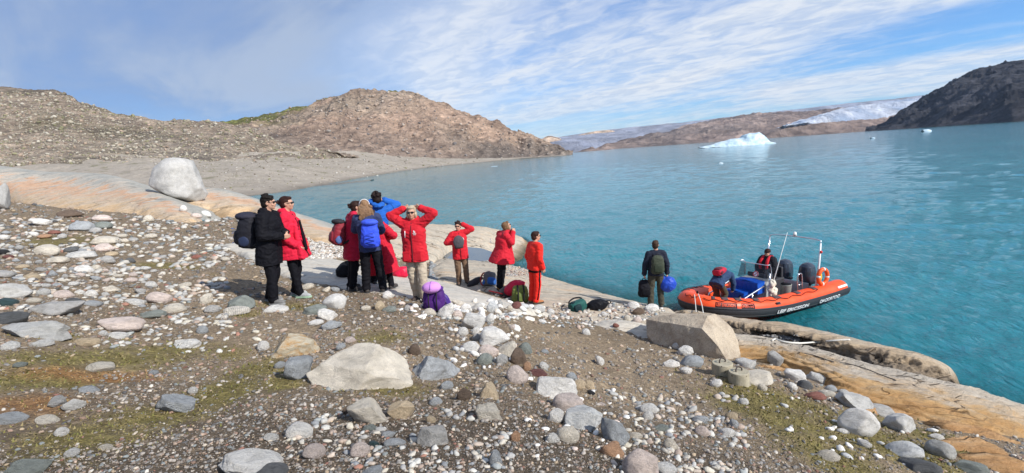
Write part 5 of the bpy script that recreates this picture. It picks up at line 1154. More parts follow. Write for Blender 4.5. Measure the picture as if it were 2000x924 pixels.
BASE = dict(pelvis=(0, 0, .94), waist=(0, .0, 1.08), chest=(0, .0, 1.29), neck=(0, -.01, 1.47), head=(0, .025, 1.635),
            shR=(.185, 0, 1.42), shL=(-.185, 0, 1.42), elR=(.245, -.04, 1.14), elL=(-.245, -.04, 1.14), wrR=(.25, .05, .90), wrL=(-.25, .05, .90),
            hipR=(.09, 0, .92), hipL=(-.09, 0, .92), knR=(.105, .03, .50), knL=(-.105, .03, .50), anR=(.11, -.01, .09), anL=(-.11, -.01, .09))
def person(label, feet, top, heading, pose=None, look=0, tilt=0, jacket=None, trousers=None, shoes=None, hair=None, glasses=True, hands=None, slim=1.0, extra=None, cat='person', base_loc=None, height=None, group='people gathered on the shore', shoe_yaw=(12, -12), turn=0.0):
    J = {k: Vector(v) for k, v in BASE.items()}
    for k, v in (pose or {}).items(): J[k] = Vector(v)
    if base_loc is None:
        h_ = cast(*feet); base = h_[0].copy(); mid = base
        dpt = depth_of(mid)
        if top is not None:
            # stature from the picture: the height whose top projects to the measured pixel
            lo, hi = 1.3, 2.1
            for _ in range(24):
                mm = (lo+hi)/2; lo, hi = (mm, hi) if project(mid + Vector((0, 0, mm)))[1] > top[1] else (lo, mm)
            height = max(1.5, min(1.95, (lo+hi)/2)); tx = project(mid + Vector((0, 0, height)))[0]; lean = (top[0]-tx)*dpt/FPX
        else: lean = 0
        lean = max(-.22, min(.22, lean)); leanv = Vector((_r.x, _r.y, 0)).normalized()*lean/height
    else: mid = Vector(base_loc); height = height or 1.75; leanv = Vector((0, 0, 0))
    S = height/1.755; a = R(heading); Rm = Matrix.Rotation(-a, 3, 'Z'); lv = Rm.transposed() @ leanv
    for k in J:
        p = J[k]*S; p = p + lv*max(0, p.z - .1) if k[:2] not in ('an',) else p; J[k] = p
    root = empty('person', mid, -a); prop(root, label, cat, group)
    up = (J['head'] - J['neck']).normalized(); xr = (J['shR'] - J['shL']).normalized()
    # head frame
    fw = Vector((0, 1, 0)); fw = Quaternion(Vector((0, 0, 1)), R(-look)) @ fw; fw = (Quaternion(Vector((0, 0, 1)).cross(fw), R(tilt)) @ fw) if tilt else fw
    upv = Vector((0, 0, 1)) if abs(fw.z) < .95 else Vector((0, 1, 0)); upv = (upv*.85 + up*.35).normalized() if abs(up.z) > .5 else up
    fw = fw.normalized(); hx = fw.cross(upv).normalized(); hz = hx.cross(fw).normalized(); HM = Matrix((hx, fw, hz)).transposed(); hc = J['head']
    def hp(x, y, z): return hc + HM @ (Vector((x, y, z))*S)
    # ---- body: one continuous surface from head to ankles
    bm = bmesh.new(); g = S*slim
    ell(bm, hp(0, -.012, .022), (.074*S, .094*S, .094*S), HM); ell(bm, hp(0, .022, -.045), (.056*S, .070*S, .068*S), HM); ell(bm, hp(0, .060, -.088), (.026*S, .026*S, .020*S), HM)
    ell(bm, hp(0, .095, -.022), (.013*S, .020*S, .020*S), HM, 2); seg(bm, hp(0, .082, .012), hp(0, .100, -.026), .009*S, .013*S, 8)
    ell(bm, hp(0, .080, .028), (.050*S, .016*S, .012*S), HM, 2)
    ell(bm, hp(0, .083, -.055), (.023*S, .012*S, .010*S), HM, 2)
    for sx in (-1, 1): ell(bm, hp(.074*sx, -.008, -.008), (.012*S, .020*S, .032*S), HM, 2); ell(bm, hp(.036*sx, .066, -.030), (.026*S, .022*S, .022*S), HM, 2)
    chain(bm, [hp(0, -.02, -.05), J['neck'] + Vector((0, 0, -.03))], [.054*S, .060*S])
    rings(bm, [J['pelvis'] - Vector((0, 0, .06)), J['pelvis'], J['waist'], J['chest'], (J['chest']+J['neck'])/2, J['neck'] - Vector((0, 0, .04))], [.13*g, .15*g, .125*g, .15*g, .14*g, .06*g], [.09*g, .10*g, .085*g, .10*g, .085*g, .05*g], xr)
    for sd_ in 'RL':
        chain(bm, [J['sh'+sd_]*.9 + J['chest']*.1, J['el'+sd_], J['wr'+sd_]], [.052*g, .040*g, .026*g])
        chain(bm, [J['hip'+sd_], J['kn'+sd_], J['an'+sd_]], [.082*g, .052*g, .036*g])
        hd = (hands or {}).get(sd_, {}); fd = (J['wr'+sd_] - J['el'+sd_]).normalized(); side = 1 if sd_ == 'R' else -1
        hand(bm, J['wr'+sd_], hd.get('dir', fd), hd.get('n', (-side, .3, 0)), -side*hd.get('flip', 1), hd.get('grip', .45), S)
    me = remesh(bm, .0105*S, 1); body = link('body', me, M_skin, root)
    # eyes and lips
    for sx in (-1, 1):
        bm = bmesh.new(); ell(bm, hp(.031*sx, .079, .008), (.013*S, .008*S, .008*S), HM, 2); link('eye', bm_mesh(bm), plain('eye', (.06, .04, .03), .2, .5, 0, 0, 0), root)
    bm = bmesh.new(); ell(bm, hp(0, .093, -.055), (.020*S, .006*S, .006*S), HM, 2); link('mouth', bm_mesh(bm), plain('lips', (.42, .12, .10), .5), root)
    if glasses:
        bm = bmesh.new()
        for sx in (-1, 1): ell(bm, hp(.033*sx, .096, .008), (.027*S, .008*S, .020*S), HM, 2); seg(bm, hp(.060*sx, .088, .014), hp(.080*sx, .0, .010), .004*S, .004*S, 6)
        seg(bm, hp(-.012, .104, .010), hp(.012, .104, .010), .004*S, .004*S, 6); link('sunglasses', bm_mesh(bm), M_lens if glasses is True else plain('brown_frames', (.16, .06, .02), .3), root)
    # hair
    if hair:
        kind, col = hair[0], hair[1]; bm = bmesh.new(); hs = hair[2] if len(hair) > 2 else 1.0
        if kind == 'beanie':
            ell(bm, hp(0, -.020, .050), (.090*S, .108*S, .085*S), HM); chain(bm, [hp(.07*math.cos(t)*1.05, -.015 + .098*math.sin(t), .030) for t in np.linspace(0, 2*math.pi, 13)], [.017*S]*13)
        elif kind == 'cap':
            ell(bm, hp(0, -.014, .055), (.086*S, .103*S, .065*S), HM); ell(bm, hp(0, .11, .045), (.065*S, .065*S, .010*S), HM)
        else:
            ell(bm, hp(0, -.030, .040), (.083*S, .098*S, .088*S), HM); ell(bm, hp(0, -.055, -.010), (.080*S, .066*S, .085*S), HM); ell(bm, hp(0, .030, .088), (.066*S, .052*S, .030*S), HM)
            rl = random.Random(len(label))
            if kind in ('curly', 'messy'):
                for _ in range(46 if kind == 'curly' else 24):
                    t = rl.uniform(0, 6.28); e = rl.uniform(.0, 1.5); ell(bm, hp(.088*math.cos(t)*math.cos(e)*hs, -.03 + .098*math.sin(t)*math.cos(e)*hs, .045 + .095*math.sin(e)*hs), (.020*S, .020*S, .022*S), HM, 1)
            if kind == 'bun': ell(bm, hp(0, -.125, .02), (.038*S, .035*S, .040*S), HM, 2); [ell(bm, hp(rl.uniform(-.04, .04), -.15, .03 + rl.uniform(-.03, .04)), (.012*S, .03*S, .012*S), HM, 1) for _ in range(5)]
            if kind == 'bob':
                for sx in (-1, 1): ell(bm, hp(.070*sx, -.012, -.035), (.024*S, .045*S, .070*S), HM)
                ell(bm, hp(0, -.06, -.06), (.085*S, .04*S, .055*S), HM)
            if kind == 'long':
                for _ in range(70):
                    t = rl.uniform(-1, 1); z0 = rl.uniform(.02, -.30); chain(bm, [hp(t*.075, -.085, .0 + .03*rl.random()), hp(t*.11 + rl.uniform(-.02, .02), -.125, z0*.5), hp(t*.12 + rl.uniform(-.04, .04), -.11 + rl.uniform(-.02, .02), z0)], [.022*S, .022*S, .014*S])
        me = remesh(bm, .010*S, 1, .010 if kind not in ('beanie', 'cap') else .003, 34 if kind != 'long' else 30, 3, (1, 1, .5)); link('hair' if kind not in ('beanie', 'cap') else 'hat', me, mt_cloth('hair_%d' % int(col[0]*1000), col, .6, .35), root)
    # ---- jacket
    if jacket:
        j = dict(hem=.72, flare=1.0, col=RED, sleeve=None, bulk=1.0, hood=True, wr=.020, open=0.0); j.update(jacket); b = j['bulk']*g*1.14
        hemz = j['hem']*S; spine = (J['waist'] - J['pelvis']); top_ = J['neck'] - Vector((0, 0, .015*S))
        hemc = J['pelvis'] + (J['pelvis'] - J['waist']).normalized()*max(0, (J['pelvis'].z - hemz)) if abs(spine.normalized().z) > .6 else J['pelvis'] - spine.normalized()*.12
        hemc = hemc + Vector((0, j.get('hemdy', 0)*S, 0)); fl = j['flare']
        bm = bmesh.new(); cc_ = [hemc, hemc*.5 + J['pelvis']*.5, J['pelvis'], J['waist'], J['chest'], J['chest']*.45 + top_*.55, top_]
        rings(bm, cc_, [.175*b*fl, .175*b*(1+(fl-1)*.8), .172*b*(1+(fl-1)*.62), .165*b*(1+(fl-1)*.35), .185*b*(1+(fl-1)*.08), .165*b, .075*b], [.125*b*fl*(1+j['open']), .125*b*(1+(fl-1)*.8)*(1+j['open']*.7), .125*b*(1+(fl-1)*.55)*(1+j['open']*.4), .125*b, .135*b, .115*b, .075*b], xr)
        for sd_ in 'RL':
            sh_ = J['sh'+sd_]*.94 + J['chest']*.06; chain(bm, [sh_, J['el'+sd_], J['wr'+sd_]*.93 + J['el'+sd_]*.07], [.077*b, .064*b, .048*b]); ell(bm, J['wr'+sd_]*.90 + J['el'+sd_]*.10, (.055*b,)*3)
            chain(bm, [sh_, J['neck'] - Vector((0, 0, .03*S))], [.075*b, .075*b])
        if j['hood']: chain(bm, [hp(.085*math.cos(t)*1.0, -.075 + .060*math.sin(t)*-1.0, -.125 + .02*math.cos(2*t)) for t in np.linspace(-.4, math.pi+.4, 7)], [.045*S]*7)
        else: chain(bm, [J['neck'] + Vector((.052*S*math.cos(t), .052*S*math.sin(t), .012*S)) for t in np.linspace(0, 2*math.pi, 9)], [.022*S]*9)
        if j['open'] > 0:      # front panels hanging open
            for sx in (-1, 1): chain(bm, [J['chest'] + Vector((.10*sx*S, .13*S, .05)), hemc + Vector((.15*sx*S*fl, (.16+.10*j['open'])*S, .02))], [.035*S, .05*S])
        me = remesh(bm, .0125*S, 2, j['wr']*.95, 9.5, len(label)*1.7, (1, 1, 1.6)); jk = link('jacket', me, mt_cloth(j.get('name', 'red'), j['col']), root)
        if j['hood'] and max(j['col']) > .2:
            for sd_, sx in (('R', 1), ('L', -1)):
                e_ = (J['el'+sd_] - J['sh'+sd_]).normalized(); c0_ = J['sh'+sd_]*.55 + J['el'+sd_]*.45; tube_obj('sleeve_seam', [c0_ - e_*.004*S, c0_ + e_*.004*S], .0755*b, mt_cloth(j.get('name', 'red') + '_seam', tuple(x*.45 for x in j['col'])), jk, 14)
        for p in ('cuff',):
            for sd_ in 'RL':
                e_ = (J['wr'+sd_] - J['el'+sd_]).normalized(); tube_obj('cuff', [J['wr'+sd_] - e_*.045*S, J['wr'+sd_] - e_*.005*S], .053*b, mt_cloth(j.get('name', 'red') + '_cuff', tuple(x*.75 for x in j['col'])), jk, 12)
        if j.get('zip'):
            fy = .137*b; pts = [top_ + Vector((0, .080*b, 0)), J['chest'] + Vector((0, fy + .006, 0)), J['waist'] + Vector((0, .127*b + .008, 0)), hemc + Vector((0, .125*b*fl*(1+j['open']) + .012, .01))]
            tube_obj('zip', smooth_pts(pts), .010*S, mt_cloth('zip_dark', (.10, .005, .012)), jk, 6)
        for (px_, pz, w_, h_) in j.get('pockets', ()):
            bm = bmesh.new(); yy = math.sqrt(max(0, 1 - (abs(px_)/.19)**2.4))*.128*b*((1+fl)/2 if pz < .95 else 1.02) + .004; box(bm, (px_*S, yy + J['pelvis'].y*0 + .004 + j.get('hemdy', 0)*S*.5, pz*S), (w_*S, .030, h_*S), None, .012); box(bm, (px_*S, yy + .014 + j.get('hemdy', 0)*S*.5, (pz + h_*.42)*S), (w_*S*1.04, .016, h_*.22*S), None, .005)
            link('pocket', bm_mesh(bm), mt_cloth(j.get('name', 'red'), j['col']), jk, False)
        if j.get('zip'):
            zx = .085; yz_ = math.sqrt(max(0, 1 - (zx/.19)**2.4))*.133*b + .012; tube_obj('chest_zip', [(zx*S, yz_, 1.33*S), (zx*S*1.15, yz_ - .004, 1.21*S)], .007*S, plain('white_print', (.8, .8, .8), .6, .3, 0, 0, 0), jk, 6)
        if j.get('badge'):       # small white emblem with a line of writing under it
            x_, z_, back = j['badge']; yb = (-1 if back else 1); bm = bmesh.new(); yy = yb*(math.sqrt(max(0, 1 - (abs(x_)/.19)**2.4))*.133*b + .018)
            sc_ = 1.6 if back else 1.0
            box(bm, (x_*S, yy, z_*S), (.030*S*sc_, .006, .022*S*sc_)); box(bm, (x_*S + .008, yy, (z_+.020*sc_)*S), (.016*S*sc_, .006, .016*S*sc_))
            for q_ in range(2): box(bm, (x_*S, yy, (z_ - (.026 + .020*q_)*sc_)*S), ((.062 - .02*q_)*S*sc_, .006, .008*S*sc_))
            link('emblem', bm_mesh(bm), plain('white_print', (.8, .8, .8), .6, .3, 0, 0, 0), jk, False)
    # ---- trousers
    if trousers:
        t_ = dict(col=BLK, name='black', bulk=1.0); t_.update(trousers); b = t_['bulk']*g*1.06; bm = bmesh.new()
        rings(bm, [J['pelvis'] - Vector((0, 0, .10*S)), J['pelvis'], J['waist'] - Vector((0, 0, .04*S))], [.150*b, .155*b, .135*b], [.11*b, .115*b, .10*b], (J['hipR'] - J['hipL']).normalized())
        for sd_ in 'RL': chain(bm, [J['hip'+sd_], J['kn'+sd_], J['an'+sd_] + Vector((0, 0, .0))], [.098*b, .078*b, .066*b]); ell(bm, J['an'+sd_] + Vector((0, -.005, .005)), (.068*b, .074*b, .055*b))
        me = remesh(bm, .0135*S, 2, .020, 7.5, len(label)*2.3, (1, 1, 1.2)); tr_ = link('trousers', me, mt_cloth(t_['name'], t_['col']), root)
        if t_.get('stripe'):
            for sd_, sx in (('R', 1), ('L', -1)): tube_obj('side_panel', [J['hip'+sd_] + Vector((.095*b*sx, 0, -.05)), J['kn'+sd_] + Vector((.072*b*sx, 0, 0)), J['an'+sd_] + Vector((.058*b*sx, 0, .03))], .022*S, M_black, tr_, 8)
        if t_.get('knee_seam'):
            for sd_ in 'RL': k_ = J['kn'+sd_]*.9 + J['hip'+sd_]*.1; tube_obj('knee_seam', [k_ + Vector((0, 0, -.006)), k_ + Vector((0, 0, .006))], .088*b, mt_cloth('seam_beige', (.40, .34, .26)), tr_, 16)
    # ---- shoes
    s_ = dict(col=(.06, .05, .045), name='dark_shoe', sole=None, size=1.0); s_.update(shoes or {})
    for sd_, yw in (('R', shoe_yaw[0]), ('L', shoe_yaw[1])):
        an = J['an'+sd_]; Rz = Matrix.Rotation(R(-yw), 3, 'Z'); bm = bmesh.new(); z0 = an.z - .085*S
        def fp(x, y, z): return Vector((an.x, an.y, z0)) + Rz @ (Vector((x, y, z))*S*s_['size'])
        chain(bm, [fp(0, -.035, .050), fp(0, .05, .048), fp(0, .125, .038), fp(0, .165, .034)], [.046*S, .042*S, .040*S, .032*S]); chain(bm, [fp(0, -.02, .06), fp(0, -.012, .115)], [.045*S, .044*S])
        me = remesh(bm, .011*S, 1); sh_o = link('shoe', me, plain(s_['name'], s_['col'], .7), root)
        bm = bmesh.new(); pr_ = [(-.045, -.06), (-.048, .02), (-.050, .10), (-.040, .165), (-.015, .200), (.015, .200), (.040, .165), (.050, .10), (.044, .02), (.042, -.06), (.02, -.085), (-.02, -.085)]
        lo_ = [bm.verts.new(fp(x, y, .0)) for x, y in pr_]; hi_ = [bm.verts.new(fp(x*1.02, y, .028)) for x, y in pr_]; bm.faces.new(lo_[::-1]); bm.faces.new(hi_); [bm.faces.new((lo_[i], lo_[(i+1) % 12], hi_[(i+1) % 12], hi_[i])) for i in range(12)]
        bmesh.ops.recalc_face_normals(bm, faces=bm.faces); link('sole', bm_mesh(bm), plain(s_['name'] + '_sole', s_['sole'] or (.04, .04, .04), .8), sh_o, False)
    if extra: extra(root, J, S, hp, HM)
    root['_S'] = S; return root, J, S
def headband(root, J, S, hp, HM):
    tube_obj('headband', [hp(.086*math.cos(t), -.012, .02 + .105*math.sin(t)) for t in np.linspace(-.3, math.pi + .3, 14)], .014*S, plain('white_band', (.75, .75, .76), .5), root)

def backpack(name, label, world_m, w, d, h, col, accent=None, S=1.0, lid=None, pocket=True, straps=True, cat='backpack', group='rucksacks and bags', squash=0.0, handle=True, front_straps=False, seed=1, voxel=.016, colname=None, cords=None, loops_col=None):
    """local frame: x across, y towards the wearer's back (+y), -y outward, z up, origin at the middle"""
    root = empty(name); root.matrix_world = world_m; prop(root, label, cat, group); cn = colname or 'bag_%d_%d_%d' % tuple(int(c*200) for c in col)
    ac = accent or tuple(c*.5 for c in col); an_ = 'bag_%d_%d_%d' % tuple(int(c*200) for c in ac)
    bm = bmesh.new(); n = 7
    zz_ = [-.5, -.44, -.25, 0, .25, .40, .48, .5]; kx = [.70, .92, 1.0, 1.0, .95, .84, .62, .30]; ky = [.55, .90, 1.0, .98, .88, .74, .52, .25]
    rings(bm, [(0, (1-k2)*.5*d*.6 - 0*d, z*h) for z, k2 in zip(zz_, ky)], [w/2*k for k in kx], [d/2*k for k in ky], Vector((1, 0, 0)), 22, Vector((0, 0, 1)), 3.0)
    me = remesh(bm, voxel, 2, .016, 9, seed, (1, 1, 1.4)); link('main_compartment', me, mt_cloth(cn, col, .65), root)
    if pocket:
        bm = bmesh.new(); rings(bm, [(0, -d*.42, z*h) for z in (-.40, -.34, -.15, .0, .08)], [w*.26, w*.34, w*.36, w*.33, w*.2], [d*.10, d*.22, d*.24, d*.18, d*.06], Vector((1, 0, 0)), 18, Vector((0, 0, 1)), 3.2)
        link('front_pocket', remesh(bm, voxel, 1, .010, 12, seed+3), mt_cloth(an_ if lid is None else cn, ac if lid is None else col, .65), root)
    if lid:
        bm = bmesh.new(); ell(bm, (0, -d*.05, h*.47), (w*.47, d*.54, h*.13)); link('lid', remesh(bm, voxel, 1, .012, 10, seed+5), mt_cloth('lid_%d_%d_%d' % tuple(int(c*200) for c in lid), lid, .65), root)
    sm_ = mt_cloth('webbing_%d' % int((loops_col or BLK)[0]*300), loops_col or (.02, .02, .022))
    if straps:
        for sx in (-1, 1): tube_obj('shoulder_strap', smooth_pts([(sx*w*.20, d*.40, h*.42), (sx*w*.33, d*.75, h*.45), (sx*w*.42, d*1.02, h*.15), (sx*w*.42, d*.75, -h*.25), (sx*w*.38, d*.40, -h*.40)], 4), .020, sm_, root, 8)
    if handle: tube_obj('grab_handle', smooth_pts([(-w*.12, d*.3, h*.46), (-w*.08, d*.32, h*.56), (w*.08, d*.32, h*.56), (w*.12, d*.3, h*.46)], 4), .010, sm_, root, 6)
    if front_straps:
        for sx in (-1, 1): tube_obj('compression_strap', smooth_pts([(sx*w*.18, -d*.15, h*.50), (sx*w*.18, -d*.66, h*.22), (sx*w*.17, -d*.74, -h*.15), (sx*w*.16, -d*.45, -h*.48)], 4), front_straps if isinstance(front_straps, float) else .013, sm_, root, 6)
    if cords:
        pts = []
        for i in range(7): pts.append(((-1 if i % 2 else 1)*w*.25, -d*.70, -h*.34 + i*h*.075))
        tube_obj('bungee_cord', pts, .006, plain('cord_%d' % int(cords[2]*100), cords, .6), root, 5)
    for sx in (-1, 1):
        bm = bmesh.new(); ell(bm, (sx*w*.48, 0, -h*.26), (w*.07, d*.28, h*.17)); link('side_pocket', remesh(bm, voxel, 1, .006, 12, seed), mt_cloth(an_, ac, .65), root)
    return root
def on_back(pr, w, d, h, dz=0.0, bulk=1.0, tiltb=0.0, dx=0.0, dy=0.0):
    root, J, S = pr; up = (J['neck'] - J['waist']).normalized(); xr = (J['shR'] - J['shL']).normalized(); bk = xr.cross(up)*1.0    # points forward
    fwd = up.cross(xr); fwd = fwd if fwd.y > 0 or abs(up.z) < .6 else -fwd
    c = (J['waist']*.45 + J['chest']*.55) + up*dz - fwd*(.135*S*bulk + d/2) + xr*dx
    xa = fwd.cross(up); M3 = Matrix((xa, fwd, up)).transposed().to_4x4()
    bpy.context.view_layer.update(); return root.matrix_world @ Matrix.Translation(c) @ M3 @ Matrix.Rotation(R(tiltb), 4, 'Y')
# -- arm poses, in local metres of a 1.755 m figure (x right, y forward)
UPBOTH = dict(elR=(.40, .02, 1.60), elL=(-.40, .02, 1.60), wrR=(.145, -.04, 1.705), wrL=(-.145, -.04, 1.705), shR=(.19, 0, 1.45), shL=(-.19, 0, 1.45))
FOLD = dict(elR=(.245, .05, 1.15), elL=(-.245, .05, 1.15), wrR=(.05, .24, 1.13), wrL=(-.04, .25, 1.10))
p1 = person('man in a long black coat wearing a big black rucksack, facing right', (531, 592), (522, 383), 92, dict(elR=(.26, .03, 1.14), elL=(-.24, .08, 1.14), wrR=(.10, .26, 1.10), wrL=(-.06, .25, 1.13), anR=(.12, .10, .09), knR=(.11, .08, .50), anL=(-.12, -.08, .09)), look=-8,
     jacket=dict(hem=.66, flare=1.12, col=BLK, name='black', bulk=1.10, wr=.022), trousers=dict(bulk=1.0), shoes=dict(col=(.17, .165, .16), name='grey_shoe', sole=(.3, .3, .3)), hair=('messy', (.012, .010, .009)))
backpack('backpack', 'big black rucksack with blue cords worn by the man in black', on_back(p1, .38, .34, .56, -.02, 1.1), .38, .34, .54, (.018, .018, .024), (.02, .03, .07), lid=(.03, .03, .045), cords=(.03, .12, .45), seed=2)
p2 = person('woman in an open red and crimson jacket beside the man in black, facing right', (581, 580), (556, 384), 84, dict(elR=(.25, -.06, 1.12), elL=(-.25, -.04, 1.12), wrR=(.20, .15, .93), wrL=(-.20, .16, .95), anR=(.09, .08, .09), anL=(-.08, -.05, .09)), look=0,
     jacket=dict(hem=.70, flare=1.28, col=(.60, .010, .040), name='crimson_bright', bulk=1.04, wr=.024, open=.55, zip=True, pockets=((.11, .86, .14, .16),)), trousers=dict(bulk=.95), shoes=dict(col=(.36, .37, .38), name='light_grey_shoe', sole=(.35, .5, .35)), hair=('bun', (.035, .015, .012)), slim=.94)
_r2, _J, _S = p2
tube_obj('jacket_lining', smooth_pts([_J['chest'] + Vector((.02, .20, .05)), _J['waist'] + Vector((.03, .235, .02)), _J['pelvis'] + Vector((.04, .265, -.12))], 5), [.022]*5 + [.03]*6, M_black, [c for c in _r2.children if c.name.startswith('jacket')][0], 8)
p3 = person('woman with tied dark hair and brown glasses, in a crimson jacket', (689, 566), (688, 393), 62, dict(head=(.03, .09, 1.62), neck=(.01, .05, 1.46), chest=(0, .02, 1.29), elR=(.25, .10, 1.16), wrR=(.10, .25, 1.40), elL=(-.24, .04, 1.15), wrL=(-.1, .26, 1.15)), look=14, trousers=dict(bulk=.95),
     jacket=dict(hem=.62, flare=1.12, col=(.44, .008, .04), name='crimson', bulk=1.06), hair=('bun', (.03, .015, .012)), glasses='brown', slim=.95)
backpack('backpack', 'maroon and steel blue rucksack on the back of the woman with tied dark hair', on_back(p3, .34, .24, .46, -.10, 1.05, -8), .36, .24, .46, (.22, .018, .03), (.08, .13, .30), seed=4, lid=(.03, .03, .035))
p4 = person('woman seen from behind with long wavy hair, white headband and bright blue rucksack', (733, 571), (712, 390), 350, dict(elR=(.24, .06, 1.15), wrR=(.14, .22, 1.10), elL=(-.25, .10, 1.20), wrL=(-.14, .26, 1.38), head=(-.02, .04, 1.63), anR=(.15, 0, .09), anL=(-.15, .02, .09), knR=(.125, .02, .5), knL=(-.125, .03, .5)), look=-12, trousers=dict(bulk=1.05),
     jacket=dict(hem=.80, flare=1.02, col=(.028, .040, .105), name='slate_navy', bulk=1.0, hood=False), hair=('long', (.20, .115, .06)), glasses=False, slim=.97, extra=headband)
backpack('backpack', 'bright blue rucksack with cord on the front, worn by the woman with wavy hair', on_back(p4, .30, .18, .46, -.06, 1.0, 4, dx=.05), .32, .19, .48, (.035, .085, .68), (.03, .07, .60), cords=(.01, .01, .03), seed=6, lid=(.04, .09, .62))
p5 = person('person with curly dark hair in a blue jacket, both hands at the head', (742, 554), (736, 379), 335, dict(elR=(.40, .06, 1.50), wrR=(.12, .03, 1.62), elL=(-.30, .16, 1.44), wrL=(-.07, .02, 1.62)), look=0, tilt=14,
     jacket=dict(hem=.78, col=(.010, .10, .42), name='blue', bulk=1.0), hair=('curly', (.018, .011, .010), 1.12), glasses=False, trousers=dict(bulk=.9))
p6 = person('person in a long crimson parka with one elbow out, half hidden behind the blue rucksack', (757, 563), (722, 409), 15, dict(elR=(.42, .0, 1.18), wrR=(.20, .14, 1.12), elL=(-.25, .1, 1.15), wrL=(-.1, .26, 1.1)), look=-20, trousers=dict(bulk=.9),
     jacket=dict(hem=.36, flare=1.55, col=(.50, .008, .028), name='crimson_parka', bulk=1.1), hair=('bob', (.05, .03, .02)), glasses=False)
p7 = person('woman in red parka and beige trousers with both hands behind her head', (819, 588), (803, 402), 186, dict(UPBOTH, hipR=(.085, 0, .92), anR=(.06, -.10, .09), anL=(-.11, .04, .09), knR=(.085, .0, .5), knL=(-.12, .06, .5)), look=-6,
     jacket=dict(hem=.76, flare=1.12, col=RED, name='red', bulk=1.08, zip=True, pockets=((-.10, .87, .13, .17), (.10, .87, .13, .17)), badge=(-.085, 1.30, False)), trousers=dict(col=(.46, .385, .29), name='beige', bulk=1.02, knee_seam=True), shoes=dict(col=(.05, .035, .03), name='brown_shoe'), hair=('bob', (.42, .34, .24)), hands=dict(R=dict(dir=(-.8, -.5, .1), n=(0, 1, 0)), L=dict(dir=(.8, -.5, .1), n=(0, 1, 0))), slim=.97)
p8 = person('man in red jacket and brown trousers holding a grey cap to his chest', (905, 554), (893, 433), 170, dict(elL=(-.38, .03, 1.52), wrL=(-.12, -.03, 1.68), elR=(.36, .02, 1.20), wrR=(.10, .24, 1.22), shL=(-.19, 0, 1.45)), look=15,
     jacket=dict(hem=.72, flare=1.06, col=RED, name='red', bulk=1.04, zip=True, badge=(-.09, 1.30, False), hood=False), trousers=dict(col=(.17, .105, .065), name='brown', bulk=1.0), shoes=dict(col=(.10, .06, .04), name='brown_boot'), hair=('messy', (.03, .018, .014)))
p9 = person('person in a wide flared red parka and tan boots pulling up the collar', (978, 566), (988, 433), 62, dict(head=(.02, .09, 1.62), neck=(0, .05, 1.46), elR=(.27, .12, 1.22), wrR=(.08, .25, 1.46), elL=(-.26, .16, 1.25), wrL=(-.06, .26, 1.46), knR=(.07, .0, .5), anR=(.05, -.02, .09), anL=(-.06, .0, .09), knL=(-.08, .02, .5), hipR=(.07, 0, .92), hipL=(-.07, 0, .92)), look=10, tilt=-20,
     jacket=dict(hem=.72, flare=1.72, col=(.50, .010, .025), name='deep_red', bulk=1.02, open=.25, badge=(-.02, 1.32, True)), trousers=dict(bulk=.98), shoes=dict(col=(.40, .22, .08), name='tan_boot'), hair=('bob', (.16, .085, .04)), glasses=True)
p10 = person('man in scarlet fleece and scarlet trousers looking out over the water', (1043, 592), (1046, 453), 58, dict(elR=(.25, -.03, 1.13), wrR=(.24, .08, .88), anR=(.10, .0, .09), anL=(-.09, .0, .09)), look=12,
     jacket=dict(hem=.84, flare=1.02, col=(.72, .020, .012), name='scarlet', bulk=1.02, hood=False), trousers=dict(col=(.80, .022, .012), name='scarlet_trousers', bulk=1.0, stripe=True), shoes=dict(col=(.35, .14, .05), name='orange_shoe'), hair=('short', (.035, .032, .03)))
_r10, _J10, _S10 = p10
bm = bmesh.new(); rings(bm, [_J10['pelvis'] - Vector((0, 0, .155*_S10)), _J10['pelvis'] - Vector((0, 0, .03*_S10))], [.186*_S10, .178*_S10], [.138*_S10, .132*_S10], (_J10['hipR'] - _J10['hipL']).normalized(), 24, Vector((0, 0, 1)))
link('hip_panel', bm_mesh(bm), M_black, [c for c in _r10.children if c.name.startswith('trousers')][0])
p11 = person('man in a dark jacket seen from behind with a bag in each hand', (1281, 600), (1281, 470), 4, dict(elR=(.27, -.02, 1.14), wrR=(.29, .02, .88), elL=(-.27, -.02, 1.14), wrL=(-.29, .02, .88), anR=(.15, .04, .09), anL=(-.13, -.02, .09), knR=(.13, .04, .5), knL=(-.12, .03, .5)), look=22,
     jacket=dict(hem=.86, flare=1.0, col=(.020, .024, .040), name='dark_navy', bulk=1.0, hood=False), trousers=dict(col=(.055, .050, .035), name='dark_olive', bulk=1.05), shoes=dict(col=(.10, .09, .06), name='olive_boot'), hair=('short', (.05, .032, .025)), glasses=False, hands=dict(R=dict(dir=(0, 0, -1), n=(-1, 0, 0), grip=1.1), L=dict(dir=(0, 0, -1), n=(1, 0, 0), grip=1.1)))
backpack('backpack', 'olive green daypack on the back of the man carrying two bags', on_back(p11, .30, .18, .46, -.02, 1.0), .32, .18, .48, (.045, .055, .035), (.035, .045, .03), seed=8)
def hanging(pr, side, w, d, h, drop):
    root, J, S = pr; bpy.context.view_layer.update(); p = J['wr'+side] + Vector((0, .0, -.10*S - h/2 - drop)); return root.matrix_world @ Matrix.Translation(p)
backpack('backpack', 'black rucksack carried in the left hand of the man seen from behind', hanging(p11, 'L', .30, .2, .46, .05), .32, .22, .46, (.012, .012, .016), seed=9, straps=False)
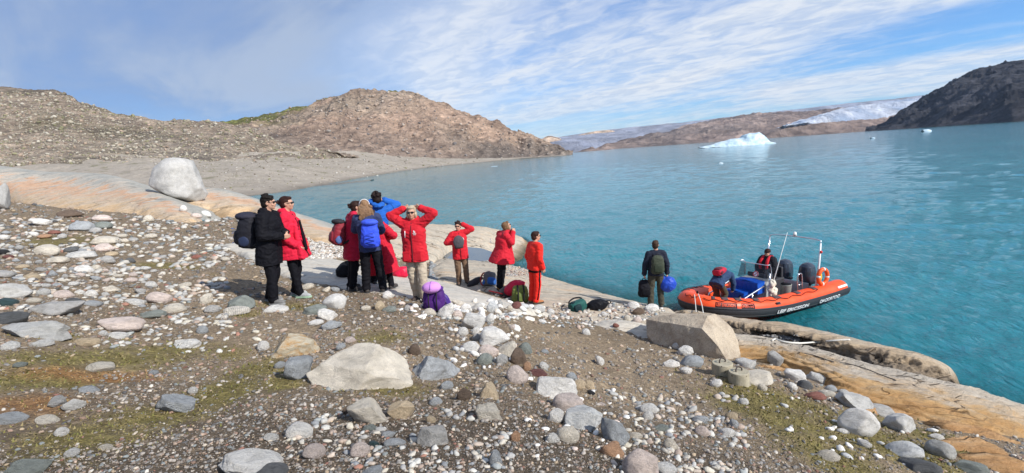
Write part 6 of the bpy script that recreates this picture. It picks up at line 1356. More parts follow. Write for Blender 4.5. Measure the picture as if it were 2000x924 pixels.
def drybag(name, label, M_, w, h, col, cn, cat='bag', flat=.8, strap=True):
    root = empty(name); root.matrix_world = M_; prop(root, label, cat, 'rucksacks and bags'); bm = bmesh.new(); ell(bm, (0, 0, 0), (w/2, w/2*flat, h/2)); ell(bm, (w*.05, 0, -h*.12), (w*.46, w*.42*flat, h*.36)); ell(bm, (0, 0, h*.36), (w*.2, w*.16, h*.2))
    link('sack', remesh(bm, .015, 1, .03, 7, 3), mt_cloth(cn, col, .45), root)
    if strap: tube_obj('strap', smooth_pts([(-.05, 0, h*.44), (-.03, 0, h*.62), (.03, 0, h*.62), (.05, 0, h*.44)], 4), .012, M_black, root, 6)
    return root
M_ = hanging(p11, 'R', .3, .3, .38, .0); drybag('dry_bag', 'round bright blue dry bag carried by the man seen from behind', M_ @ Matrix.Rotation(R(-25), 4, 'Y'), .44, .42, (.015, .06, .42), 'drybag_blue', 'dry bag')
# the grey cap held by the man in brown trousers
root, J, S = p8; bpy.context.view_layer.update(); o = empty('cap'); o.matrix_world = root.matrix_world @ Matrix.Translation(J['wrR'] + Vector((-.06, .10, .02))); prop(o, 'grey knitted cap held in front of the chest of the man in brown trousers', 'cap')
bm = bmesh.new(); ell(bm, (0, 0, 0), (.15, .06, .19)); link('crown', remesh(bm, .012, 1, .012, 14, 2), mt_cloth('grey_knit', (.07, .065, .075)), o); bm = bmesh.new(); rings(bm, [(0, 0, -.17), (0, 0, -.13)], [.115, .125], [.05, .055], Vector((1, 0, 0)), 20, Vector((0, 0, 1))); link('brim', bm_mesh(bm), mt_cloth('dark_knit', (.03, .028, .032)), o)

# ---- bags lying on the rock
def ground_bag(px, py, w, d, h, yaw=0, roll=0, pitch=0, dz=0.0):
    h_ = cast(px, py); return Matrix.Translation(h_[0] + Vector((0, 0, h*.42 + dz))) @ Matrix.Rotation(R(yaw), 4, 'Z') @ Matrix.Rotation(R(pitch), 4, 'X') @ Matrix.Rotation(R(roll), 4, 'Y')
backpack('backpack', 'purple rucksack standing on the ground beside the beige trousers, a lilac hat on its top', ground_bag(850, 606, .36, .28, .42), .36, .26, .40, (.055, .010, .13), (.02, .008, .05), seed=11, straps=False, front_straps=.012, lid=(.075, .012, .18))
M_ = ground_bag(868, 602, .1, .1, .3, 0, -20, 0, .0); drybag('stuff_bag', 'dark violet sleeve of fabric leaning on the right side of the purple rucksack', M_, .20, .40, (.05, .02, .18), 'violet_dark', 'bag', .5, False)
hb = cast(848, 606)[0]; o = empty('sun_hat', hb + Vector((0, -.06, .40))); prop(o, 'lilac soft hat lying on top of the purple rucksack', 'hat')
bm = bmesh.new(); ell(bm, (0, 0, 0), (.155, .14, .095)); link('crown', remesh(bm, .012, 1, .006, 8, 2), mt_cloth('lilac', (.56, .25, .62)), o); tube_obj('seam', [(0, -.145*math.cos(t)*1.02, .097*math.sin(t)) for t in np.linspace(0, math.pi, 14)], .004, mt_cloth('lilac_dark', (.22, .08, .32)), o, 5)
drybag('duffel_bag', 'black bag on the grey slab behind the woman in the crimson jacket', ground_bag(680, 540, .5, .5, .36, 20, 70), .36, .50, (.012, .012, .014), 'black_bag', 'bag', .8)
drybag('bag', 'crimson bag lying beside the parka, left of the beige trousers', ground_bag(786, 541, .4, .4, .26, 10, 80), .28, .44, (.62, .010, .05), 'crimson_bag', 'bag', .9)
backpack('backpack', 'grey and black rucksack with a blue side pocket lying behind the tan boots', ground_bag(958, 558, .4, .3, .44, 30, 20, -20), .38, .30, .44, (.10, .095, .095), (.02, .10, .34), seed=12, loops_col=(.25, .02, .02))
drybag('bag', 'flattened dark grey bag on the slab below the man with the grey cap', ground_bag(928, 556, .4, .3, .2, 40, 75), .20, .55, (.035, .033, .038), 'grey_bag', 'bag', 1.0, True)
drybag('bag', 'grey-brown crumpled bag lying below the grey rucksack', ground_bag(985, 575, .3, .3, .2, 50, 70), .24, .5, (.13, .115, .10), 'taupe_bag', 'bag')
drybag('bag', 'small dark grey bag against the left side of the green rucksack', ground_bag(992, 578, .3, .3, .28, 0, 20), .28, .34, (.07, .07, .075), 'dgrey_bag', 'bag')
tb = cast(967, 576); tube_obj('tmp', [(0, 0, 0), (0, 0, .01)], .01, M_black, None)
bpy.data.objects.remove(bpy.data.objects['tmp'])
o = tube_obj('trekking_pole', [tb[0] + Vector((-.16, .1, .10)), tb[0] + Vector((.20, -.10, .04))], .018, plain('red_pole', (.65, .03, .03), .3), None); prop(o, 'red trekking pole end sticking out from the crumpled bags', 'trekking pole')
backpack('backpack', 'green rucksack with black straps standing left of the man in red trousers', ground_bag(1017, 590, .4, .3, .5, 6, 4, -8), .42, .28, .46, (.16, .20, .045), (.12, .16, .04), seed=14, straps=False, front_straps=.022)
o = drybag('jacket', 'crimson jacket thrown over the green rucksack', ground_bag(1006, 583, .6, .5, .30, -20, 62, 0, .17), .34, .62, (.52, .01, .05), 'thrown_crimson', 'jacket', .9, False)
backpack('backpack', 'teal green and black rucksack lying on the pebbles left of the black bag', ground_bag(1130, 607, .4, .3, .26, 20, 78, 0), .30, .26, .44, (.01, .075, .065), (.012, .03, .035), seed=15)
drybag('bag', 'black soft bag lying on the pebbles right of the teal rucksack', ground_bag(1166, 605, .5, .4, .26, -8, 76), .30, .54, (.010, .010, .013), 'soft_black_bag', 'bag', .95)
# ---- concrete mooring blocks with iron eyes
def concrete(px, py, w, label):
    h_ = cast(px, py); o = empty('concrete_block', h_[0] - Vector((0, 0, .03)), .3); prop(o, label, 'concrete block', 'concrete mooring blocks'); bm = bmesh.new()
    zs = [0, .01, .09, .18, .205, .21]; rr_ = [.97, 1.0, 1.0, .98, .97, .93]; rings(bm, [(0, 0, z*w/.28*1.0) for z in zs], [w/2*k for k in rr_], [w/2*k for k in rr_], Vector((1, 0, 0)), 32, Vector((0, 0, 1)), 2.0)
    me = bm_mesh(bm); s = MT('concrete_%d' % int(px), .9, .2); v = s.co(); a = s.noise(v, 9, 5, .7); hol = s.voro(v, 14); col = s.mix(1, s.ramp(a, [(.3, (.30, .27, .20)), (.7, (.48, .43, .32))]), s.ramp(hol, [(.10, (.25, .22, .2)), (.17, (1, 1, 1))]), 'MULTIPLY')
    s.base(col); s.bump(s.math('ADD', s.noise(v, 60, 4, .7), s.rng(hol, .08, .16)), .6, .02); link('block', me, s.m, o, False)
    for sx in (-1, 1): pass
    tube_obj('iron_eye', smooth_pts([(-.045, 0, w*.72), (-.05, .0, w*.86), (.0, .02, w*.95), (.05, 0, w*.86), (.045, 0, w*.72)], 5), .010, plain('rusty_iron', (.06, .045, .04), .8), o, 6)
concrete(1411, 732, .30, 'perforated concrete block with iron eye touching the foot of the huge split boulder')
concrete(1443, 748, .28, 'perforated concrete block with iron eye, the lower right one of the two')
# ================================================================== BOAT
ORANGE_T = (.80, .075, .012)
M_tube = MT('orange_hypalon', .42, .4); _v = M_tube.co(); M_tube.base(M_tube.ramp(M_tube.noise(_v, 2.5, 5, .6), [(.3, (.74, .060, .010)), (.7, (.84, .095, .018))])); M_tube.bump(M_tube.noise(_v, 6, 4), .1, .02); M_tube = M_tube.m
M_rub2 = plain('black_rubber', (.035, .036, .042), .55, .4, 0, .15, .2, 20); M_patch = plain('dark_grip_patch', (.075, .05, .055), .8); M_grp = plain('grey_fibreglass', (.36, .37, .38), .45); M_dkp = plain('deck_grey', (.17, .17, .17), .7)
M_cr = plain('blue_crate_plastic', (.006, .085, .45), .4, .5, 0, .06, .05, 8); M_eng = plain('engine_cowling', (.035, .045, .065), .15, .6, 0, .05, 0); M_rail = plain('polished_steel', (.72, .73, .75), .22, .5, .9, .05, 0)
M_tw = plain('white_letter', (.8, .8, .8), .5, .4, 0, 0, 0); M_tk = plain('dark_letter', (.05, .012, .012), .5, .4, 0, 0, 0)
bow_p, stern_p = P_drop(1349, 596, CAM_H - .72), P_drop(1583, 548, CAM_H - .45)      # bow tip and middle of the stern at tube height
bow_p.z = stern_p.z = 0
axis = (bow_p - stern_p); LB = axis.length; axis.normalize(); BL = 6.6; mid_b = (bow_p + stern_p)/2
boat = empty('inflatable_boat', mid_b, 0); boat.rotation_euler = (R(0), 0, math.atan2(axis.y, axis.x)); prop(boat, 'orange and black rigid inflatable boat with two outboard engines, moored at the rock', 'boat')
BS = LB/BL; boat.scale = (1, 1, 1); bpy.context.view_layer.update(); BM = boat.matrix_world.copy()
# local: +x bow, +y port (away/left bank side), z up; lengths scaled with BS
def bp(x, y, z): return Vector((x*BS, y*BS*1.2, z))
WB = .98
def tube_path(n):
    pts = [(-3.35, WB, .42), (-2.2, WB, .40), (-1.0, WB, .41), (.3, WB*1.0, .45), (1.4, WB*.94, .53), (2.2, WB*.78, .63), (2.85, WB*.48, .72), (3.10, WB*.16, .76), (3.10, -WB*.16, .76), (2.85, -WB*.48, .72), (2.2, -WB*.78, .63), (1.4, -WB*.94, .53), (.3, -WB, .45), (-1.0, -WB, .41), (-2.2, -WB, .40), (-3.35, -WB, .42)]
    return catmull(np.array([bp(*p) for p in pts]), n)
NT, NC = 161, 24; TP = tube_path(NT); TR = .285
tan_ = np.gradient(TP, axis=0); tan_ /= np.linalg.norm(tan_, axis=1)[:, None]; outw = np.cross(tan_, [0, 0, 1.0]); outw /= np.linalg.norm(outw, axis=1)[:, None]; outw *= -1
cen = TP.mean(0); sgn = np.sign(((TP - cen)*outw).sum(1)[NT//4]); outw *= sgn; upw = np.cross(outw, tan_); upw *= np.sign(upw[:, 2])[:, None]
def tube_pt(i, ang_, r_): return TP[i] + outw[i]*math.cos(ang_)*r_ + upw[i]*math.sin(ang_)*r_
def tube_at(s_, ang_, r_):                       # s_ 0..1 along the path, angle 0 = outward, 90deg = up
    f = s_*(NT-1); i = int(min(NT-2, f)); t = f - i; return Vector(tube_pt(i, ang_, r_)*(1-t) + tube_pt(i+1, ang_, r_)*t)
def strip(name, a0, a1, r0, mat, s0=0.0, s1=1.0, parent=None, na=8, thick=.006, taper=False):
    i0, i1 = int(s0*(NT-1)), int(s1*(NT-1)); V, F = [], []; ai = np.linspace(a0, a1, na)
    for i in range(i0, i1+1):
        for lay in (r0, r0-thick):
            for a in ai: V.append(tube_pt(i, a, lay))
    k = 2*na
    for i in range(i1-i0):
        b = i*k; c = b + k
        for j in range(na-1): F.append((b+j, b+j+1, c+j+1, c+j)); F.append((b+na+j, c+na+j, c+na+j+1, b+na+j+1))
        F.append((b, c, c+na, b+na)); F.append((b+na-1, b+2*na-1, c+2*na-1, c+na-1))
    e = (i1-i0)*k
    for j in range(na-1): F.append((j, j+na, j+na+1, j+1)); F.append((e+j, e+j+1, e+j+na+1, e+j+na))
    me = mesh_np(name, V, F); return link(name, me, mat, parent or boat)
V = [tube_pt(i, 2*math.pi*j/NC, TR*(1 if 2 < i < NT-3 else (.96, .85, .55)[min(2, 2-min(i, NT-1-i)) if True else 0] if min(i, NT-1-i) < 3 else 1)) for i in range(NT) for j in range(NC)]
bm = bmesh.new(); vv = [bm.verts.new(p) for p in V]
for i in range(NT-1):
    for j in range(NC): bm.faces.new((vv[i*NC+j], vv[i*NC+(j+1) % NC], vv[(i+1)*NC+(j+1) % NC], vv[(i+1)*NC+j]))
bm.faces.new(vv[:NC][::-1]); bm.faces.new(vv[-NC:]); bmesh.ops.recalc_face_normals(bm, faces=bm.faces); tube_o = link('buoyancy_tube', bm_mesh(bm), M_tube, boat)
strip('rubbing_strake', R(-78), R(8), TR+.006, M_rub2, .0, 1.0); strip('rubbing_strake', R(4), R(12), TR+.024, M_rub2, .01, .99, thick=.03, na=5); strip('rubbing_strake', R(-44), R(-36), TR+.016, M_rub2, .01, .99, thick=.02, na=4)
for s_ in (.60, .635, .67, .705, .74, .775, .81, .85, .89, .40, .365, .33, .27, .21, .15, .10): strip('grip_patch', R(62), R(104), TR+.010, M_patch, s_, s_+.018)
for s_ in (.70, .775, .845, .30, .22): 
    strip('handle_patch', R(22), R(38), TR+.010, M_patch, s_, s_+.015, tube_o); tube_obj('carry_handle', [tube_at(s_+.001, R(30), TR+.01), tube_at(s_+.005, R(30), TR+.035), tube_at(s_+.010, R(30), TR+.035), tube_at(s_+.014, R(30), TR+.01)], .012, M_black, boat, 6)
def grab_line(s0, s1, k):
    pts = []
    for i in range(k+1):
        s_ = s0 + (s1-s0)*i/k; pts.append(tube_at(s_, R(60), TR+.02))
        if i < k: pts.append(tube_at(s_ + (s1-s0)/k/2, R(48), TR+.025))
    tube_obj('grab_line', smooth_pts(pts, 3), .010, M_black, boat, 6)
grab_line(.60, .90, 9); grab_line(.10, .44, 9); grab_line(.47, .535, 2)
for s_ in np.linspace(.60, .90, 10): strip('line_patch', R(52), R(68), TR+.008, M_patch, s_-.003, s_+.004, None, 4)
# inner line on the near side of the bow
# ---- hull below the tubes
hs = [(-3.2, .62, .12, -.22), (-1.5, .66, .12, -.28), (.2, .64, .16, -.28), (1.5, .54, .26, -.16), (2.4, .34, .40, .04), (3.0, .06, .58, .34)]
rows = [[bp(x, -w, zt), bp(x, -w*.92, (zt+zk)*.5 + .02), bp(x, 0, zk), bp(x, w*.92, (zt+zk)*.5 + .02), bp(x, w, zt)] for x, w, zt, zk in hs]
G = loft(rows, 17, 40); me = mesh_np('hull', G.reshape(-1, 3), grid_faces(*G.shape[:2])); link('hull', me, M_tube, boat)
rows = [[bp(x, -w*1.3, .30 + max(0, x)*.055), bp(x, 0, .30 + max(0, x)*.055), bp(x, w*1.3, .30 + max(0, x)*.055)] for x, w, zt, zk in hs[:-1]]; G = loft(rows, 5, 20); link('deck', mesh_np('deck', G.reshape(-1, 3), grid_faces(*G.shape[:2])), M_dkp, boat)
bm = bmesh.new(); box(bm, bp(-2.05, 0, .44), (.07, 1.40*BS, .46), None, .02); link('transom', bm_mesh(bm), M_grp, boat)
bm = bmesh.new(); box(bm, bp(2.35, 0, .56), (.9*BS, .85*BS, .05), None, .02); link('bow_locker', bm_mesh(bm), M_tube, boat)
bm = bmesh.new(); box(bm, bp(2.55, 0, .78), (.12, .12, .10), None, .02); seg(bm, bp(2.98, 0, 1.00), bp(2.98, 0, 1.08), .03, .03); link('mooring_post', bm_mesh(bm), M_black, boat)
# ---- console with screen
bm = bmesh.new(); box(bm, bp(.05, 0, .68), (.62*BS, .90*BS, .78), None, .05); con = link('console', bm_mesh(bm), M_grp, boat, False)
bm = bmesh.new(); box(bm, bp(-.22, 0, 1.10), (.25, .84*BS, .12), Matrix.Rotation(R(-25), 3, 'Y'), .03); link('dashboard', bm_mesh(bm), M_rub2, con, False)
s = MT('tinted_screen', .06, .5); s.b.inputs['Transmission Weight'].default_value = .0; s.base((.03, .035, .05)); s.b.inputs['Alpha'].default_value = .42; M_scr = s.m
w0, z0, z1 = .45*BS, 1.06, 1.52
bm = bmesh.new(); a = [bp(.30, -.45, z0), bp(.30, .45, z0), bp(.12, .42, z1), bp(.12, -.42, z1)]; b = [bp(.30, .45, z0), bp(-.15, .46, z0), bp(-.10, .43, z1-.1), bp(.12, .42, z1)]; c = [bp(-.15, -.46, z0), bp(.30, -.45, z0), bp(.12, -.42, z1), bp(-.10, -.43, z1-.1)]
for q in (a, b, c): bm.faces.new([bm.verts.new(p) for p in q])
bmesh.ops.solidify(bm, geom=bm.faces[:], thickness=.008); link('windscreen', bm_mesh(bm), M_scr, con, False)
tube_obj('windscreen_rail', smooth_pts([bp(-.15, -.47, z0), bp(-.10, -.44, z1), bp(.14, -.43, z1+.04), bp(.14, .43, z1+.04), bp(-.10, .44, z1), bp(-.15, .47, z0)], 4), .014, M_rail, con, 8)
# round no-symbol sticker on the screen, and a small blue plate
bm = bmesh.new(); cS = bp(.225, .16, 1.24); nS = (bp(.30, 0, z0) - bp(.12, 0, z1)).cross(Vector((0, 1, 0))).normalized(); nS = -nS if nS.x < 0 else nS; qd = nS.to_track_quat('Z', 'Y').to_matrix().to_4x4()
bmesh.ops.create_cone(bm, cap_ends=True, segments=24, radius1=.10, radius2=.10, depth=.006, matrix=Matrix.Translation(cS + nS*.012) @ qd); link('sticker_disc', bm_mesh(bm), plain('white_print', (.8, .8, .8)), con, False)
tube_obj('sticker_ring', [cS + nS*.018 + (qd.to_3x3() @ Vector((.085*math.cos(t), .085*math.sin(t), 0))) for t in np.linspace(0, 2*math.pi, 25)], .012, plain('red_print', (.6, .03, .03)), con, 6); tube_obj('sticker_bar', [cS + nS*.018 + qd.to_3x3() @ Vector((-.06, -.06, 0)), cS + nS*.018 + qd.to_3x3() @ Vector((.06, .06, 0))], .010, plain('red_print', (.6, .03, .03)), con, 6)
bm = bmesh.new(); box(bm, bp(.365, -.1, .97), (.01, .22, .05)); link('name_plate', bm_mesh(bm), plain('blue_plate', (.03, .07, .35)), con, False)
tube_obj('steering_wheel', [bp(-.36, .0, 1.08) + Vector((.05*math.sin(t), .17*math.cos(t), .16*math.sin(t))) for t in np.linspace(0, 2*math.pi, 21)], .016, M_black, con, 6)
bm = bmesh.new(); box(bm, bp(-.95, 0, .62), (.75*BS, .50*BS, .62), None, .05); box(bm, bp(-1.22, 0, 1.08), (.10, .46*BS, .38), None, .04); link('helm_seat', bm_mesh(bm), M_rub2, boat, False)
# antenna on the near side of the console
an0 = bp(.05, .52, .62); an_top = Vector(BM.inverted() @ P_y(1538, 454, (BM @ an0).y)); tube_obj('antenna', [an0, an0*.55 + an_top*.45, an_top], [.016, .012, .006], M_white, boat, 8); tube_obj('antenna_mount', [bp(.05, .50, .62), bp(.05, .52, 1.3)], .026, M_rail, boat, 8)
# fender and rope bundle on the side of the console
bm = bmesh.new(); rl = random.Random(4)
for _ in range(26): ell(bm, bp(.05 + rl.uniform(-.13, .13), .62 + rl.uniform(-.06, .06), .86 + rl.uniform(-.20, .20)), (.07, .06, .09), None, 2)
ell(bm, bp(.12, .60, .58), (.08, .07, .19)); ell(bm, bp(-.02, .62, .52), (.07, .06, .16)); fo = link('rope_bundle', remesh(bm, .016, 1, .02, 16, 3), plain('cream_rope', (.62, .58, .48), .8)); fo.matrix_world = BM; prop(fo, 'bundle of cream rope and fenders hung on the side of the boat console', 'rope')
# ---- deck rails beside the bow
for sy in (-1, 1):
    r_ = tube_obj('deck_rail', smooth_pts([bp(1.72, .56*sy, .52), bp(1.68, .56*sy, .66), bp(1.5, .56*sy, .72), bp(.45, .56*sy, .96)], 4), .024, M_rail, boat, 8)
    tube_obj('rail_post', [bp(1.05, .56*sy, .36), bp(1.05, .56*sy, .83)], .018, M_rail, r_, 8)
# ---- A-frame arch
ar = []
for sy in (-1, 1): ar.append([bp(-1.95, .88*sy, .62), bp(-2.12, .88*sy, 1.4), bp(-2.22, .86*sy, 2.02)])
P0, P1 = ar
for leg in ar: tube_obj('arch_leg', [leg[0], leg[1], leg[2]], [.040, .032, .026], M_rail if leg is P0 else plain('white_paint', (.78, .78, .78), .35), boat, 10)
tube_obj('arch_top', smooth_pts([P0[2], bp(-2.24, -.76, 2.12), bp(-2.26, 0, 2.15), bp(-2.24, .76, 2.12), P1[2]], 5), .020, M_rail, boat, 8)
bm = bmesh.new(); bmesh.ops.create_cone(bm, cap_ends=True, segments=16, radius1=.06, radius2=.05, depth=.09, matrix=Matrix.Translation(bp(-2.26, .0, 2.22))); ell(bm, bp(-2.26, .0, 2.27), (.05, .05, .03)); link('mast_light', bm_mesh(bm), M_white, boat)
bm = bmesh.new(); ell(bm, bp(-2.14, .92, 1.75), (.04, .04, .05)); link('side_light', bm_mesh(bm), plain('red_print', (.6, .03, .03)), boat)
tube_obj('stern_rail', smooth_pts([bp(-1.35, .62, .42), bp(-1.35, .62, 1.0), bp(-1.45, .62, 1.08), bp(-1.6, .62, 1.0), bp(-1.62, .62, .42)], 4), .020, M_rail, boat, 8); tube_obj('stern_rail', [bp(-1.35, .62, .72), bp(-1.62, .62, .72)], .015, M_rail, boat, 8)
# ---- two outboard engines
def engine(y, label):
    o = empty('outboard_engine'); o.parent = boat; o.location = bp(-2.32, y, .58); bm = bmesh.new()
    rings(bm, [(0, 0, z) for z in (.05, .12, .28, .45, .60, .68, .72)], [.20, .245, .26, .25, .22, .15, .05], [.18, .215, .23, .225, .20, .13, .04], Vector((1, 0, 0)), 28, Vector((0, 0, 1)), 2.9)
    link('cowling', remesh(bm, .014, 2), M_eng, o); bm = bmesh.new(); rings(bm, [(0, 0, z) for z in (.02, .07)], [.245, .25], [.215, .22], Vector((1, 0, 0)), 28, Vector((0, 0, 1)), 2.9); link('cowling_trim', bm_mesh(bm), M_black, o)
    bm = bmesh.new(); rings(bm, [(0, 0, z) for z in (-.75, -.4, .03)], [.13, .12, .16], [.05, .06, .12], Vector((1, 0, 0)), 16, Vector((0, 0, 1))); box(bm, (.14, 0, -.10), (.18, .26, .36), None, .02); link('leg', bm_mesh(bm), M_rub2, o)
    bm = bmesh.new(); box(bm, (.05, -.225, .38), (.16, .006, .025)); box(bm, (-.02, -.226, .33), (.10, .006, .018)); link('marking', bm_mesh(bm), plain('silver_print', (.4, .42, .45), .4), o, False); return o
engine(-.36, ''); engine(.40, '')
# lifebuoy on the arch
lb = empty('lifebuoy'); lb.matrix_world = BM @ Matrix.Translation(bp(-2.12, 1.00, .96)) @ Matrix.Scale(.74, 4) @ Matrix.Rotation(R(-20), 4, 'Z') @ Matrix.Rotation(R(90), 4, 'X') @ Matrix.Rotation(R(12), 4, 'Y'); prop(lb, 'orange lifebuoy with white bands and a yellow throw line hanging on the stern arch', 'lifebuoy')
MJ, MN = .26, .085
for k in range(8):
    t0, t1 = (k//2)*math.pi/2 + (0 if k % 2 == 0 else .22) , (k//2)*math.pi/2 + (.22 if k % 2 == 0 else math.pi/2)
    tube_obj('white_band' if k % 2 == 0 else 'ring_segment', [(MJ*math.cos(t), MJ*1.25*math.sin(t), 0) for t in np.linspace(t0, t1, 4 if k % 2 == 0 else 9)], MN + (.003 if k % 2 == 0 else 0), M_white if k % 2 == 0 else plain('buoy_orange', (.82, .10, .012), .5), lb, 14)
bm = bmesh.new(); ell(bm, (.05, 0, .10), (.10, .24, .06)); link('throw_line', remesh(bm, .012, 1, .01, 20, 2), plain('yellow_line', (.75, .42, .02), .7), lb)
# ---- crates and bucket standing on the deck: things of their own
def crate(c, w, d, h, label, lid=True):
    o = empty('crate'); o.matrix_world = BM @ Matrix.Translation(c) @ Matrix.Rotation(R(3), 4, 'Z'); prop(o, label, 'crate', 'blue crates on the boat'); bm = bmesh.new(); t = .018
    box(bm, (0, 0, t/2), (d, w, t)); box(bm, (d/2, 0, h/2), (t, w, h), Matrix.Rotation(R(4), 3, 'Y')); box(bm, (-d/2, 0, h/2), (t, w, h), Matrix.Rotation(R(-4), 3, 'Y')); box(bm, (0, w/2, h/2), (d, t, h)); box(bm, (0, -w/2, h/2), (d, t, h))
    for k in range(5): box(bm, (d/2 + .018, -w*.4 + k*w*.2, h*.45), (.012, .02, h*.8))
    link('box', bm_mesh(bm), M_cr, o, False)
    for sy in (-1, 1):
        bm = bmesh.new(); n = 9
        for k in range(n): box(bm, (-d*.45 + k*d*.9/(n-1), sy*w*.27, h + .015 + (.012 if k % 2 else 0)), (d*.10, w*.52, .018), Matrix.Rotation(R(sy*-6), 3, 'X'))
        link('lid_flap', bm_mesh(bm), M_cr, o, False)
    bm = bmesh.new(); box(bm, (0, 0, h-.012), (d*1.06, w*1.04, .03)); link('rim', bm_mesh(bm), M_cr, o, False); return o
crate(bp(.72, -.10, .32), .66, .46, .42, 'blue plastic lidded crate standing at the front of the console'); crate(bp(.44, .08, .70), .78, .34, .36, 'second blue crate, upright behind the front one against the console')
def bucket(c, label):
    o = empty('bucket'); o.matrix_world = BM @ Matrix.Translation(c); prop(o, label, 'bucket'); bm = bmesh.new(); rings(bm, [(0, 0, z) for z in (0, .02, .36, .38)], [.13, .135, .165, .172], [.13, .135, .165, .172], Vector((1, 0, 0)), 24, Vector((0, 0, 1)), 2); link('pail', bm_mesh(bm), plain('grey_pail', (.22, .24, .22), .6), o); bm = bmesh.new(); rings(bm, [(0, 0, .381), (0, 0, .395)], [.150, .150], [.150, .150], Vector((1, 0, 0)), 24, Vector((0, 0, 1)), 2); link('lid', bm_mesh(bm), M_black, o)
bucket(bp(-.75, .58, .46), 'grey bucket beside the helm seat of the boat')
o = drybag('bag', 'small pale grey bag on the deck between the rail and the blue crate', BM @ Matrix.Translation(bp(1.0, .12, .46)), .26, .30, (.40, .40, .38), 'pale_bag', 'bag')
# ---- writing on the tubes
def text_on_tube(txt, s_mid, ang_mid, size, mat, flip, name='lettering', r_=TR+.030, bold=.02, parent=None, width=None):
    cu = bpy.data.curves.new('t', 'FONT'); cu.body = txt; cu.size = size; cu.extrude = .003; cu.align_x = 'CENTER'; cu.align_y = 'CENTER'; cu.offset = bold*size; to = bpy.data.objects.new('t', cu); C.objects.link(to)
    dg = bpy.context.evaluated_depsgraph_get(); me = bpy.data.meshes.new_from_object(to.evaluated_get(dg), depsgraph=dg); bpy.data.objects.remove(to)
    ln_ = np.linalg.norm(np.diff(TP, axis=0), axis=1).sum(); sc = 1.0
    if width: xs_ = [v.co.x for v in me.vertices]; sc = width/(max(xs_)-min(xs_))
    for v in me.vertices: x, y, z = v.co; p = tube_at(s_mid + flip*x*sc/ln_, ang_mid + y/TR, r_ + z); v.co = p
    me.materials.clear(); return link(name, me, mat, parent or boat, False)
# which end of the path is the near (starboard) side?
near_end = 1 if depth_of(BM @ Vector(TP[-10])) < depth_of(BM @ Vector(TP[10])) else 0
def S_(s_): return s_ if near_end else 1 - s_
FL = None
p_a, p_b = project(BM @ tube_at(S_(.80), 0, TR)), project(BM @ tube_at(S_(.84), 0, TR)); FL = (1 if p_b[0] > p_a[0] else -1)*(1 if near_end else -1)
text_on_tube('LEIF ERICSSON', S_(.815), R(-21), .155, M_tw, FL, bold=.018, width=1.05); text_on_tube('QAQORTOQ', S_(.925), R(-21), .155, M_tw, FL, bold=.018, width=.80)
strip('name_panel', R(12), R(42), TR+.008, M_tk, *sorted((S_(.598), S_(.655)))); strip('name_panel', R(12), R(42), TR+.008, M_tk, *sorted((S_(.664), S_(.705))))
text_on_tube('LEIF ERICSSON', S_(.6265), R(27), .12, M_tube, FL, r_=TR+.014, bold=.012, width=.60); text_on_tube('QAQORTOQ', S_(.6845), R(27), .12, M_tube, FL, r_=TR+.014, bold=.012, width=.42)
strip('white_label', R(25), R(38), TR+.008, M_tw, *sorted((S_(.955), S_(.985))))
# painter line from the bow to the rock
e_ = cast(1366, 612); tp_ = BM @ bp(2.98, -.05, 1.02); gp_ = e_[0]
for dx in (-.05, .06):
    o = tube_obj('mooring_line', smooth_pts([tp_ + Vector((dx, 0, 0)), tp_*.5 + gp_*.5 + Vector((dx*1.5, -.05, -.02)), gp_ + Vector((dx*1.6, 0, 0))], 5), .012, plain('white_rope', (.66, .64, .58), .8), None, 6); prop(o, ('left' if dx < 0 else 'right') + ' of the two pale lines hanging from the bow of the boat to the rock', 'rope', 'ropes')
# rope along the rock ridge and a fine netting cord below it
def rope_on_rock(pts, r_, label, name='rope', lift=.03, mat=None):
    P_ = []
    for x, y in pts:
        h = cast(x, y)
        if h: P_.append(h[0] + Vector((0, 0, lift)))
    o = tube_obj(name, smooth_pts(P_, 5), r_, mat or plain('white_rope', (.66, .64, .58), .8), None, 7); prop(o, label, 'rope', 'ropes')
rope_on_rock([(1508,668),(1515,665),(1530,670),(1560,673),(1590,671),(1625,668),(1660,666)], .018, 'pale rope lying across the dark hollow of the rock ridge')
rope_on_rock([(1560,690),(1590,696),(1625,708),(1655,712),(1690,722),(1720,734),(1750,745)], .010, 'thin dark cord running along the top of the orange slab', lift=.02, mat=plain('dark_rope', (.10, .09, .08), .9))
# ---- people in the boat
def boat_person(*a, loc, head_yaw, **k):
    w_ = BM @ loc; return person(*a, base_loc=w_, group='people on the boat', **k)
bdir = math.degrees(math.atan2(axis.x, axis.y))
pb = boat_person('boat driver in a dark hooded jacket and red life vest standing behind the windscreen', None, None, bdir, dict(elR=(.30, .06, 1.16), elL=(-.30, .06, 1.16), wrR=(.13, .30, 1.02), wrL=(-.12, .32, 1.02)), look=-8, loc=bp(-.85, -.10, .08), head_yaw=0, height=1.80,
     jacket=dict(hem=.80, col=(.016, .017, .022), name='dark_shell', bulk=1.42, hood=True), trousers=dict(bulk=1.1), hair=('beanie', (.035, .075, .18)), glasses=True)
root, J, S = pb; bpy.context.view_layer.update(); lv_ = empty('life_vest'); lv_.matrix_world = root.matrix_world; prop(lv_, 'red life vest worn by the boat driver', 'life vest')
for sx in (-1, 1): tube_obj('vest_panel', smooth_pts([(sx*.08*S, -.10*S, 1.50*S), (sx*.10*S, .06*S, 1.49*S), (sx*.115*S, .185*S, 1.36*S), (sx*.11*S, .20*S, 1.20*S), (sx*.10*S, .19*S, 1.12*S)], 5), .052*S, mt_cloth('vest_red', (.55, .015, .03)), lv_, 10)
tube_obj('vest_belt', smooth_pts([(.20*math.cos(t)*S, .165*math.sin(t)*S, 1.16*S) for t in np.linspace(0, 2*math.pi, 13)], 2), .016*S, M_black, lv_, 6)
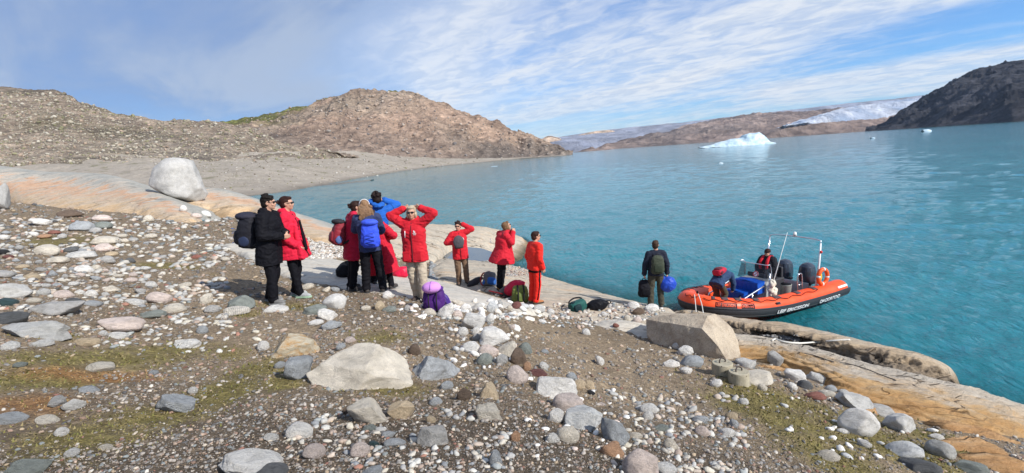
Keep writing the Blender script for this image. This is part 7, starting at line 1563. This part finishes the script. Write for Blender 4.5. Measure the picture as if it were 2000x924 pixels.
p_b = boat_person('person in a navy jacket bending over the bow deck of the boat', None, None, bdir + 180 - 12, dict(pelvis=(0, -.22, .86), waist=(0, -.08, .96), chest=(0, .16, 1.04), neck=(0, .36, 1.02), head=(0, .50, .96), shR=(.18, .30, 1.02), shL=(-.18, .30, 1.02), elR=(.22, .36, .74), elL=(-.22, .34, .74), wrR=(.17, .42, .52), wrL=(-.15, .42, .52),
     hipR=(.10, -.22, .84), hipL=(-.10, -.22, .84), knR=(.14, .02, .48), knL=(-.14, -.02, .48), anR=(.14, -.14, .09), anL=(-.14, -.16, .09)), look=0, tilt=30, loc=bp(1.75, -.05, .36), head_yaw=0, height=1.72,
     jacket=dict(hem=.80, col=(.018, .045, .11), name='boat_navy', bulk=1.12, hood=False), trousers=dict(col=(.06, .055, .035), name='boat_olive', bulk=1.08), hair=('cap', (.02, .07, .30)), glasses=False)
root, J, S = p_b; bpy.context.view_layer.update(); c_ = J['waist']*.4 + J['chest']*.6; upv_ = (J['neck'] - J['waist']).normalized(); xr_ = (J['shR'] - J['shL']).normalized(); out_ = upv_.cross(xr_); out_ = out_ if out_.z > 0 else -out_
M3 = Matrix((upv_.cross(-out_)*1, -out_, upv_)).transposed(); M3 = Matrix(((-out_).cross(upv_), -out_, upv_)).transposed().to_4x4()
backpack('backpack', 'crimson rucksack on the back of the person bending in the boat', root.matrix_world @ Matrix.Translation(c_ + out_*.22 - upv_*.10) @ M3, .30, .20, .46, (.42, .012, .035), (.10, .01, .02), seed=21)
# ================================================================== AIR between here and the far shore
bm = bmesh.new(); X0, X1, Y0, Y1, Z0, Z1 = -9000, 9000, -60, 9500, -8, 640
bmesh.ops.create_cube(bm, size=1, matrix=Matrix.Translation(((X0+X1)/2, (Y0+Y1)/2, (Z0+Z1)/2)) @ Matrix.Diagonal((X1-X0, Y1-Y0, Z1-Z0, 1)))
hm = bpy.data.materials.new('air'); hm.use_nodes = True; hm.node_tree.nodes.clear(); ho = hm.node_tree.nodes.new('ShaderNodeOutputMaterial'); hv = hm.node_tree.nodes.new('ShaderNodeVolumePrincipled')
hv.inputs['Color'].default_value = (.55, .72, 1.0, 1); hv.inputs['Density'].default_value = 2.2e-5; hv.inputs['Anisotropy'].default_value = .1; hm.node_tree.links.new(hv.outputs[0], ho.inputs['Volume'])
prop(link('haze', bm_mesh(bm), hm, None, False), kind='stuff')
